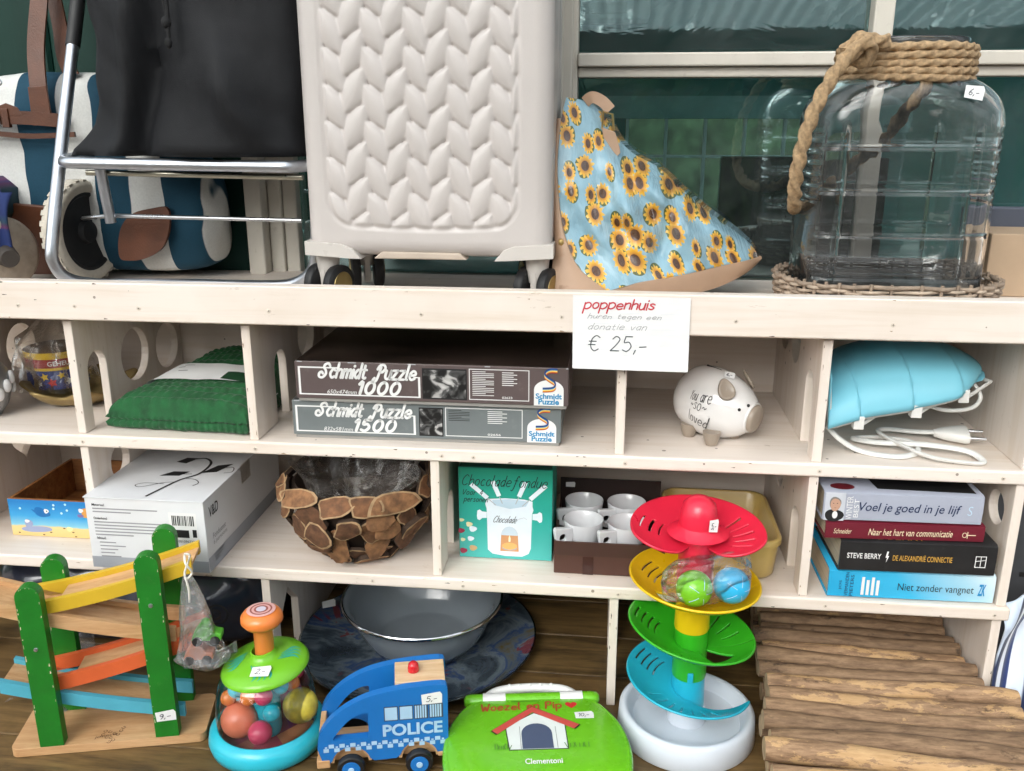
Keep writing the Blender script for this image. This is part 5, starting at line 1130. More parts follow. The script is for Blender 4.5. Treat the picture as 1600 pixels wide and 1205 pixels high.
# bowl covered with wood slices
BK1 = mat('bark_edge', (.055, .032, .02), .9, .4, 60, bump=.6, bs=200); HW = [mat('heartwood_%d' % i, c, .8, .45, 70, (1, 1, 1), .4, 220) for i, c in enumerate(((.17, .075, .032), (.23, .11, .048), (.115, .052, .025)))]
SW = mat('sapwood', (.36, .23, .12), .8, .35, 70, bump=.3, bs=200)
bw = thing('wood_slice_bowl', 'rustic bowl covered with overlapping brown wood slices', 'bowl', (-.146, .094, Z2))
bx, by = -.146, .094
def bprof(k): return (.046 + .072 * sin(min(1, k) * pi / 2) ** .9, .004 + .124 * k ** 1.15)
obj('inner_shell', move(lathe([(0, .006), (.04, .006)] + [(bprof(k / 8)[0] - .008, bprof(k / 8)[1]) for k in range(9)] + [(bprof(1)[0] - .013, bprof(1)[1])] + [(bprof(k / 8)[0] - .014, bprof(k / 8)[1] + .004) for k in range(8, -1, -1)] + [(0, .012)], 40), bx, by, Z2), mat('dark_bark', (.05, .03, .02), .9, .3), bw, smooth=50)
def chip(k, a, sa, sb, th, hm, tilt=0, tang=0, push=0, pale=True):
    r, z = bprof(k); r2, z2 = bprof(k + .02); dr, dz = r2 - r, z2 - z; l = math.hypot(dr, dz)
    nrm = Vector((cos(a) * dz / l, sin(a) * dz / l, -dr / l)); tan = Vector((-sin(a), cos(a), 0))
    M = frame((bx + (r + push) * cos(a), by + (r + push) * sin(a), Z2 + z), nrm + Vector((0, 0, 1)) * tang, tan) @ Matrix.Rotation(tilt, 4, 'Z')
    n = 17; ph = rnd.random() * 9
    lo = [(sa * cos(2 * pi * i / n) * (1 + .16 * sin(3 * 2 * pi * i / n + ph) + rnd.uniform(-.07, .06)), sb * sin(2 * pi * i / n) * (1 + .16 * sin(2 * 2 * pi * i / n + ph) + rnd.uniform(-.07, .06))) for i in range(n)]
    V = [M @ Vector((x * .93, y * .93, 0)) for x, y in lo] + [M @ Vector((x, y, th)) for x, y in lo] + [M @ Vector((x * .88, y * .86, th + .0012 + .0008 * sin(9 * x / sa + ph))) for x, y in lo] + [M @ Vector((0, 0, th + .0016))]
    F, mi = [], []
    for i in range(n):
        j = (i + 1) % n; F += [(i, j, n + j, n + i), (n + i, n + j, 2 * n + j, 2 * n + i), (2 * n + i, 2 * n + j, 3 * n)]; mi += [0, 1, 2]
    F.append(tuple(range(n))[::-1]); mi.append(0)
    obj('wood_slice', (V, F), None, bw, mats=[BK1, SW if pale else hm, hm], midx=mi, smooth=35)
a = -2.7
while a < 3.5:
    sa_ = rnd.uniform(.026, .048); chip(.985 + rnd.uniform(-.03, .02), a, sa_, rnd.uniform(.015, .023), .006, HW[rnd.randrange(3)], rnd.uniform(-.3, .3), rnd.uniform(.3, .9), .004); a += sa_ * 1.55 / .12
for lev, n_c, hi_ in ((.80, 13, .030), (.62, 14, .034), (.44, 13, .034), (.28, 11, .030), (.12, 9, .024)):
    for q in range(n_c): chip(lev + rnd.uniform(-.07, .07), q * 2 * pi / n_c + rnd.uniform(-.16, .16) + lev * 3, rnd.uniform(.018, .030), rnd.uniform(.018, hi_), rnd.uniform(.005, .011), HW[rnd.randrange(3)], rnd.uniform(-.7, .7), rnd.uniform(-.35, .35), rnd.uniform(.0, .009), rnd.random() < .55)
CRK = clear('crinkly_bag', (.90, .88, .86), .05, .10, 1.0, 26, .06, (.6, .55, .5))
def crk(u, w):
    a = 2 * pi * u; r = .055 + .052 * w + .012 * sin(6 * a + 5 * w) * w + .006 * sin(13 * a) * w; return (bx + .01 + r * cos(a), by + r * sin(a) * .95, Z2 + .045 + .118 * w + .010 * sin(4 * a + 1) * w + (.02 * max(0, sin(a)) * w))
cb_ = obj('plastic_lining', grid(crk, 70, 24, cu=True), CRK, smooth=60); tag(cb_, 'crumpled clear plastic bag stuffed in the wood slice bowl', 'plastic bag')

# chocolate fondue box
TEALB = mat('teal_carton', C('#1f9c8c')[:3], .4, .10, 6, bump=.05, bs=30)
cf = thing('chocolate_fondue_box', 'teal carton printed with a white chocolate fondue pot', 'box', (.110, .12, Z2))
cx0, cx1, cy0, cz1 = .0320, .1885, .071, 1.037
obj('carton', box(cx0, cx1, cy0, cy0 + .115, Z2 + .0006, cz1), TEALB, cf, bevel=.001)
obj('top_flap', box(cx0 + .002, cx1 - .002, cy0 + .001, cy0 + .112, cz1 + .0003, cz1 + .0015), mat('dark_teal_carton', C('#0e4a40')[:3], .5), cf)
g = Face((cx0, cy0, Z2 + .0006), (1, 0, 0), (0, 0, 1), cx1 - cx0, cz1 - Z2)
m, t, b, o = newmat('teal_print'); tc = N(t, 'ShaderNodeTexCoord'); sx = N(t, 'ShaderNodeSeparateXYZ'); t.links.new(tc.outputs['Object'], sx.inputs[0]); t.links.new(ramp(t, mth(t, 'DIVIDE', sx.outputs[2], .164), [(0, C('#4db8b2')), (.5, C('#2aa597')), (1, C('#1c8f76'))]), b.inputs['Base Color']); b.inputs['Roughness'].default_value = .35
g.rect(cf, 'printed_front', .004, .996, .004, .996, m, .0003)
hand(g, cf, 'Chocoladefondue', .045, .945, .765, .925, BLACK, .0013, .30, .0011); hand(g, cf, 'Voor 4', .05, .265, .705, .765, BLACK, .0010, .3, .0011, gap=.35); hand(g, cf, 'personen', .05, .315, .605, .665, BLACK, .0010, .3, .0011, gap=.35)
PW = mat('printed_pot', C('#dfe9f2')[:3], .35, .05, 30); PW2 = mat('printed_pot_inner', C('#bcd3e3')[:3], .35); PWS = mat('printed_pot_shadow', C('#c6d6e2')[:3], .35)
g.poly(cf, 'printed_pot', [(.31, .10), (.36, .055), (.50, .035), (.68, .035), (.75, .07), (.775, .13), (.785, .52), (.80, .56), (.79, .60), (.79, .655), (.70, .675), (.50, .68), (.31, .665), (.285, .61), (.30, .56), (.305, .40)], PW, .0005)
g.poly(cf, 'printed_pot_inner', [(.36, .655), (.38, .60), (.55, .565), (.72, .60), (.75, .655), (.55, .675)], PW2, .0007)
for s_ in (0, 1):
    X = (lambda a_: a_) if s_ == 0 else (lambda a_: 1.09 - a_)
    g.poly(cf, 'printed_handle', [(X(.195), .47), (X(.20), .53), (X(.225), .545), (X(.25), .525), (X(.30), .52), (X(.30), .455), (X(.25), .45), (X(.225), .425), (X(.20), .435)], PW, .0006)
for (a0, b0, a1, b1) in ((.135, .82, .40, .60), (.365, .86, .47, .62), (.715, .865, .61, .62), (.93, .835, .68, .60)):
    d_ = Vector(((a1 - a0) * g.w, (b1 - b0) * g.h, 0)); mid = (a0 + (a1 - a0) * .66, b0 + (b1 - b0) * .66)
    g.line(cf, 'printed_fork', [mid, (a1, b1)], .0014, LGREY, .0008); g.line(cf, 'printed_fork', [(a0, b0), mid], .0075, PW, .0009)
hand(g, cf, 'Chocolade', .375, .625, .41, .485, BLACK, .0008, .6, .0010); g.line(cf, 'print_line', [(.64, .455), (.70, .475), (.73, .455)], .0006, LGREY, .0009)
g.poly(cf, 'printed_window', [(.445, .09), (.645, .09), (.635, .27)] + [(.545 + .09 * cos(q), .27 + .10 * sin(q)) for q in [pi * i / 10 for i in range(1, 10)]] + [(.455, .27)], mat('printed_orange', C('#cf9768')[:3], .4), .0008)
g.poly(cf, 'printed_window', [(.456, .27), (.634, .27)] + [(.545 + .089 * cos(q), .27 + .10 * sin(q)) for q in [pi * i / 10 for i in range(0, 11)]], PWS, .0009)
blob(g, cf, 'printed_candle', .545 * g.w, .15 * g.h, .0125, .0065, mat('printed_candle', C('#e9b06a')[:3], .4), .0010, wob=0); blob(g, cf, 'printed_candle', .545 * g.w, .128 * g.h, .0125, .0045, LGREY, .0009, wob=0); g.poly(cf, 'printed_flame', [(.535, .20), (.555, .20), (.556, .24), (.545, .275), (.535, .24)], mat('printed_flame', C('#fff0c8')[:3], .4), .0011)
for (a_, b_, rx_, m_) in ((.03, .42, .004, mat('candy_cream', C('#e0dcae')[:3], .4)), (.11, .375, .0055, MATS['candy_cream']), (.15, .325, .0065, PW), (.025, .30, .0055, mat('candy_red', C('#9c2f4a')[:3], .4)), (.125, .215, .0055, PW), (.04, .20, .004, MATS['candy_cream']), (.15, .11, .0065, mat('candy_tan', C('#c8a878')[:3], .4)), (.045, .075, .0062, MATS['candy_red'])): blob(g, cf, 'printed_sweet', a_ * g.w, b_ * g.h, rx_, rx_ * .8, m_, .0009)

# brown gift box with four white cups
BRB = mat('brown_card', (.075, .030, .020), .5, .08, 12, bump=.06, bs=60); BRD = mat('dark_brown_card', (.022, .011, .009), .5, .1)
gx = thing('brown_gift_box', 'open brown card box holding four white cups', 'box', (.29, .12, Z2))
x0, x1, y0, y1 = .1945, .372, .032, .205
obj('front_wall', box(x0, x1, y0, y0 + .003, Z2 + .0006, .931), BRB, gx, bevel=.0008); obj('front_lip', box(x0 - .0004, x1 + .0004, y0 - .0012, y0 - .0002, .9075, .9315), mat('brown_card_lip', (.055, .022, .016), .5), gx)
obj('side_wall', box(x0, x0 + .003, y0 + .0032, y1 - .0032, Z2 + .0006, .929), BRB, gx); obj('side_wall', box(x1 - .003, x1, y0 + .0032, y1 - .0032, Z2 + .0006, .929), BRB, gx)
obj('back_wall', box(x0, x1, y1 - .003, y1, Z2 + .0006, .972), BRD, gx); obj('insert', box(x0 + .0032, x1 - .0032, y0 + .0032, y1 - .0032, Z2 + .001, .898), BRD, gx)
fg = Face((x0, y0, Z2), (1, 0, 0), (0, 0, 1)); fg.rect(gx, 'tape', .047, .064, .001, .0325, mat('brown_tape', (.045, .016, .012), .2), .0016)
sticker(gx, Face((.204, y1 - .0035, .955), (1, 0, 0), (0, 0, 1)), 0, .017, 0, .010, '', .05)
CUPM = mat('white_porcelain', (.62, .63, .65), .15, .03, 10, coat=.4)
def cup(x, y, rot, label, first=None):
    if first: return dup(first, (x, y, .8985), rot, label)
    T = thing('cup', label, 'cup', (x, y, .8985), rot, group='cups in the brown box', world=False)
    obj('body', lathe([(0, .0004), (.021, .0004), (.024, .003), (.0305, .028), (.0335, .050), (.0332, .0515), (.0318, .050), (.029, .028), (.022, .006), (0, .005)], 40), CUPM, T, smooth=50)
    hp_ = [(-.010, .048), (-.028, .050), (-.030, .045), (-.026, .020), (-.012, .014), (.002, .014), (.006, .047)]
    obj('handle', xf(prism(hp_, -.0045, .0045, 'y', [circ(-.0145, .0315, .0062, 14)[::-1]]), Matrix.Translation((-.024, -.022, 0)) @ Matrix.Rotation(R(20), 4, 'Z')), CUPM, T, bevel=.002, seg=3)
    return T
c1 = cup(.2400, .082, R(8), 'white cup with square handle, front left of the four in the brown box')
cup(.3130, .078, R(5), 'white cup with square handle, front right of the four in the brown box', c1)
cup(.2385, .160, R(10), 'white cup behind the front left cup in the brown box', c1)
cup(.3120, .160, R(4), 'white cup behind the front right cup in the brown box', c1)

# yellow oven dish
YEL = mat('yellow_stoneware', (.52, .37, .12), .3, .06, 14, coat=.3)
yd = thing('yellow_dish', 'deep yellow stoneware oven dish behind the red toy tray', 'oven dish', (.466, .14, Z2))
def dl(ins, z, r): return [(p[0], p[1], Z2 + z) for p in rrect(.375 + ins, .5585 - ins, .034 + ins, .245 - ins, r, 7)]
obj('dish', loft([dl(.014, .0006, .022), dl(.008, .008, .025), dl(.004, .05, .028), dl(.0038, .060, .028), dl(0, .0615, .03), dl(0, .070, .03), dl(.002, .072, .03), dl(.006, .072, .026), dl(.009, .068, .024), dl(.012, .02, .022), dl(.020, .010, .018), dl(.03, .009, .014)]), YEL, yd, smooth=50)

# stack of four books
PAGE = mat('book_pages', (.58, .49, .35), .85, .15, 8, (1, 1, 60), .5, 30, (1, 1, 90))
def book(label, x0, x1, z0, z1, depth, y0, m_, rz, th=.0022, round_=.003):
    T = thing('book', label, 'book', ((x0 + x1) / 2, y0, z0), rz, group='books stacked in the right room', world=False)
    w, h = x1 - x0, z1 - z0; u = []
    k = min(round_, h * .2)
    out = [(depth, 0), (depth, th), (.006, th), (.0045, th + .002), (.0045, h - th - .002), (.006, h - th), (depth, h - th), (depth, h), (k + .003, h), (0.001, h - k), (0, h / 2), (0.001, k), (k + .003, 0)]
    obj('cover', xf(prism(out, -w / 2, w / 2, 'x'), Matrix.Identity(4)), m_, T, smooth=35)
    obj('pages', box(-w / 2 + .003, w / 2 - .003, .0065, depth - .004, th + .0002, h - th - .0002), PAGE, T)
    return T, Face((-w / 2, -.0002, 0), (1, 0, 0), (0, 0, 1), w, h), Face((-w / 2, 0, h), (1, 0, 0), (0, 1, 0), w, depth)
BC4 = newmat('blue_cover'); m, t, b, o = BC4; tc = N(t, 'ShaderNodeTexCoord'); sx = N(t, 'ShaderNodeSeparateXYZ'); t.links.new(tc.outputs['Object'], sx.inputs[0])
wv = mth(t, 'ADD', mth(t, 'MULTIPLY', sx.outputs[0], 4.0), mth(t, 'ADD', mth(t, 'MULTIPLY', sx.outputs[2], 3.0), .42)); t.links.new(ramp(t, wv, [(.0, C('#2aa7d8')), (.45, C('#3fb4e0')), (.85, C('#a9d5e8')), (1.0, C('#d4e8f0'))]), b.inputs['Base Color']); b.inputs['Roughness'].default_value = .25
T, f, tpf = book('light blue paperback at the bottom of the book stack', .6225, .8690, Z2 + .0004, .9225, .17, .002, m, R(.8))
f.text(T, 'Niet zonder vangnet', .42, .875, .29, .62, BLACK, 0, -.004); NAVY = mat('navy_print', C('#1d2f55')[:3], .5)
fr2 = Face(f.p(.10, .10), (0, 0, 1), (-1, 0, 0), 1, 1); fr2.n = Vector((0, -1, 0)); fr2.text(T, 'VERMANDEN', 0, .040, -.005, .0, NAVY, e=.0003); fr2.text(T, 'PIETERS', .0, .036, -.0125, -.0075, NAVY, e=.0003); fr2.text(T, 'JOS', .010, .026, .0045, .009, NAVY, e=.0003)
for k in range(4): f.rect(T, 'print_line', .20 + .03 * k, .218 + .03 * k, .15, .78 - .1 * (k % 2), WHITE)
f.text(T, 'ZK', .90, .945, .30, .70, mat('mid_blue_print', C('#1c86c0')[:3], .5), .2, .03)
T, f, tpf = book('thick black paperback second from the bottom of the book stack', .6330, .8620, .9229, .9755, .155, -.004, mat('black_cover', (.018, .018, .019), .3, .2, 30, dirt=.03, dirtc=(.3, .3, .3, 1)), R(1.2))
f.text(T, 'STEVE BERRY', .045, .265, .45, .62, WHITE, 0, .012); f.text(T, 'DE ALEXANDRIË CONNECTIE', .34, .72, .42, .63, mat('gold_print', C('#d2a24a')[:3], .4), 0, .008)
f.poly(T, 'bolt_mark', [(.300, .70), (.312, .70), (.306, .56), (.316, .56), (.298, .34), (.303, .50), (.293, .50)], WHITE); f.outline(T, 'publisher_mark', .865, .935, .30, .66, .0012, WHITE); f.line(T, 'publisher_mark', [(.90, .32), (.90, .64)], .001, WHITE); f.line(T, 'publisher_mark', [(.87, .50), (.93, .54)], .001, WHITE)
tpf.text(T, 'STEVE BERRY', .05, .55, .04, .20, mat('gold_print', '#d2a24a'), 0, .01)
T, f, tpf = book('thin dark red paperback third from the bottom of the book stack', .6080, .8420, .9759, 1.0035, .15, .0, mat('maroon_cover', C('#6d1f2e')[:3], .35, .1, 10), R(2.6), round_=.0015)
f.text(T, 'Naar het hart van communicatie', .27, .80, .30, .70, mat('cream_print', C('#ecd9b8')[:3], .5), .25, .004); f.text(T, 'Schneider', .05, .165, .36, .66, MATS['cream_print'], .25, 0)
f.line(T, 'ankh_mark', [(p[0], p[1]) for p in circ(.875, .45, .013, 14, ry=.14)] + [(.888, .45)], .0009, MATS['cream_print']); f.line(T, 'ankh_mark', [(.888, .45), (.945, .45)], .0012, MATS['cream_print']); f.line(T, 'ankh_mark', [(.893, .25), (.893, .65)], .0012, MATS['cream_print'])
T, f, tpf = book('pale grey paperback lying on top of the book stack', .6020, .8330, 1.0040, 1.0525, .16, .0, mat('pale_cover', C('#a9aebd')[:3], .3, .06, 10), R(1.0))
f.text(T, 'Voel je goed in je lijf', .225, .865, .30, .68, NAVY, .22, .004)
HAIR = mat('portrait_hair', (.22, .21, .2), .6); SKIN = mat('portrait_skin', C('#c39a83')[:3], .6); f.rect(T, 'portrait', .008, .135, .03, .97, mat('portrait_ground', C('#c8ccd4')[:3], .5), .0003)
blob(f, T, 'portrait_suit', .0165, .010, .014, .010, BLACK, .0006, wob=.05); blob(f, T, 'portrait_shirt', .0175, .011, .004, .006, WHITE, .0008, wob=0); blob(f, T, 'portrait_hair', .0165, .030, .0085, .0105, HAIR, .0009, wob=.05); blob(f, T, 'portrait_face', .0170, .0275, .0075, .0102, SKIN, .0011, wob=.04)
for a_ in (.0140, .0195): blob(f, T, 'portrait_eye', a_, .030, .0009, .0006, BLACK, .0013, wob=0)
f.rect(T, 'portrait_mouth', .0675, .0800, .46, .475, mat('portrait_lip', C('#8d5548')[:3], .6), .0013)
fr2 = Face(f.p(.145, .08), (0, 0, 1), (-1, 0, 0), 1, 1); fr2.n = Vector((0, -1, 0)); fr2.text(T, 'WINTER', 0, .038, -.009, 0, WHITE, e=.0003); fr2.text(T, 'BEST', .004, .034, -.018, -.011, WHITE, e=.0003); f.text(T, 'S', .905, .935, .36, .66, PW2, .1, -.01)
tpf.poly(T, 'top_photo', [(.35, .10), (.96, .06), (.97, .7), (.3, .8)], BLACK); blob(tpf, T, 'red_seal', .030, .020, .018, .012, mat('seal_red', C('#6e1f28')[:3], .4), .0008, wob=0)
# ================================================================== BOTTOM ROW ON THE TABLE
def place(T, s): return s
def paintw(name, col): return mat(name, col, .42, .06, 20, bump=.12, bs=120, bstretch=(.2, 1, 1))
BEECH = wood('beech', '#b98a5c', '#d6ae82', 'x', 10, .5, bump=.15); PGREEN = mat('green_paint', (.008, .17, .012), .42, .12, 25, bump=.2, bs=60, dirt=.04, dirtc=(.55, .5, .3, 1)); PYEL = paintw('yellow_paint', (.62, .40, .025)); PORG = paintw('orange_paint', (.66, .12, .035)); PBLU = paintw('light_blue_paint', (.09, .42, .56))
# --- wooden ramp toy
rp = thing('ramp_racer', 'wooden zigzag ramp toy with green posts and coloured tracks', 'toy', (-.488, -.144, Z3), R(14), world=False)
obj('base', prism(rrect(-.1455, .1435, -.052, .054, .012), .0006, .0150, 'z'), BEECH, rp, bevel=.002)
def post(x, y, top, r=.0175, th=.018):
    pts = [(x - r, .0152), (x + r, .0152)] + circ(x, top - r, r, 12, 0, pi)
    p = obj('post', prism(pts, y - th / 2, y + th / 2, 'y'), PGREEN, rp, bevel=.0012); return p
PT_ = [post(-.0835, -.043, .288), post(.0865, -.043, .328), post(-.078, .046, .288), post(.0915, .046, .328)]
for (x, z, k) in ((-.083, .185, 0), (.0865, .245, 1)): obj('screw', xf(lathe([(0, .0022), (.0028, .0018), (.0036, 0)], 14), frame((x, -.0522, z), (0, -1, 0))), STEEL, PT_[k], smooth=50)
WORN = mat('worn_wood', (.62, .52, .36), .8, .2, 200)
def worn_edges(post_, x, y, top, r, th):
    V, F = [], []
    for i in range(22):
        s_ = rnd.choice((-1, 1)); z = .02 + (top - r - .02) * rnd.random() ** .8; l = rnd.uniform(.0012, .0075); w_ = rnd.uniform(.0003, .0009); k = len(V); xx_ = x + s_ * (r - .0012 - w_)
        V += [(xx_ - w_, y - th / 2 - .0002, z), (xx_ + w_, y - th / 2 - .0002, z + l * .2), (xx_ + w_ * .6, y - th / 2 - .0002, z + l), (xx_ - w_ * .8, y - th / 2 - .0002, z + l * .8)]; F.append((k, k + 1, k + 2, k + 3))
    for i in range(7):
        a = rnd.uniform(.3, pi - .3); da = rnd.uniform(.05, .16); k = len(V); r0 = r - .0013
        V += [(x + r0 * cos(a), y - th / 2 - .0002, top - r + r0 * sin(a)), (x + r0 * cos(a + da), y - th / 2 - .0002, top - r + r0 * sin(a + da)), (x + (r0 - .0012) * cos(a + da * .6), y - th / 2 - .0002, top - r + (r0 - .0012) * sin(a + da * .6))]; F.append((k, k + 1, k + 2))
    obj('worn_paint', (V, F), WORN, post_, kind='stuff')
for p_, (x_, y_, t_) in zip(PT_, ((-.0835, -.043, .288), (.0865, -.043, .328), (-.078, .046, .288), (.0915, .046, .328))): worn_edges(p_, x_, y_, t_, .0175, .018)
def track(name, xa, za, xb, zb, sag, m_, hgt=.021, notch=0, y0=-.033, y1=.036):
    def cz(x): k = (x - xa) / (xb - xa); return za + (zb - za) * k - sag * 4 * k * (1 - k)
    n = 16; xs = [xa + (xb - xa) * i / n for i in range(n + 1)]
    T = None
    for q, (ya, yb) in enumerate(((y0, y0 + .009), (y1 - .009, y1))):
        pts = [(x, cz(x) - .0) for x in xs] + [(x, cz(x) - hgt) for x in reversed(xs)]
        o_ = obj(name, prism(pts, ya, yb, 'y'), m_, rp, bevel=.002); T = T or o_
    s0, s1 = (xa + (xb - xa) * notch, xb) if notch >= 0 else (xa, xb + (xb - xa) * notch)
    xs2 = [s0 + (s1 - s0) * i / n for i in range(n + 1)]
    obj('track_floor', prism([(x, cz(x) - .008) for x in xs2] + [(x, cz(x) - .013) for x in reversed(xs2)], y0 + .0092, y1 - .0092, 'y'), BEECH, rp)
track('side_rail', -.103, .248, .146, .306, .007, PYEL, .021, .20)
track('side_rail', -.162, .266, .112, .193, .008, BEECH, .023, -.16)
track('side_rail', -.100, .118, .146, .184, .007, PORG, .023, .22)
track('side_rail', -.152, .124, .112, .057, .006, PBLU, .021, -.16)
bf = Face((-.012, -.046, .0152), (1, .18, 0), (-.18, 1, 0)); BURN = mat('burnt_mark', (.10, .045, .02), .7)
for k, (a_, b_) in enumerate(((.0, .012), (.006, .004), (.012, .001), (.017, .010), (.010, .016), (.022, .006), (.026, .014), (.016, -.006), (.003, .020), (.029, .021), (.010, -.009))): bf.line(rp, 'burnt_leaf', circ(a_, b_, .0026, 9, .3 * k, .3 * k + 5.4), .0009, BURN)
bf.text(rp, 'joueco', -.012, .020, .004, .011, BURN, .2, 0)
sticker(PT_[1], Face((.079 - .006, -.0521, .044), (1, 0, 0), (0, 0, 1)), 0, .031, 0, .019, '9,-', .12)
# --- bag with toy cars tied to the top track
ZIP = clear('zip_bag', (.95, .955, .96), .06, .12, .9, 20, .16, (.75, .77, .8))
bgp = (-.333, -.165)
def carbag(u, w):
    a = 2 * pi * u; r = .005 + .036 * (w ** .8) if w < .85 else .041 - .030 * ((w - .85) / .15) ** 2
    r *= 1 + .12 * sin(4 * a + 6 * w) + .05 * sin(9 * a); return (bgp[0] + .012 * w + r * cos(a), bgp[1] + .62 * r * sin(a), .945 - .158 * w)
zb = thing('car_bag', 'clear plastic bag of toy cars tied to the yellow track', 'plastic bag', (*bgp, .78))
obj('film', grid(carbag, 48, 30, cu=True), ZIP, zb, smooth=60)
obj('flap', grid(lambda u, w: (bgp[0] - .03 + .085 * u, bgp[1] + .012 + .01 * u, .795 - .020 * w + .03 * u ** 2), 10, 5), ZIP, zb, smooth=60, solid=.0006)
obj('string', merge(tube(smoothpath([(-.338, -.158, .972), (-.330, -.172, .966), (-.325, -.166, .950), (-.333, -.170, .940), (-.338, -.162, .948), (-.330, -.158, .972), (-.338, -.158, .975)], 6), .0018, 6), tube(smoothpath([(-.333, -.172, .945), (-.328, -.175, .925), (-.330, -.174, .905)], 5), .0016, 6)), mat('white_string', (.7, .67, .6), .9), zb, smooth=60)
for lb, c_, hx, hx2 in (('orange wooden toy car in the tied clear bag', (-.328, -.166, .808), (.50, .17, .09), (.35, .16, .06)), ('green wooden toy car above the orange one in the bag', (-.312, -.166, .842), (.08, .36, .03), (.02, .03, .03))):
    T = thing('toy_car', lb, 'toy car', c_, R(12), world=False); mm = mat('car_' + lb[:5].strip(), hx, .4)
    obj('body', prism([(-.022, 0), (.022, 0), (.023, .010), (.012, .013), (.006, .022), (-.010, .022), (-.018, .012)], -.010, .010, 'y'), mm, T, bevel=.002)
    for x_ in (-.013, .013): obj('wheel', xf(lathe([(0, -.013), (.007, -.013), (.007, .013), (0, .013)], 16), frame((x_, 0, 0.0005), (0, 1, 0))), BLKP, T)
    obj('driver', ball((0, 0, .025), .008, 12, 8), mm if 'green' in lb else mat('car_red', (.5, .05, .08), .4), T, smooth=60)
# --- navy textiles packed in plastic, left room
NAV = mat('navy_pack', (.016, .022, .040), .30, .5, 7, bump=1, bs=9, coat=1)
def pack(u, w):
    a = 2 * pi * u; k = 2 * w - 1; rr = (1 - abs(k) ** 4) ** .25; c_ = math.copysign(abs(cos(a)) ** .6, cos(a)); s_ = math.copysign(abs(sin(a)) ** .6, sin(a))
    q = Vector((-.585 + .27 * k, .175 + .125 * c_ * rr, .742 + .09 * s_ * rr)); return q + Vector((0, -1, .3)) * .018 * fbm(q, 9, 4)
nv = thing('packed_textile', 'dark navy textile in creased plastic packing behind the ramp toy', 'package', (-.58, .17, Z3)); obj('package', grid(pack, 64, 50, cu=True), NAV, nv, smooth=80)
nf = Face((-.395, .045, .755), (.98, .10, .05), (0, .15, 1)); nf.line(nv, 'printed_ring', circ(0, 0, .020, 30, 0, 6.28, ry=.017), .0035, BLACK, e=.012); nf.text(nv, 'D', -.008, .009, -.010, .010, BLACK, 0, .02, e=.012); nf.line(nv, 'printed_mark', [(.006, -.085), (.014, -.072), (.021, -.086), (.006, -.086)], .0014, BLACK, e=.012)
def flm(u, w): return (-.70 + .12 * u + .02 * sin(w * 5), -.02 - .10 * (1 - w) + .03 * sin(u * 6 + w * 3), .655 + .16 * w * (.4 + .6 * sin(pi * min(1, u * .9 + .1))) + .012 * fbm((u * 5, w * 5, 1), 1.4, 3) + .008)
fl = obj('loose_film', grid(flm, 34, 30), ZIP, smooth=60); tag(fl, 'loose crumpled clear plastic film at the lower left edge', 'plastic film')
# --- spinning popper toy
po = thing('popper_toy', 'clear dome push toy with orange knob and green lid', 'toy', (-.240, -.142, Z3)); X, Y_ = -.240, -.142
def PL(name, c): return mat(name, c, .30, .05, 18, bump=.06, bs=90, coat=.15, dirt=.05)
PAQ = PL('aqua_plastic', (.025, .47, .60)); PLIME = PL('lime_plastic', (.17, .50, .02)); PORA = PL('orange_plastic', (.78, .22, .045))
obj('base_ring', move(lathe([(.070, .004), (.080, .0006), (.0875, .006), (.0905, .018), (.088, .030), (.081, .038), (.0755, .040), (.073, .036), (.070, .012)], 64), X, Y_, Z3), PAQ, po, smooth=60)
fm = newmat('popper_floor'); m, t, b, o = fm; sc_ = N(t, 'ShaderNodeTexVoronoi', Scale=22); t.links.new(coords(t), sc_.inputs['Vector']); t.links.new(ramp(t, sc_.outputs['Color'], [(.15, C('#b04458')), (.35, C('#1f2c55')), (.55, C('#cf8d5e')), (.75, C('#8a3a52')), (.95, C('#d8b05a'))]), b.inputs['Base Color']); b.inputs['Roughness'].default_value = .3
obj('floor_disc', move(lathe([(0, .020), (.072, .016)], 48), X, Y_, Z3), m, po)
DOME = clear('clear_dome', (.96, .97, .97), .05, .02)
obj('dome', move(lathe([(.0765, .037), (.0765, .06), (.0745, .085), (.069, .11), (.060, .128), (.050, .136)], 64), X, Y_, Z3), DOME, po, smooth=60)
lid_ = obj('lid', xf(lathe([(.0665, -.002), (.0668, .000), (.062, .007), (.045, .013), (.028, .016), (.020, .020), (.0185, .026), (.016, .027), (.016, .01), (.03, .005), (.0665, -.002)], 56), Matrix.Translation((X + .004, Y_, Z3 + .136)) @ Matrix.Rotation(R(-5), 4, 'Y') @ Matrix.Rotation(R(3), 4, 'X')), PLIME, po, smooth=50)
obj('stem', move(lathe([(.0145, .15), (.0145, .205), (.018, .208)], 32), X + .005, Y_, Z3), PORA, po, smooth=50)
obj('knob', move(lathe([(.016, .2035), (.026, .2055), (.0315, .213), (.031, .221), (.026, .2275), (.020, .230), (0, .231)], 40), X + .005, Y_, Z3), PORA, po, smooth=60)
PK = PL('knob_pink', (.72, .42, .40)); DK = PL('knob_ring', (.30, .08, .06))
for r0, r1, m_ in ((.0, .0075, PL('knob_center', (.62, .58, .68))), (.0075, .0105, DK), (.0105, .0140, PK), (.0140, .0165, DK), (.0165, .0215, PK)): obj('knob_print', move(lathe([(r0, .2316 - r0 * .02), (r1, .2316 - r1 * .02 - (.0005 if r1 > .02 else 0))], 36), X + .005, Y_, Z3), m_, po)
SWL = mat('swirl_teal', (.03, .40, .30), .3)
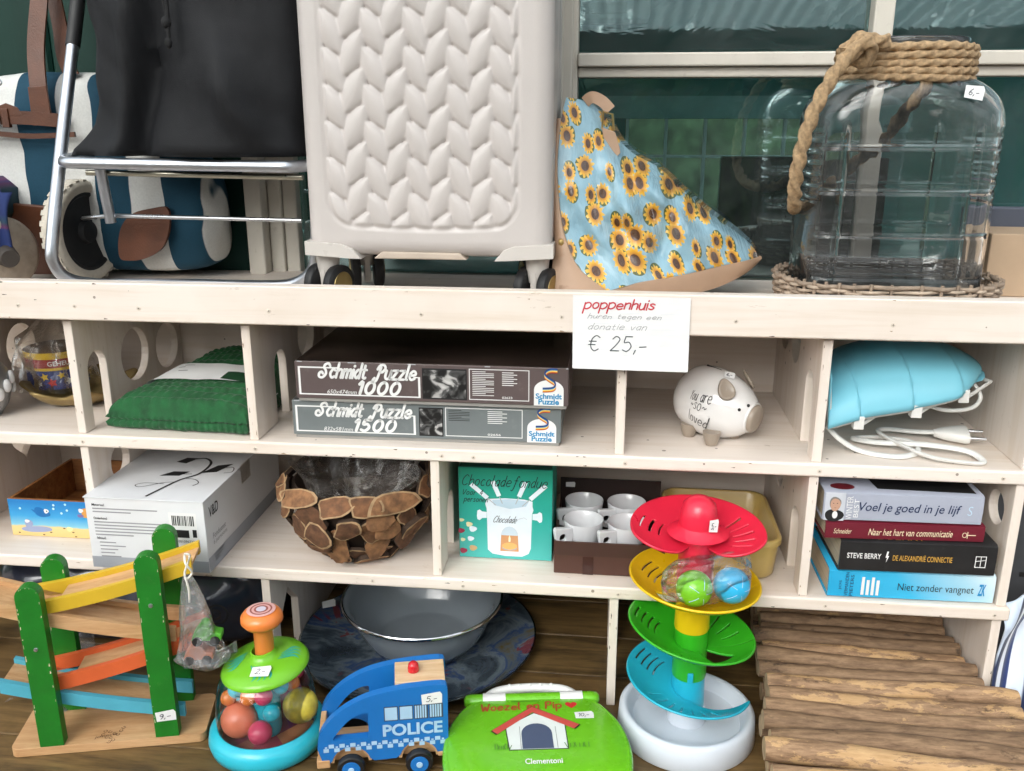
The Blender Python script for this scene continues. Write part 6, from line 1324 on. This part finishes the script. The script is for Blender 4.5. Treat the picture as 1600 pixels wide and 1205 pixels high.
for a0 in (-1.9, -.35, 1.3, 2.9):
    for k in range(4):
        V = []; n = 10
        for i in range(n):
            s_ = i / (n - 1); r = .028 + .028 * s_; a = a0 + .16 * k + .42 * sin(s_ * 2.2); wd = .055 * sin(pi * min(1, .12 + s_ * .88)) + .004
            for q in (-1, 1):
                aa = a + q * wd; zz = .013 + (.016 - .013) * (.045 - r) / .017 if r < .045 else .013 + (.007 - .013) * (r - .045) / .017
                p = Matrix.Translation((X + .004, Y_, Z3 + .136)) @ Matrix.Rotation(R(-5), 4, 'Y') @ Matrix.Rotation(R(3), 4, 'X') @ Vector((r * cos(aa), r * sin(aa), zz + .0006)); V.append(p)
        obj('swirl_print', (V, [(2 * i, 2 * i + 1, 2 * i + 3, 2 * i + 2) for i in range(n - 1)]), SWL, po)
sticker(lid_, Face((X + .000, Y_ - .053, Z3 + .1475), (1, .06, .08), (-.06, 1, .22)), 0, .030, 0, .021, '2,-', .06)
CITR = mat('citrus_ball', (.55, .45, .06), .3, .3, 60)
for c_, r_, m_ in (((-.272, -.172, .706), .028, PL('coral_ball', (.75, .20, .11))), ((-.182, -.150, .722), .027, CITR), ((-.276, -.165, .753), .0125, PAQ), ((-.250, -.180, .753), .013, PORA), ((-.226, -.182, .757), .0135, PL('pink_ball', (.60, .05, .13))), ((-.205, -.165, .765), .012, PAQ), ((-.290, -.135, .765), .012, CITR), ((-.225, -.10, .705), .027, MATS['pink_ball']), ((-.20, -.115, .76), .014, MATS['pink_ball']), ((-.285, -.115, .715), .022, PAQ), ((-.232, -.192, .700), .018, MATS['pink_ball']), ((-.288, -.168, .740), .012, PORA), ((-.255, -.150, .765), .013, CITR), ((-.200, -.132, .748), .012, PORA), ((-.212, -.19, .735), .013, PAQ)): obj('ball', ball(c_, r_, 24, 16), m_, po, smooth=60)
obj('core', move(lathe([(.017, .02), (.020, .03), (.0205, .10), (.018, .125)], 32), X + .004, Y_ - .006, Z3), PAQ, po, smooth=50)
# --- grey enamel basin on a painted glass platter
m, t, b, o = newmat('painted_glass'); v = coords(t); n1 = noise_tex(t, v, 9, 5, .6, 1.0); c_ = ramp(t, n1, [(.30, C('#2a3138')), (.42, C('#48525c')), (.50, C('#6f7a82')), (.56, C('#3c5078')), (.62, C('#5d666e')), (.72, C('#665a38'))])
n2 = noise_tex(t, coords(t, (1, 1, 1)), 7, 4, .7, .8); t.links.new(mixc(t, ramp(t, n2, [(.60, (0, 0, 0)), (.63, (.8,) * 3)]), c_, C('#7a3434')), b.inputs['Base Color']); b.inputs['Roughness'].default_value = .08; b.inputs['Coat Weight'].default_value = 1
gp = thing('glass_platter', 'round painted glass platter with red and blue flowers under the basin', 'platter', (-.062, .165, Z3)); obj('plate', move(lathe([(0, .006), (.13, .006), (.19, .012), (.214, .022), (.2165, .023), (.217, .021), (.193, .008), (.13, .0012), (0, .0012)], 72), -.062, .150, Z3), m, gp, smooth=60)
obj('rim', move(lathe([(.2150, .0235), (.2185, .0230), (.2190, .0210), (.2170, .0200)], 72), -.062, .150, Z3), clear('glass_edge', (.75, .85, .84), .25, .03), gp, smooth=60)
sticker(gp, Face((-.262, .20, Z3 + .030), (1, .3, 0), (-.2, .9, .4)), 0, .026, 0, .018, '', .2)
ENA = mat('grey_enamel', (.22, .25, .28), .16, .06, 10, coat=.5)
ba = thing('enamel_basin', 'grey enamel washing basin with shiny steel rim', 'basin', (-.050, .140, Z3 + .008))
obj('bowl', move(lathe([(0, .0085), (.080, .0085), (.090, .011), (.108, .035), (.124, .070), (.131, .092), (.138, .098), (.1455, .1015), (.1455, .0975), (.139, .0940), (.133, .089), (.127, .070), (.111, .036), (.094, .0135), (.084, .0115), (0, .0115)][::1], 80), -.050, .140, Z3 + .004), ENA, ba, smooth=50)
obj('rim', move(lathe([(.1425, .1018), (.1450, .1030), (.1470, .1010), (.1465, .0975), (.1445, .0970)], 80), -.050, .140, Z3 + .004), mat('chrome', (.75, .76, .78), .08, .02, metal=1), ba, smooth=60)
# --- wooden police van
VB = mat('van_blue_paint', (.010, .16, .50), .38, .05, 12, bump=.12, bs=90); VL = mat('van_pale_print', C('#a9cbe6')[:3], .5)
vn = thing('police_van', 'blue wooden toy police van with red light on its roof', 'toy van', (-.050, -.158, Z3), R(13.5), world=False)
def vside():
    top = [(p.x, p.y) for p in smoothpath([(-.096, .050, 0), (-.0925, .072, 0), (-.078, .095, 0), (-.052, .117, 0), (-.018, .133, 0), (.025, .1415, 0), (.070, .1445, 0), (.088, .1445, 0)], 6)] + [(.0945, .1425), (.0965, .137)]
    bot = [(.096, .030), (.088, .026)] + circ(.052, .022, .0285, 12, .25, pi - .25) + [(.018, .024), (-.014, .023)] + circ(-.048, .021, .0285, 12, .25, pi - .25) + [(-.080, .022), (-.090, .027)]
    return top + bot
whole = [(-.072, .063), (-.022, .064), (-.0205, .066), (-.0205, .104)] + [(p.x, p.y) for p in smoothpath([(-.022, .106, 0), (-.034, .104, 0), (-.050, .094, 0), (-.064, .078, 0), (-.073, .066, 0)], 5)]
sd1 = obj('side_panel', prism(vside(), -.040, -.027, 'y', [whole[::-1]]), VB, vn, bevel=.0016); obj('side_panel', prism(vside(), .027, .040, 'y', [whole[::-1]]), VB, vn, bevel=.0016)
obj('chassis', box(-.098, .096, -.0265, .0265, .018, .036), BEECH, vn, bevel=.002); [obj('chassis_edge', s_, BEECH, vn, bevel=.0015) for s_ in (box(-.0985, -.079, -.041, -.0268, .0165, .030), box(.080, .097, -.041, -.0268, .0215, .0295))]
obj('arch_liner', merge(*[prism(circ(x, .0215, .0300, 14, .05, pi - .05) + circ(x, .0215, .0255, 14, pi - .05, .05), -.0385, -.028, 'y') for x in (.052, -.048)]), BEECH, vn)
rb = obj('roof_block', box(.020, .094, -.0265, .0265, .122, .1445), wood('pine', '#c9a37a', '#e2c8a4', 'x', 7, .5), vn, bevel=.0012); obj('back_board', box(.083, .094, -.0265, .0265, .0365, .1175), VB, vn); obj('seat_block', box(-.012, .0, -.0265, .0265, .0365, .090), VB, vn)
obj('red_light', move(lathe([(0, .016), (.004, .0155), (.0075, .012), (.0085, .006), (.0085, .0006), (0, .0006)], 24), .048, .0, .1445), mat('red_knob', (.55, .012, .02), .2, coat=.5), rb, smooth=60)
obj('front_bar', box(-.094, -.086, -.0265, .0265, .055, .068), BEECH, vn, bevel=.001)
for x_ in (.052, -.048):
    for s_ in (-1, 1):
        wl = obj('wheel', xf(lathe([(0, -.006), (.0185, -.006), (.0205, -.004), (.0205, .004), (.0185, .0065), (.0135, .0068)], 32), frame((x_, s_ * .0475, .0207), (0, s_, 0))), mat('black_wheel', (.010, .010, .011), .3), vn, smooth=40)
        obj('hub', xf(lathe([(.0136, .0066), (.0132, .0078), (0, .0078)], 28), frame((x_, s_ * .0475, .0207), (0, s_, 0))), VB, wl, smooth=40); obj('hub_cap', xf(lathe([(.0048, .0078), (.0044, .0092), (0, .0095)], 18), frame((x_, s_ * .0475, .0207), (0, s_, 0))), VL, wl, smooth=40)
vf = Face((0, -.040, 0), (1, 0, 0), (0, 0, 1))
vf.text(vn, 'POLICE', .000, .088, .063, .084, VL, 0, .035)
WG_ = mat('van_grey_print', (.05, .07, .11), .5)
for k in range(4):
    x_ = .004 + .022 * k; vf.rect(vn, 'window_print', x_ - .0012, x_ + .0192, .0895, .1140, WG_, .0004)
    if k < 2: vf.rect(vn, 'window_print', x_, x_ + .018, .0910, .1125, VL, .0006)
    else:
        for j in range(5): vf.rect(vn, 'window_print', x_ + .0036 * j, x_ + .0036 * j + .0024, .0910, .1125, VL, .0006)
for k in range(23):
    x_ = -.0875 + .0078 * k; z_ = .0505 if k % 2 else .0435
    if x_ < .088: vf.rect(vn, 'check_print', x_, x_ + .0078, z_, z_ + .0066, VL, .0006)
    if k % 2 == 0 and x_ < .088: vf.rect(vn, 'check_print', x_ + .0022, x_ + .0056, z_ + .0072, z_ + .0100, VL, .0006)
sticker(vn, vf, .058, .089, .113, .1325, '5,-', .10, e=.0008)
# --- green toy laptop
lt = thing('toy_laptop', 'bright green toy laptop with white hinges and kennel picture', 'toy laptop', (.1845, -.168, Z3), R(9), world=False)
LIME = mat('laptop_green', (.15, .50, .015), .26, .04, 9, bump=.04, bs=120, coat=.3, dirt=.06); LWHT = mat('laptop_white', (.78, .78, .77), .3, .02)
oy = smoothpath([(0, .112, 0), (.075, .112, 0), (.094, .104, 0), (.115, .078, 0), (.132, .040, 0), (.139, 0, 0), (.138, -.04, 0), (.128, -.075, 0), (.100, -.097, 0), (.05, -.106, 0), (0, -.108, 0)], 6)
outl = [(p.x, p.y) for p in oy] + [(-p.x, p.y) for p in reversed(oy[1:-1])]
def ll(s_, z, dy=0): return [(x * s_, (y - .0) * s_ + dy, z) for x, y in outl]
obj('base', loft([ll(.95, .0008), ll(.985, .006), ll(.995, .020), ll(.985, .027)]), LWHT, lt, smooth=50)
obj('lid', loft([ll(.985, .0275), ll(1.0, .032), ll(1.0, .044), ll(.985, .050), ll(.955, .0525), ll(.945, .0520), ll(.935, .0522), ll(.90, .0540), ll(.6, .0555), ll(.25, .0560), ll(.02, .0560)]), LIME, lt, smooth=60)
hb = obj('hinge_bar', xf(loft([superloop(0, 0, .0105 * k_, .0105 * k_, z_, 20, 2.2) for z_, k_ in ((-.108, .5), (-.104, .9), (-.095, 1), (.095, 1), (.104, .9), (.108, .5))]), frame((0, .106, .0475), (1, 0, 0), (0, 1, 0))), LIME, lt, smooth=50)
for x_ in (-.078, .045): obj('hinge', xf(loft([superloop(0, 0, .0115, .0115, z_, 20, 2.2) for z_ in (0, .036)]), frame((x_, .106, .0475), (1, 0, 0), (0, 1, 0))), LWHT, lt, smooth=50)
obj('carry_handle', tube(smoothpath([(-.076, .110, .040), (-.066, .128, .042), (-.045, .139, .043), (0, .143, .0435), (.045, .139, .043), (.066, .128, .042), (.076, .110, .040)], 8), .0075, 12), LWHT, lt, smooth=60)
for k in range(5): obj('grip_dot', ball((-.034 + .017 * k, .1415, .0505), (.003, .003, .0018), 10, 6), LWHT, lt, smooth=60)
lf = Face((0, 0, .0563), (1, 0, 0), (0, 1, 0))
def lfn(q, e):
    s_ = max(math.hypot(q.x / .139, q.y / .110), .001); z = .0561 - .0006 * min(1, s_ / .6) - .0016 * max(0, min(1, (s_ - .6) / .3)); return Vector((q.x, q.y, z + .0002 + e))
lf.fn = lfn
RB = mat('red_brown_print', C('#a8432b')[:3], .4)
hand(lf, lt, 'Woezel en Pip', -.080, .044, .062, .088, RB, .0030, .05, .0006, .05, .02, gap=.34); lf.rect(lt, 'print_line', -.034, .012, .0915, .0928, mat('green_ink', (.02, .12, .01), .5), .0006)
lf.poly(lt, 'heart_print', [(p[0], p[1]) for p in heart(.060, .080, .0095)], RED, .0006)
WC = mat('kennel_white', C('#dfe5e2')[:3], .4); RF = mat('kennel_red', C('#c9504a')[:3], .4)
lf.poly(lt, 'kennel_wall', [(-.042, -.024), (.046, -.024), (.046, .034), (.000, .062), (-.046, .030)], BLACK, .0004); lf.poly(lt, 'kennel_wall', [(-.0405, -.0225), (.0445, -.0225), (.0445, .033), (.000, .060), (-.0445, .029)], WC, .0006)
for x_ in (-.024, -.006, .012, .03): lf.line(lt, 'kennel_plank', [(x_, -.022), (x_, .036 - abs(x_) * .3)], .0007, GREY, .0008)
lf.poly(lt, 'kennel_door', [(-.022, -.022), (.024, -.022), (.024, .012)] + circ(.001, .012, .023, 12, 0, pi)[1:-1] + [(-.022, .012)], mat('kennel_dark', C('#4a5570')[:3], .5), .0009)
for pts in ([(-.058, .012), (-.002, .062), (-.002, .076), (-.066, .021)], [(-.002, .062), (.058, .020), (.067, .030), (-.002, .076)]):
    lf.poly(lt, 'kennel_roof', [((a_ - 0) * 1.03, b_ + (.0012 if b_ > .05 else -.001)) for a_, b_ in pts], BLACK, .0010); lf.poly(lt, 'kennel_roof', pts, RF, .0012)
for k in range(16):
    x_ = (-.062 + .003 * k) if k < 8 else (.044 + .0045 * (k - 8)); lf.line(lt, 'grass_print', [(x_, -.022), (x_ + .004 * sin(k * 2.1), -.012 + .003 * cos(k * 3))], .0012, mat('grass_ink', (.06, .22, .03), .5), .0013)
lf.text(lt, 'Clementoni', -.020, .034, -.054, -.0425, WHITE, 0, .02, e=.0006); sticker(lt, lf, .063, .093, .044, .062, '10,-', .08, e=.0008)
# --- ball drop tower
tw = thing('ball_tower', 'ball drop tower of red, yellow, green and blue trays on a white base', 'toy', (.4135, -.045, Z3)); TX, TY_ = .4135, -.045
TW = {'red': PL('tower_red', (.72, .020, .055)), 'yellow': PL('tower_yellow', (.78, .50, .008)), 'green': PL('tower_green', (.035, .40, .015)), 'blue': PL('tower_blue', (.02, .42, .58)), 'white': mat('tower_white', (.66, .71, .78), .3, .02)}
obj('base', move(lathe([(0, .020), (.075, .020), (.084, .022), (.092, .040), (.096, .043), (.101, .043), (.106, .038), (.1085, .004), (.107, .0006), (0, .0006)], 72), TX, TY_, Z3), TW['white'], tw, smooth=50)
obj('socket', move(lathe([(.030, .0205), (.0285, .050), (.0265, .050)], 36), TX, TY_, Z3), TW['white'], tw, smooth=50)
def tray(name, m_, zc_, a0, a1, R_, drop, cut, lip=.026, tilt=(0, 0), taper=(0, 0), tip=0):
    """shallow bowl (a full turn or a spiral arm) with slots and a drop hole really cut out"""
    NA, NR = 200, 34; V = []; F = []
    for j in range(NR + 1):
        k = j / NR
        for i in range(NA + 1):
            s_ = i / NA; a = a0 + (a1 - a0) * s_; en = 1
            if taper[0] and s_ < taper[0]: en = min(en, .30 + .70 * sin(pi / 2 * s_ / taper[0]) ** .8)
            if taper[1] and s_ > 1 - taper[1]: en = min(en, .30 + .70 * sin(pi / 2 * (1 - s_) / taper[1]) ** .8)
            ro = .026 + (R_ - .026) * en; ri = .0255
            if tip and s_ > 1 - tip: ri = .0255 + (ro - .0265) * ((s_ - 1 + tip) / tip) ** 1.5
            r = ri + (ro - ri) * k; kk = (r - .0255) / (R_ - .0255)
            z = zc_ - drop * s_ + lip * (.25 * kk + .75 * kk ** 2.4) + tilt[0] * r * cos(a) + tilt[1] * r * sin(a)
            V.append((TX + r * cos(a), TY_ + r * sin(a), z))
    for j in range(NR):
        for i in range(NA):
            a = math.degrees(a0 + (a1 - a0) * (i + .5) / NA) % 360; k = (j + .5) / NR
            if any((p0 <= a <= p1 and k0 < k < k1) for p0, p1, k0, k1 in cut): continue
            q = j * (NA + 1) + i; F.append((q, q + 1, q + NA + 2, q + NA + 1))
    used = sorted({q for f_ in F for q in f_}); mp_ = {q: i for i, q in enumerate(used)}
    return obj(name, ([V[q] for q in used], [tuple(mp_[q] for q in f_) for f_ in F]), m_, tw, smooth=60, solid=.0034)
arcs = lambda c0, n, k0=.40, dk=.15, ln=20: [(c0 - ln + 3 * q, c0 + ln - 3 * q, k0 + dk * q, k0 + dk * q + .035) for q in range(n)]
rads = lambda p0, n, dp=14: [(p0 + dp * q, p0 + dp * q + 2.2, .38, .80) for q in range(n)]
def column(nm, m_, z0, z1, r=.026): return obj(nm, move(lathe([(r, z0 - Z3), (r + .0006, z0 - Z3 + .003), (r - .001, z1 - Z3)], 40), TX, TY_, Z3), m_, tw, smooth=50)
column('column', TW['blue'], .695, .752); column('column', TW['green'], .7525, .835); column('column', TW['yellow'], .8355, .915, .0262); column('column', TW['red'], .9155, 1.000, .0268)
tray('tray', TW['blue'], .741, R(70), R(70 + 272), .0965, .030, arcs(150, 4) + rads(215, 7, 14), .024, (-.06, 0), (.05, 0), tip=.26)
tray('tray', TW['green'], .8065, 0, 2 * pi, .0970, 0, arcs(165, 4) + rads(20, 3, 16) + [(296, 334, 0, .62)] + rads(235, 3, 15), .030, (-.17, 0))
tray('tray', TW['yellow'], .8895, 0, 2 * pi, .0985, 0, arcs(152, 3, .46) + [(196, 238, .02, .52)], .032, (-.07, .02))
tray('tray', TW['red'], .983, R(-58), R(-58 + 296), .1000, 0, arcs(165, 3, .42, .18, 18) + rads(338, 2, 14) + rads(6, 3, 14), .020, (-.02, .09), (.16, .16))
obj('cap', move(lathe([(.0265, .345), (.0285, .355), (.0275, .375), (.024, .392), (.015, .401), (.006, .404), (0, .4045)], 40), TX, TY_, Z3), TW['red'], tw, smooth=60); obj('cap_collar', move(lathe([(.046, .347), (.032, .353), (.0262, .362)], 40), TX, TY_, Z3), TW['red'], tw, smooth=60)
for z_, m_ in ((.917, 'yellow'), (.757, 'blue')): obj('connector_tab', box(TX - .0045, TX + .0045, TY_ - .0298, TY_ - .0262, z_ - .004, z_ + .014), TW[m_], tw, bevel=.002)
sticker(tw, Face((TX + .012, TY_ - .028, Z3 + .358), (.92, .38, 0), (.04, .12, 1)), 0, .015, 0, .020, '5,-', 0, e=.0012)
for lb, c_, m_ in (('lime green plastic ball on the yellow tray', (.4070, -.103, .9335), PLIME), ('light blue plastic ball beside the green one on the yellow tray', (.4620, -.090, .9345), PL('ball_blue', (.03, .42, .72)))):
    T = thing('ball', lb, 'ball', (c_[0], c_[1], c_[2] - .027), group='balls on the yellow tray'); obj('sphere', ball(c_, .0265, 36, 24), m_, T, smooth=60)
    for q in range(5):
        a = 2 * pi * q / 5; p0 = Vector(c_); M = frame(c_, (.35, -.85, .1)); obj('moulded_line', tube([M @ (Vector((cos(a) * sin(s_), sin(a) * sin(s_), cos(s_))) * .0266) for s_ in [.25 + .09 * i for i in range(8)]], .0005, 4), VL, T)
def bb_(u, w):
    a = 2 * pi * u; k = 2 * w - 1; rr = (1 - abs(k) ** 3) ** .33; cx_ = .425 + .062 * k; r1_ = .031 * rr * (1 + .10 * sin(5 * a + 8 * w) + .06 * sin(11 * a - 5 * w))
    return (cx_ + .004 * sin(7 * a), -.097 + .016 * w + r1_ * cos(a), .9365 + .010 * w + r1_ * sin(a) * 1.05 + .030 * max(0, w - .55) * max(0, sin(a)))
bg2 = obj('ball_bag', grid(bb_, 64, 40, cu=True), clear('ball_bag_film', (.97, .975, .98), .05, .06, 1.0, 24, .035), smooth=60); tag(bg2, 'crinkled clear plastic bag around the two balls', 'plastic bag')
# --- roll of log edging
m, t, b, o = newmat('peeled_log'); v = coords(t, (.18, 1, 1)); n1 = noise_tex(t, v, 130, 6, .7, .2); n2 = noise_tex(t, coords(t, (.40, 1.2, 1.2)), 30, 7, .75, .3); oi = N(t, 'ShaderNodeObjectInfo')
c_ = ramp(t, n1, [(.22, C('#4a3828')), (.42, C('#826a53')), (.58, C('#a0866b')), (.80, C('#bda286'))]); pe = ramp(t, mth(t, 'ADD', n2, mth(t, 'MULTIPLY', mth(t, 'SUBTRACT', oi.outputs['Random'], .5), .26)), [(.58, (0, 0, 0)), (.60, (1, 1, 1))])
c_ = mixc(t, mth(t, 'MULTIPLY', pe, .75), c_, mixc(t, n1, C('#a07c50'), C('#dcc094'))); dk = ramp(t, noise_tex(t, coords(t, (.5, 1, 1)), 26, 5, .7), [(.60, (0, 0, 0)), (.68, (.85,) * 3)]); c_ = mixc(t, dk, c_, C('#2a1c12'))
tint = mixc(t, oi.outputs['Random'], (.62, .57, .52, 1), (1.18, 1.08, .98, 1)); t.links.new(mixc(t, 1, c_, tint, 'MULTIPLY'), b.inputs['Base Color']); b.inputs['Roughness'].default_value = .8
bn = N(t, 'ShaderNodeBump', Strength=.5, Distance=.002); t.links.new(mth(t, 'ADD', n1, mth(t, 'MULTIPLY', n2, .4)), bn.inputs['Height']); t.links.new(bn.outputs[0], b.inputs['Normal']); LOGM = m
ENDM = mat('cut_wood_end', (.42, .29, .17), .85, .3, 60, bump=.3, bs=150)
lg = thing('log_edging', 'rolled garden edging of peeled logs stacked in the right bottom room', 'log edging', (.70, .03, Z3))
def log(x0, x1, y0, y1, z, r, seed):
    rr = random.Random(seed); n = 26; V = []; F = []; mi = []; k = 14; ph = rr.random() * 6; kn = rr.uniform(.2, .8)
    for i in range(n):
        s_ = i / (n - 1); x = x0 + (x1 - x0) * s_; y = y0 + (y1 - y0) * s_ + .0042 * sin(s_ * 4.5 + ph); zz = z + .003 * sin(s_ * 5 + ph * 2) ; kb = 1 + .12 * math.exp(-((s_ - kn) / .05) ** 2)
        for q in range(k):
            a = 2 * pi * q / k; ra = r * kb * (1 + .05 * fbm((s_ * 6 + seed, cos(a), sin(a)), 1.2, 3)) * (1.05 - .1 * s_) ; ra = ra * (.90 if i in (0, n - 1) else 1); V.append((x, y + ra * cos(a), zz + ra * sin(a)))
    for i in range(n - 1):
        for q in range(k): q2 = (q + 1) % k; F.append((i * k + q, i * k + q2, (i + 1) * k + q2, (i + 1) * k + q)); mi.append(0)
    F.append(tuple(range(k))[::-1]); F.append(tuple(range((n - 1) * k, n * k))); mi += [1, 1]
    return obj('log', (V, F), None, lg, mats=[LOGM, ENDM], midx=mi, smooth=60)
y = -.262; i = 0
rs = [.0165, .0175, .0180, .0155, .0140, .0150, .0165, .0135, .0140, .0165, .0140, .0130, .0140, .0135, .0140, .0140, .0130, .0135, .0130, .0135]
while y < .33 and i < 20:
    r = rs[i]; y += r; x0 = .512 + .045 * (y + .22) / .5 + rnd.uniform(-.008, .008); x1 = (.905 if y < -.02 else .866) + rnd.uniform(-.006, .004)
    zt = .7375 + rnd.uniform(-.004, .008) - .012 * max(0, y - .15) / .15
    log(x0, x1, y + .004, y - .008, zt, r * .98, i); y += r * 1.16; i += 1
y = -.245
for i in range(12):
    r = .0155 + .002 * rnd.random(); y += r; log(.520 + .045 * (y + .22) / .5 + rnd.uniform(-.012, .004), .862, y, y + .004, .7065 + rnd.uniform(-.002, .002), r * .98, 40 + i); log(.528 + .045 * (y + .22) / .5 + rnd.uniform(-.012, .006), .860, y + .012, y + .014, .6685 + rnd.uniform(0, .003), r, 60 + i); y += r * 1.5
sticker(lg, Face((.628, .252, .758), (1, .05, -.05), (0, .75, .66)), 0, .030, 0, .020, '€5,-', -.1, e=.002)
# --- striped cloth and dark crate at the right edge
m, t, b, o = newmat('striped_cloth'); tc = N(t, 'ShaderNodeTexCoord'); sx = N(t, 'ShaderNodeSeparateXYZ'); t.links.new(tc.outputs['UV'], sx.inputs[0])
t.links.new(ramp(t, sx.outputs[0], [(.0, C('#c9d6e8')), (.10, C('#c9d6e8')), (.12, C('#1c2748')), (.20, C('#1c2748')), (.215, C('#e4e8ee')), (.34, C('#e4e8ee')), (.355, C('#1f2c54')), (.50, C('#27386a')), (.515, C('#dfe6f0')), (.70, C('#d3deec')), (.72, C('#20305a')), (.84, C('#20305a')), (.86, C('#d9e2ee'))]), b.inputs['Base Color'])
for el in b.id_data.nodes:
    if el.type == 'VALTORGB': el.color_ramp.interpolation = 'LINEAR'
b.inputs['Roughness'].default_value = .9; b.inputs['Sheen Weight'].default_value = .3
def clothf(u, w):
    z = .905 - .250 * w; x = .8870 + .010 * sin(w * 6) * w + .15 * u ** 1.1 + .02 * w * u; y = .018 - .03 * w - .014 * sin(u * 13 + w * 3) * (.4 + w) + .05 * (1 - w) * u - .012 * sin(w * 9 + u * 4)
    if w < .3: z -= (.3 - w) * .12 * (1 - u) ** 2
    return (x, y, z)
g_ = grid(clothf, 40, 50); uvc = []
for j in range(50):
    for i in range(40): u, w = i / 39, j / 49; uvc.append((min(.99, u * 1.7 + .22 * w - .9 * max(0, .35 - w)) if u * 1.7 + .22 * w - .9 * max(0, .35 - w) > .05 else .05, w))
cl_ = obj('striped_cloth', g_, m, smooth=80, uv=uvc, solid=.004); tag(cl_, 'white and pale blue cloth with navy stripes hanging at the right edge', 'cloth')
dc = thing('dark_crate', 'dark grey metal box behind the striped cloth at the right edge', 'box', (1.02, .2, .65)); obj('panel', box(.915, 1.15, .16, .30, .6505, 1.0), mat('dark_metal', (.06, .062, .068), .45, .15, 20), dc, bevel=.004); obj('slot', box(.975, .995, .1585, .1598, .845, .853), BLACK, dc)
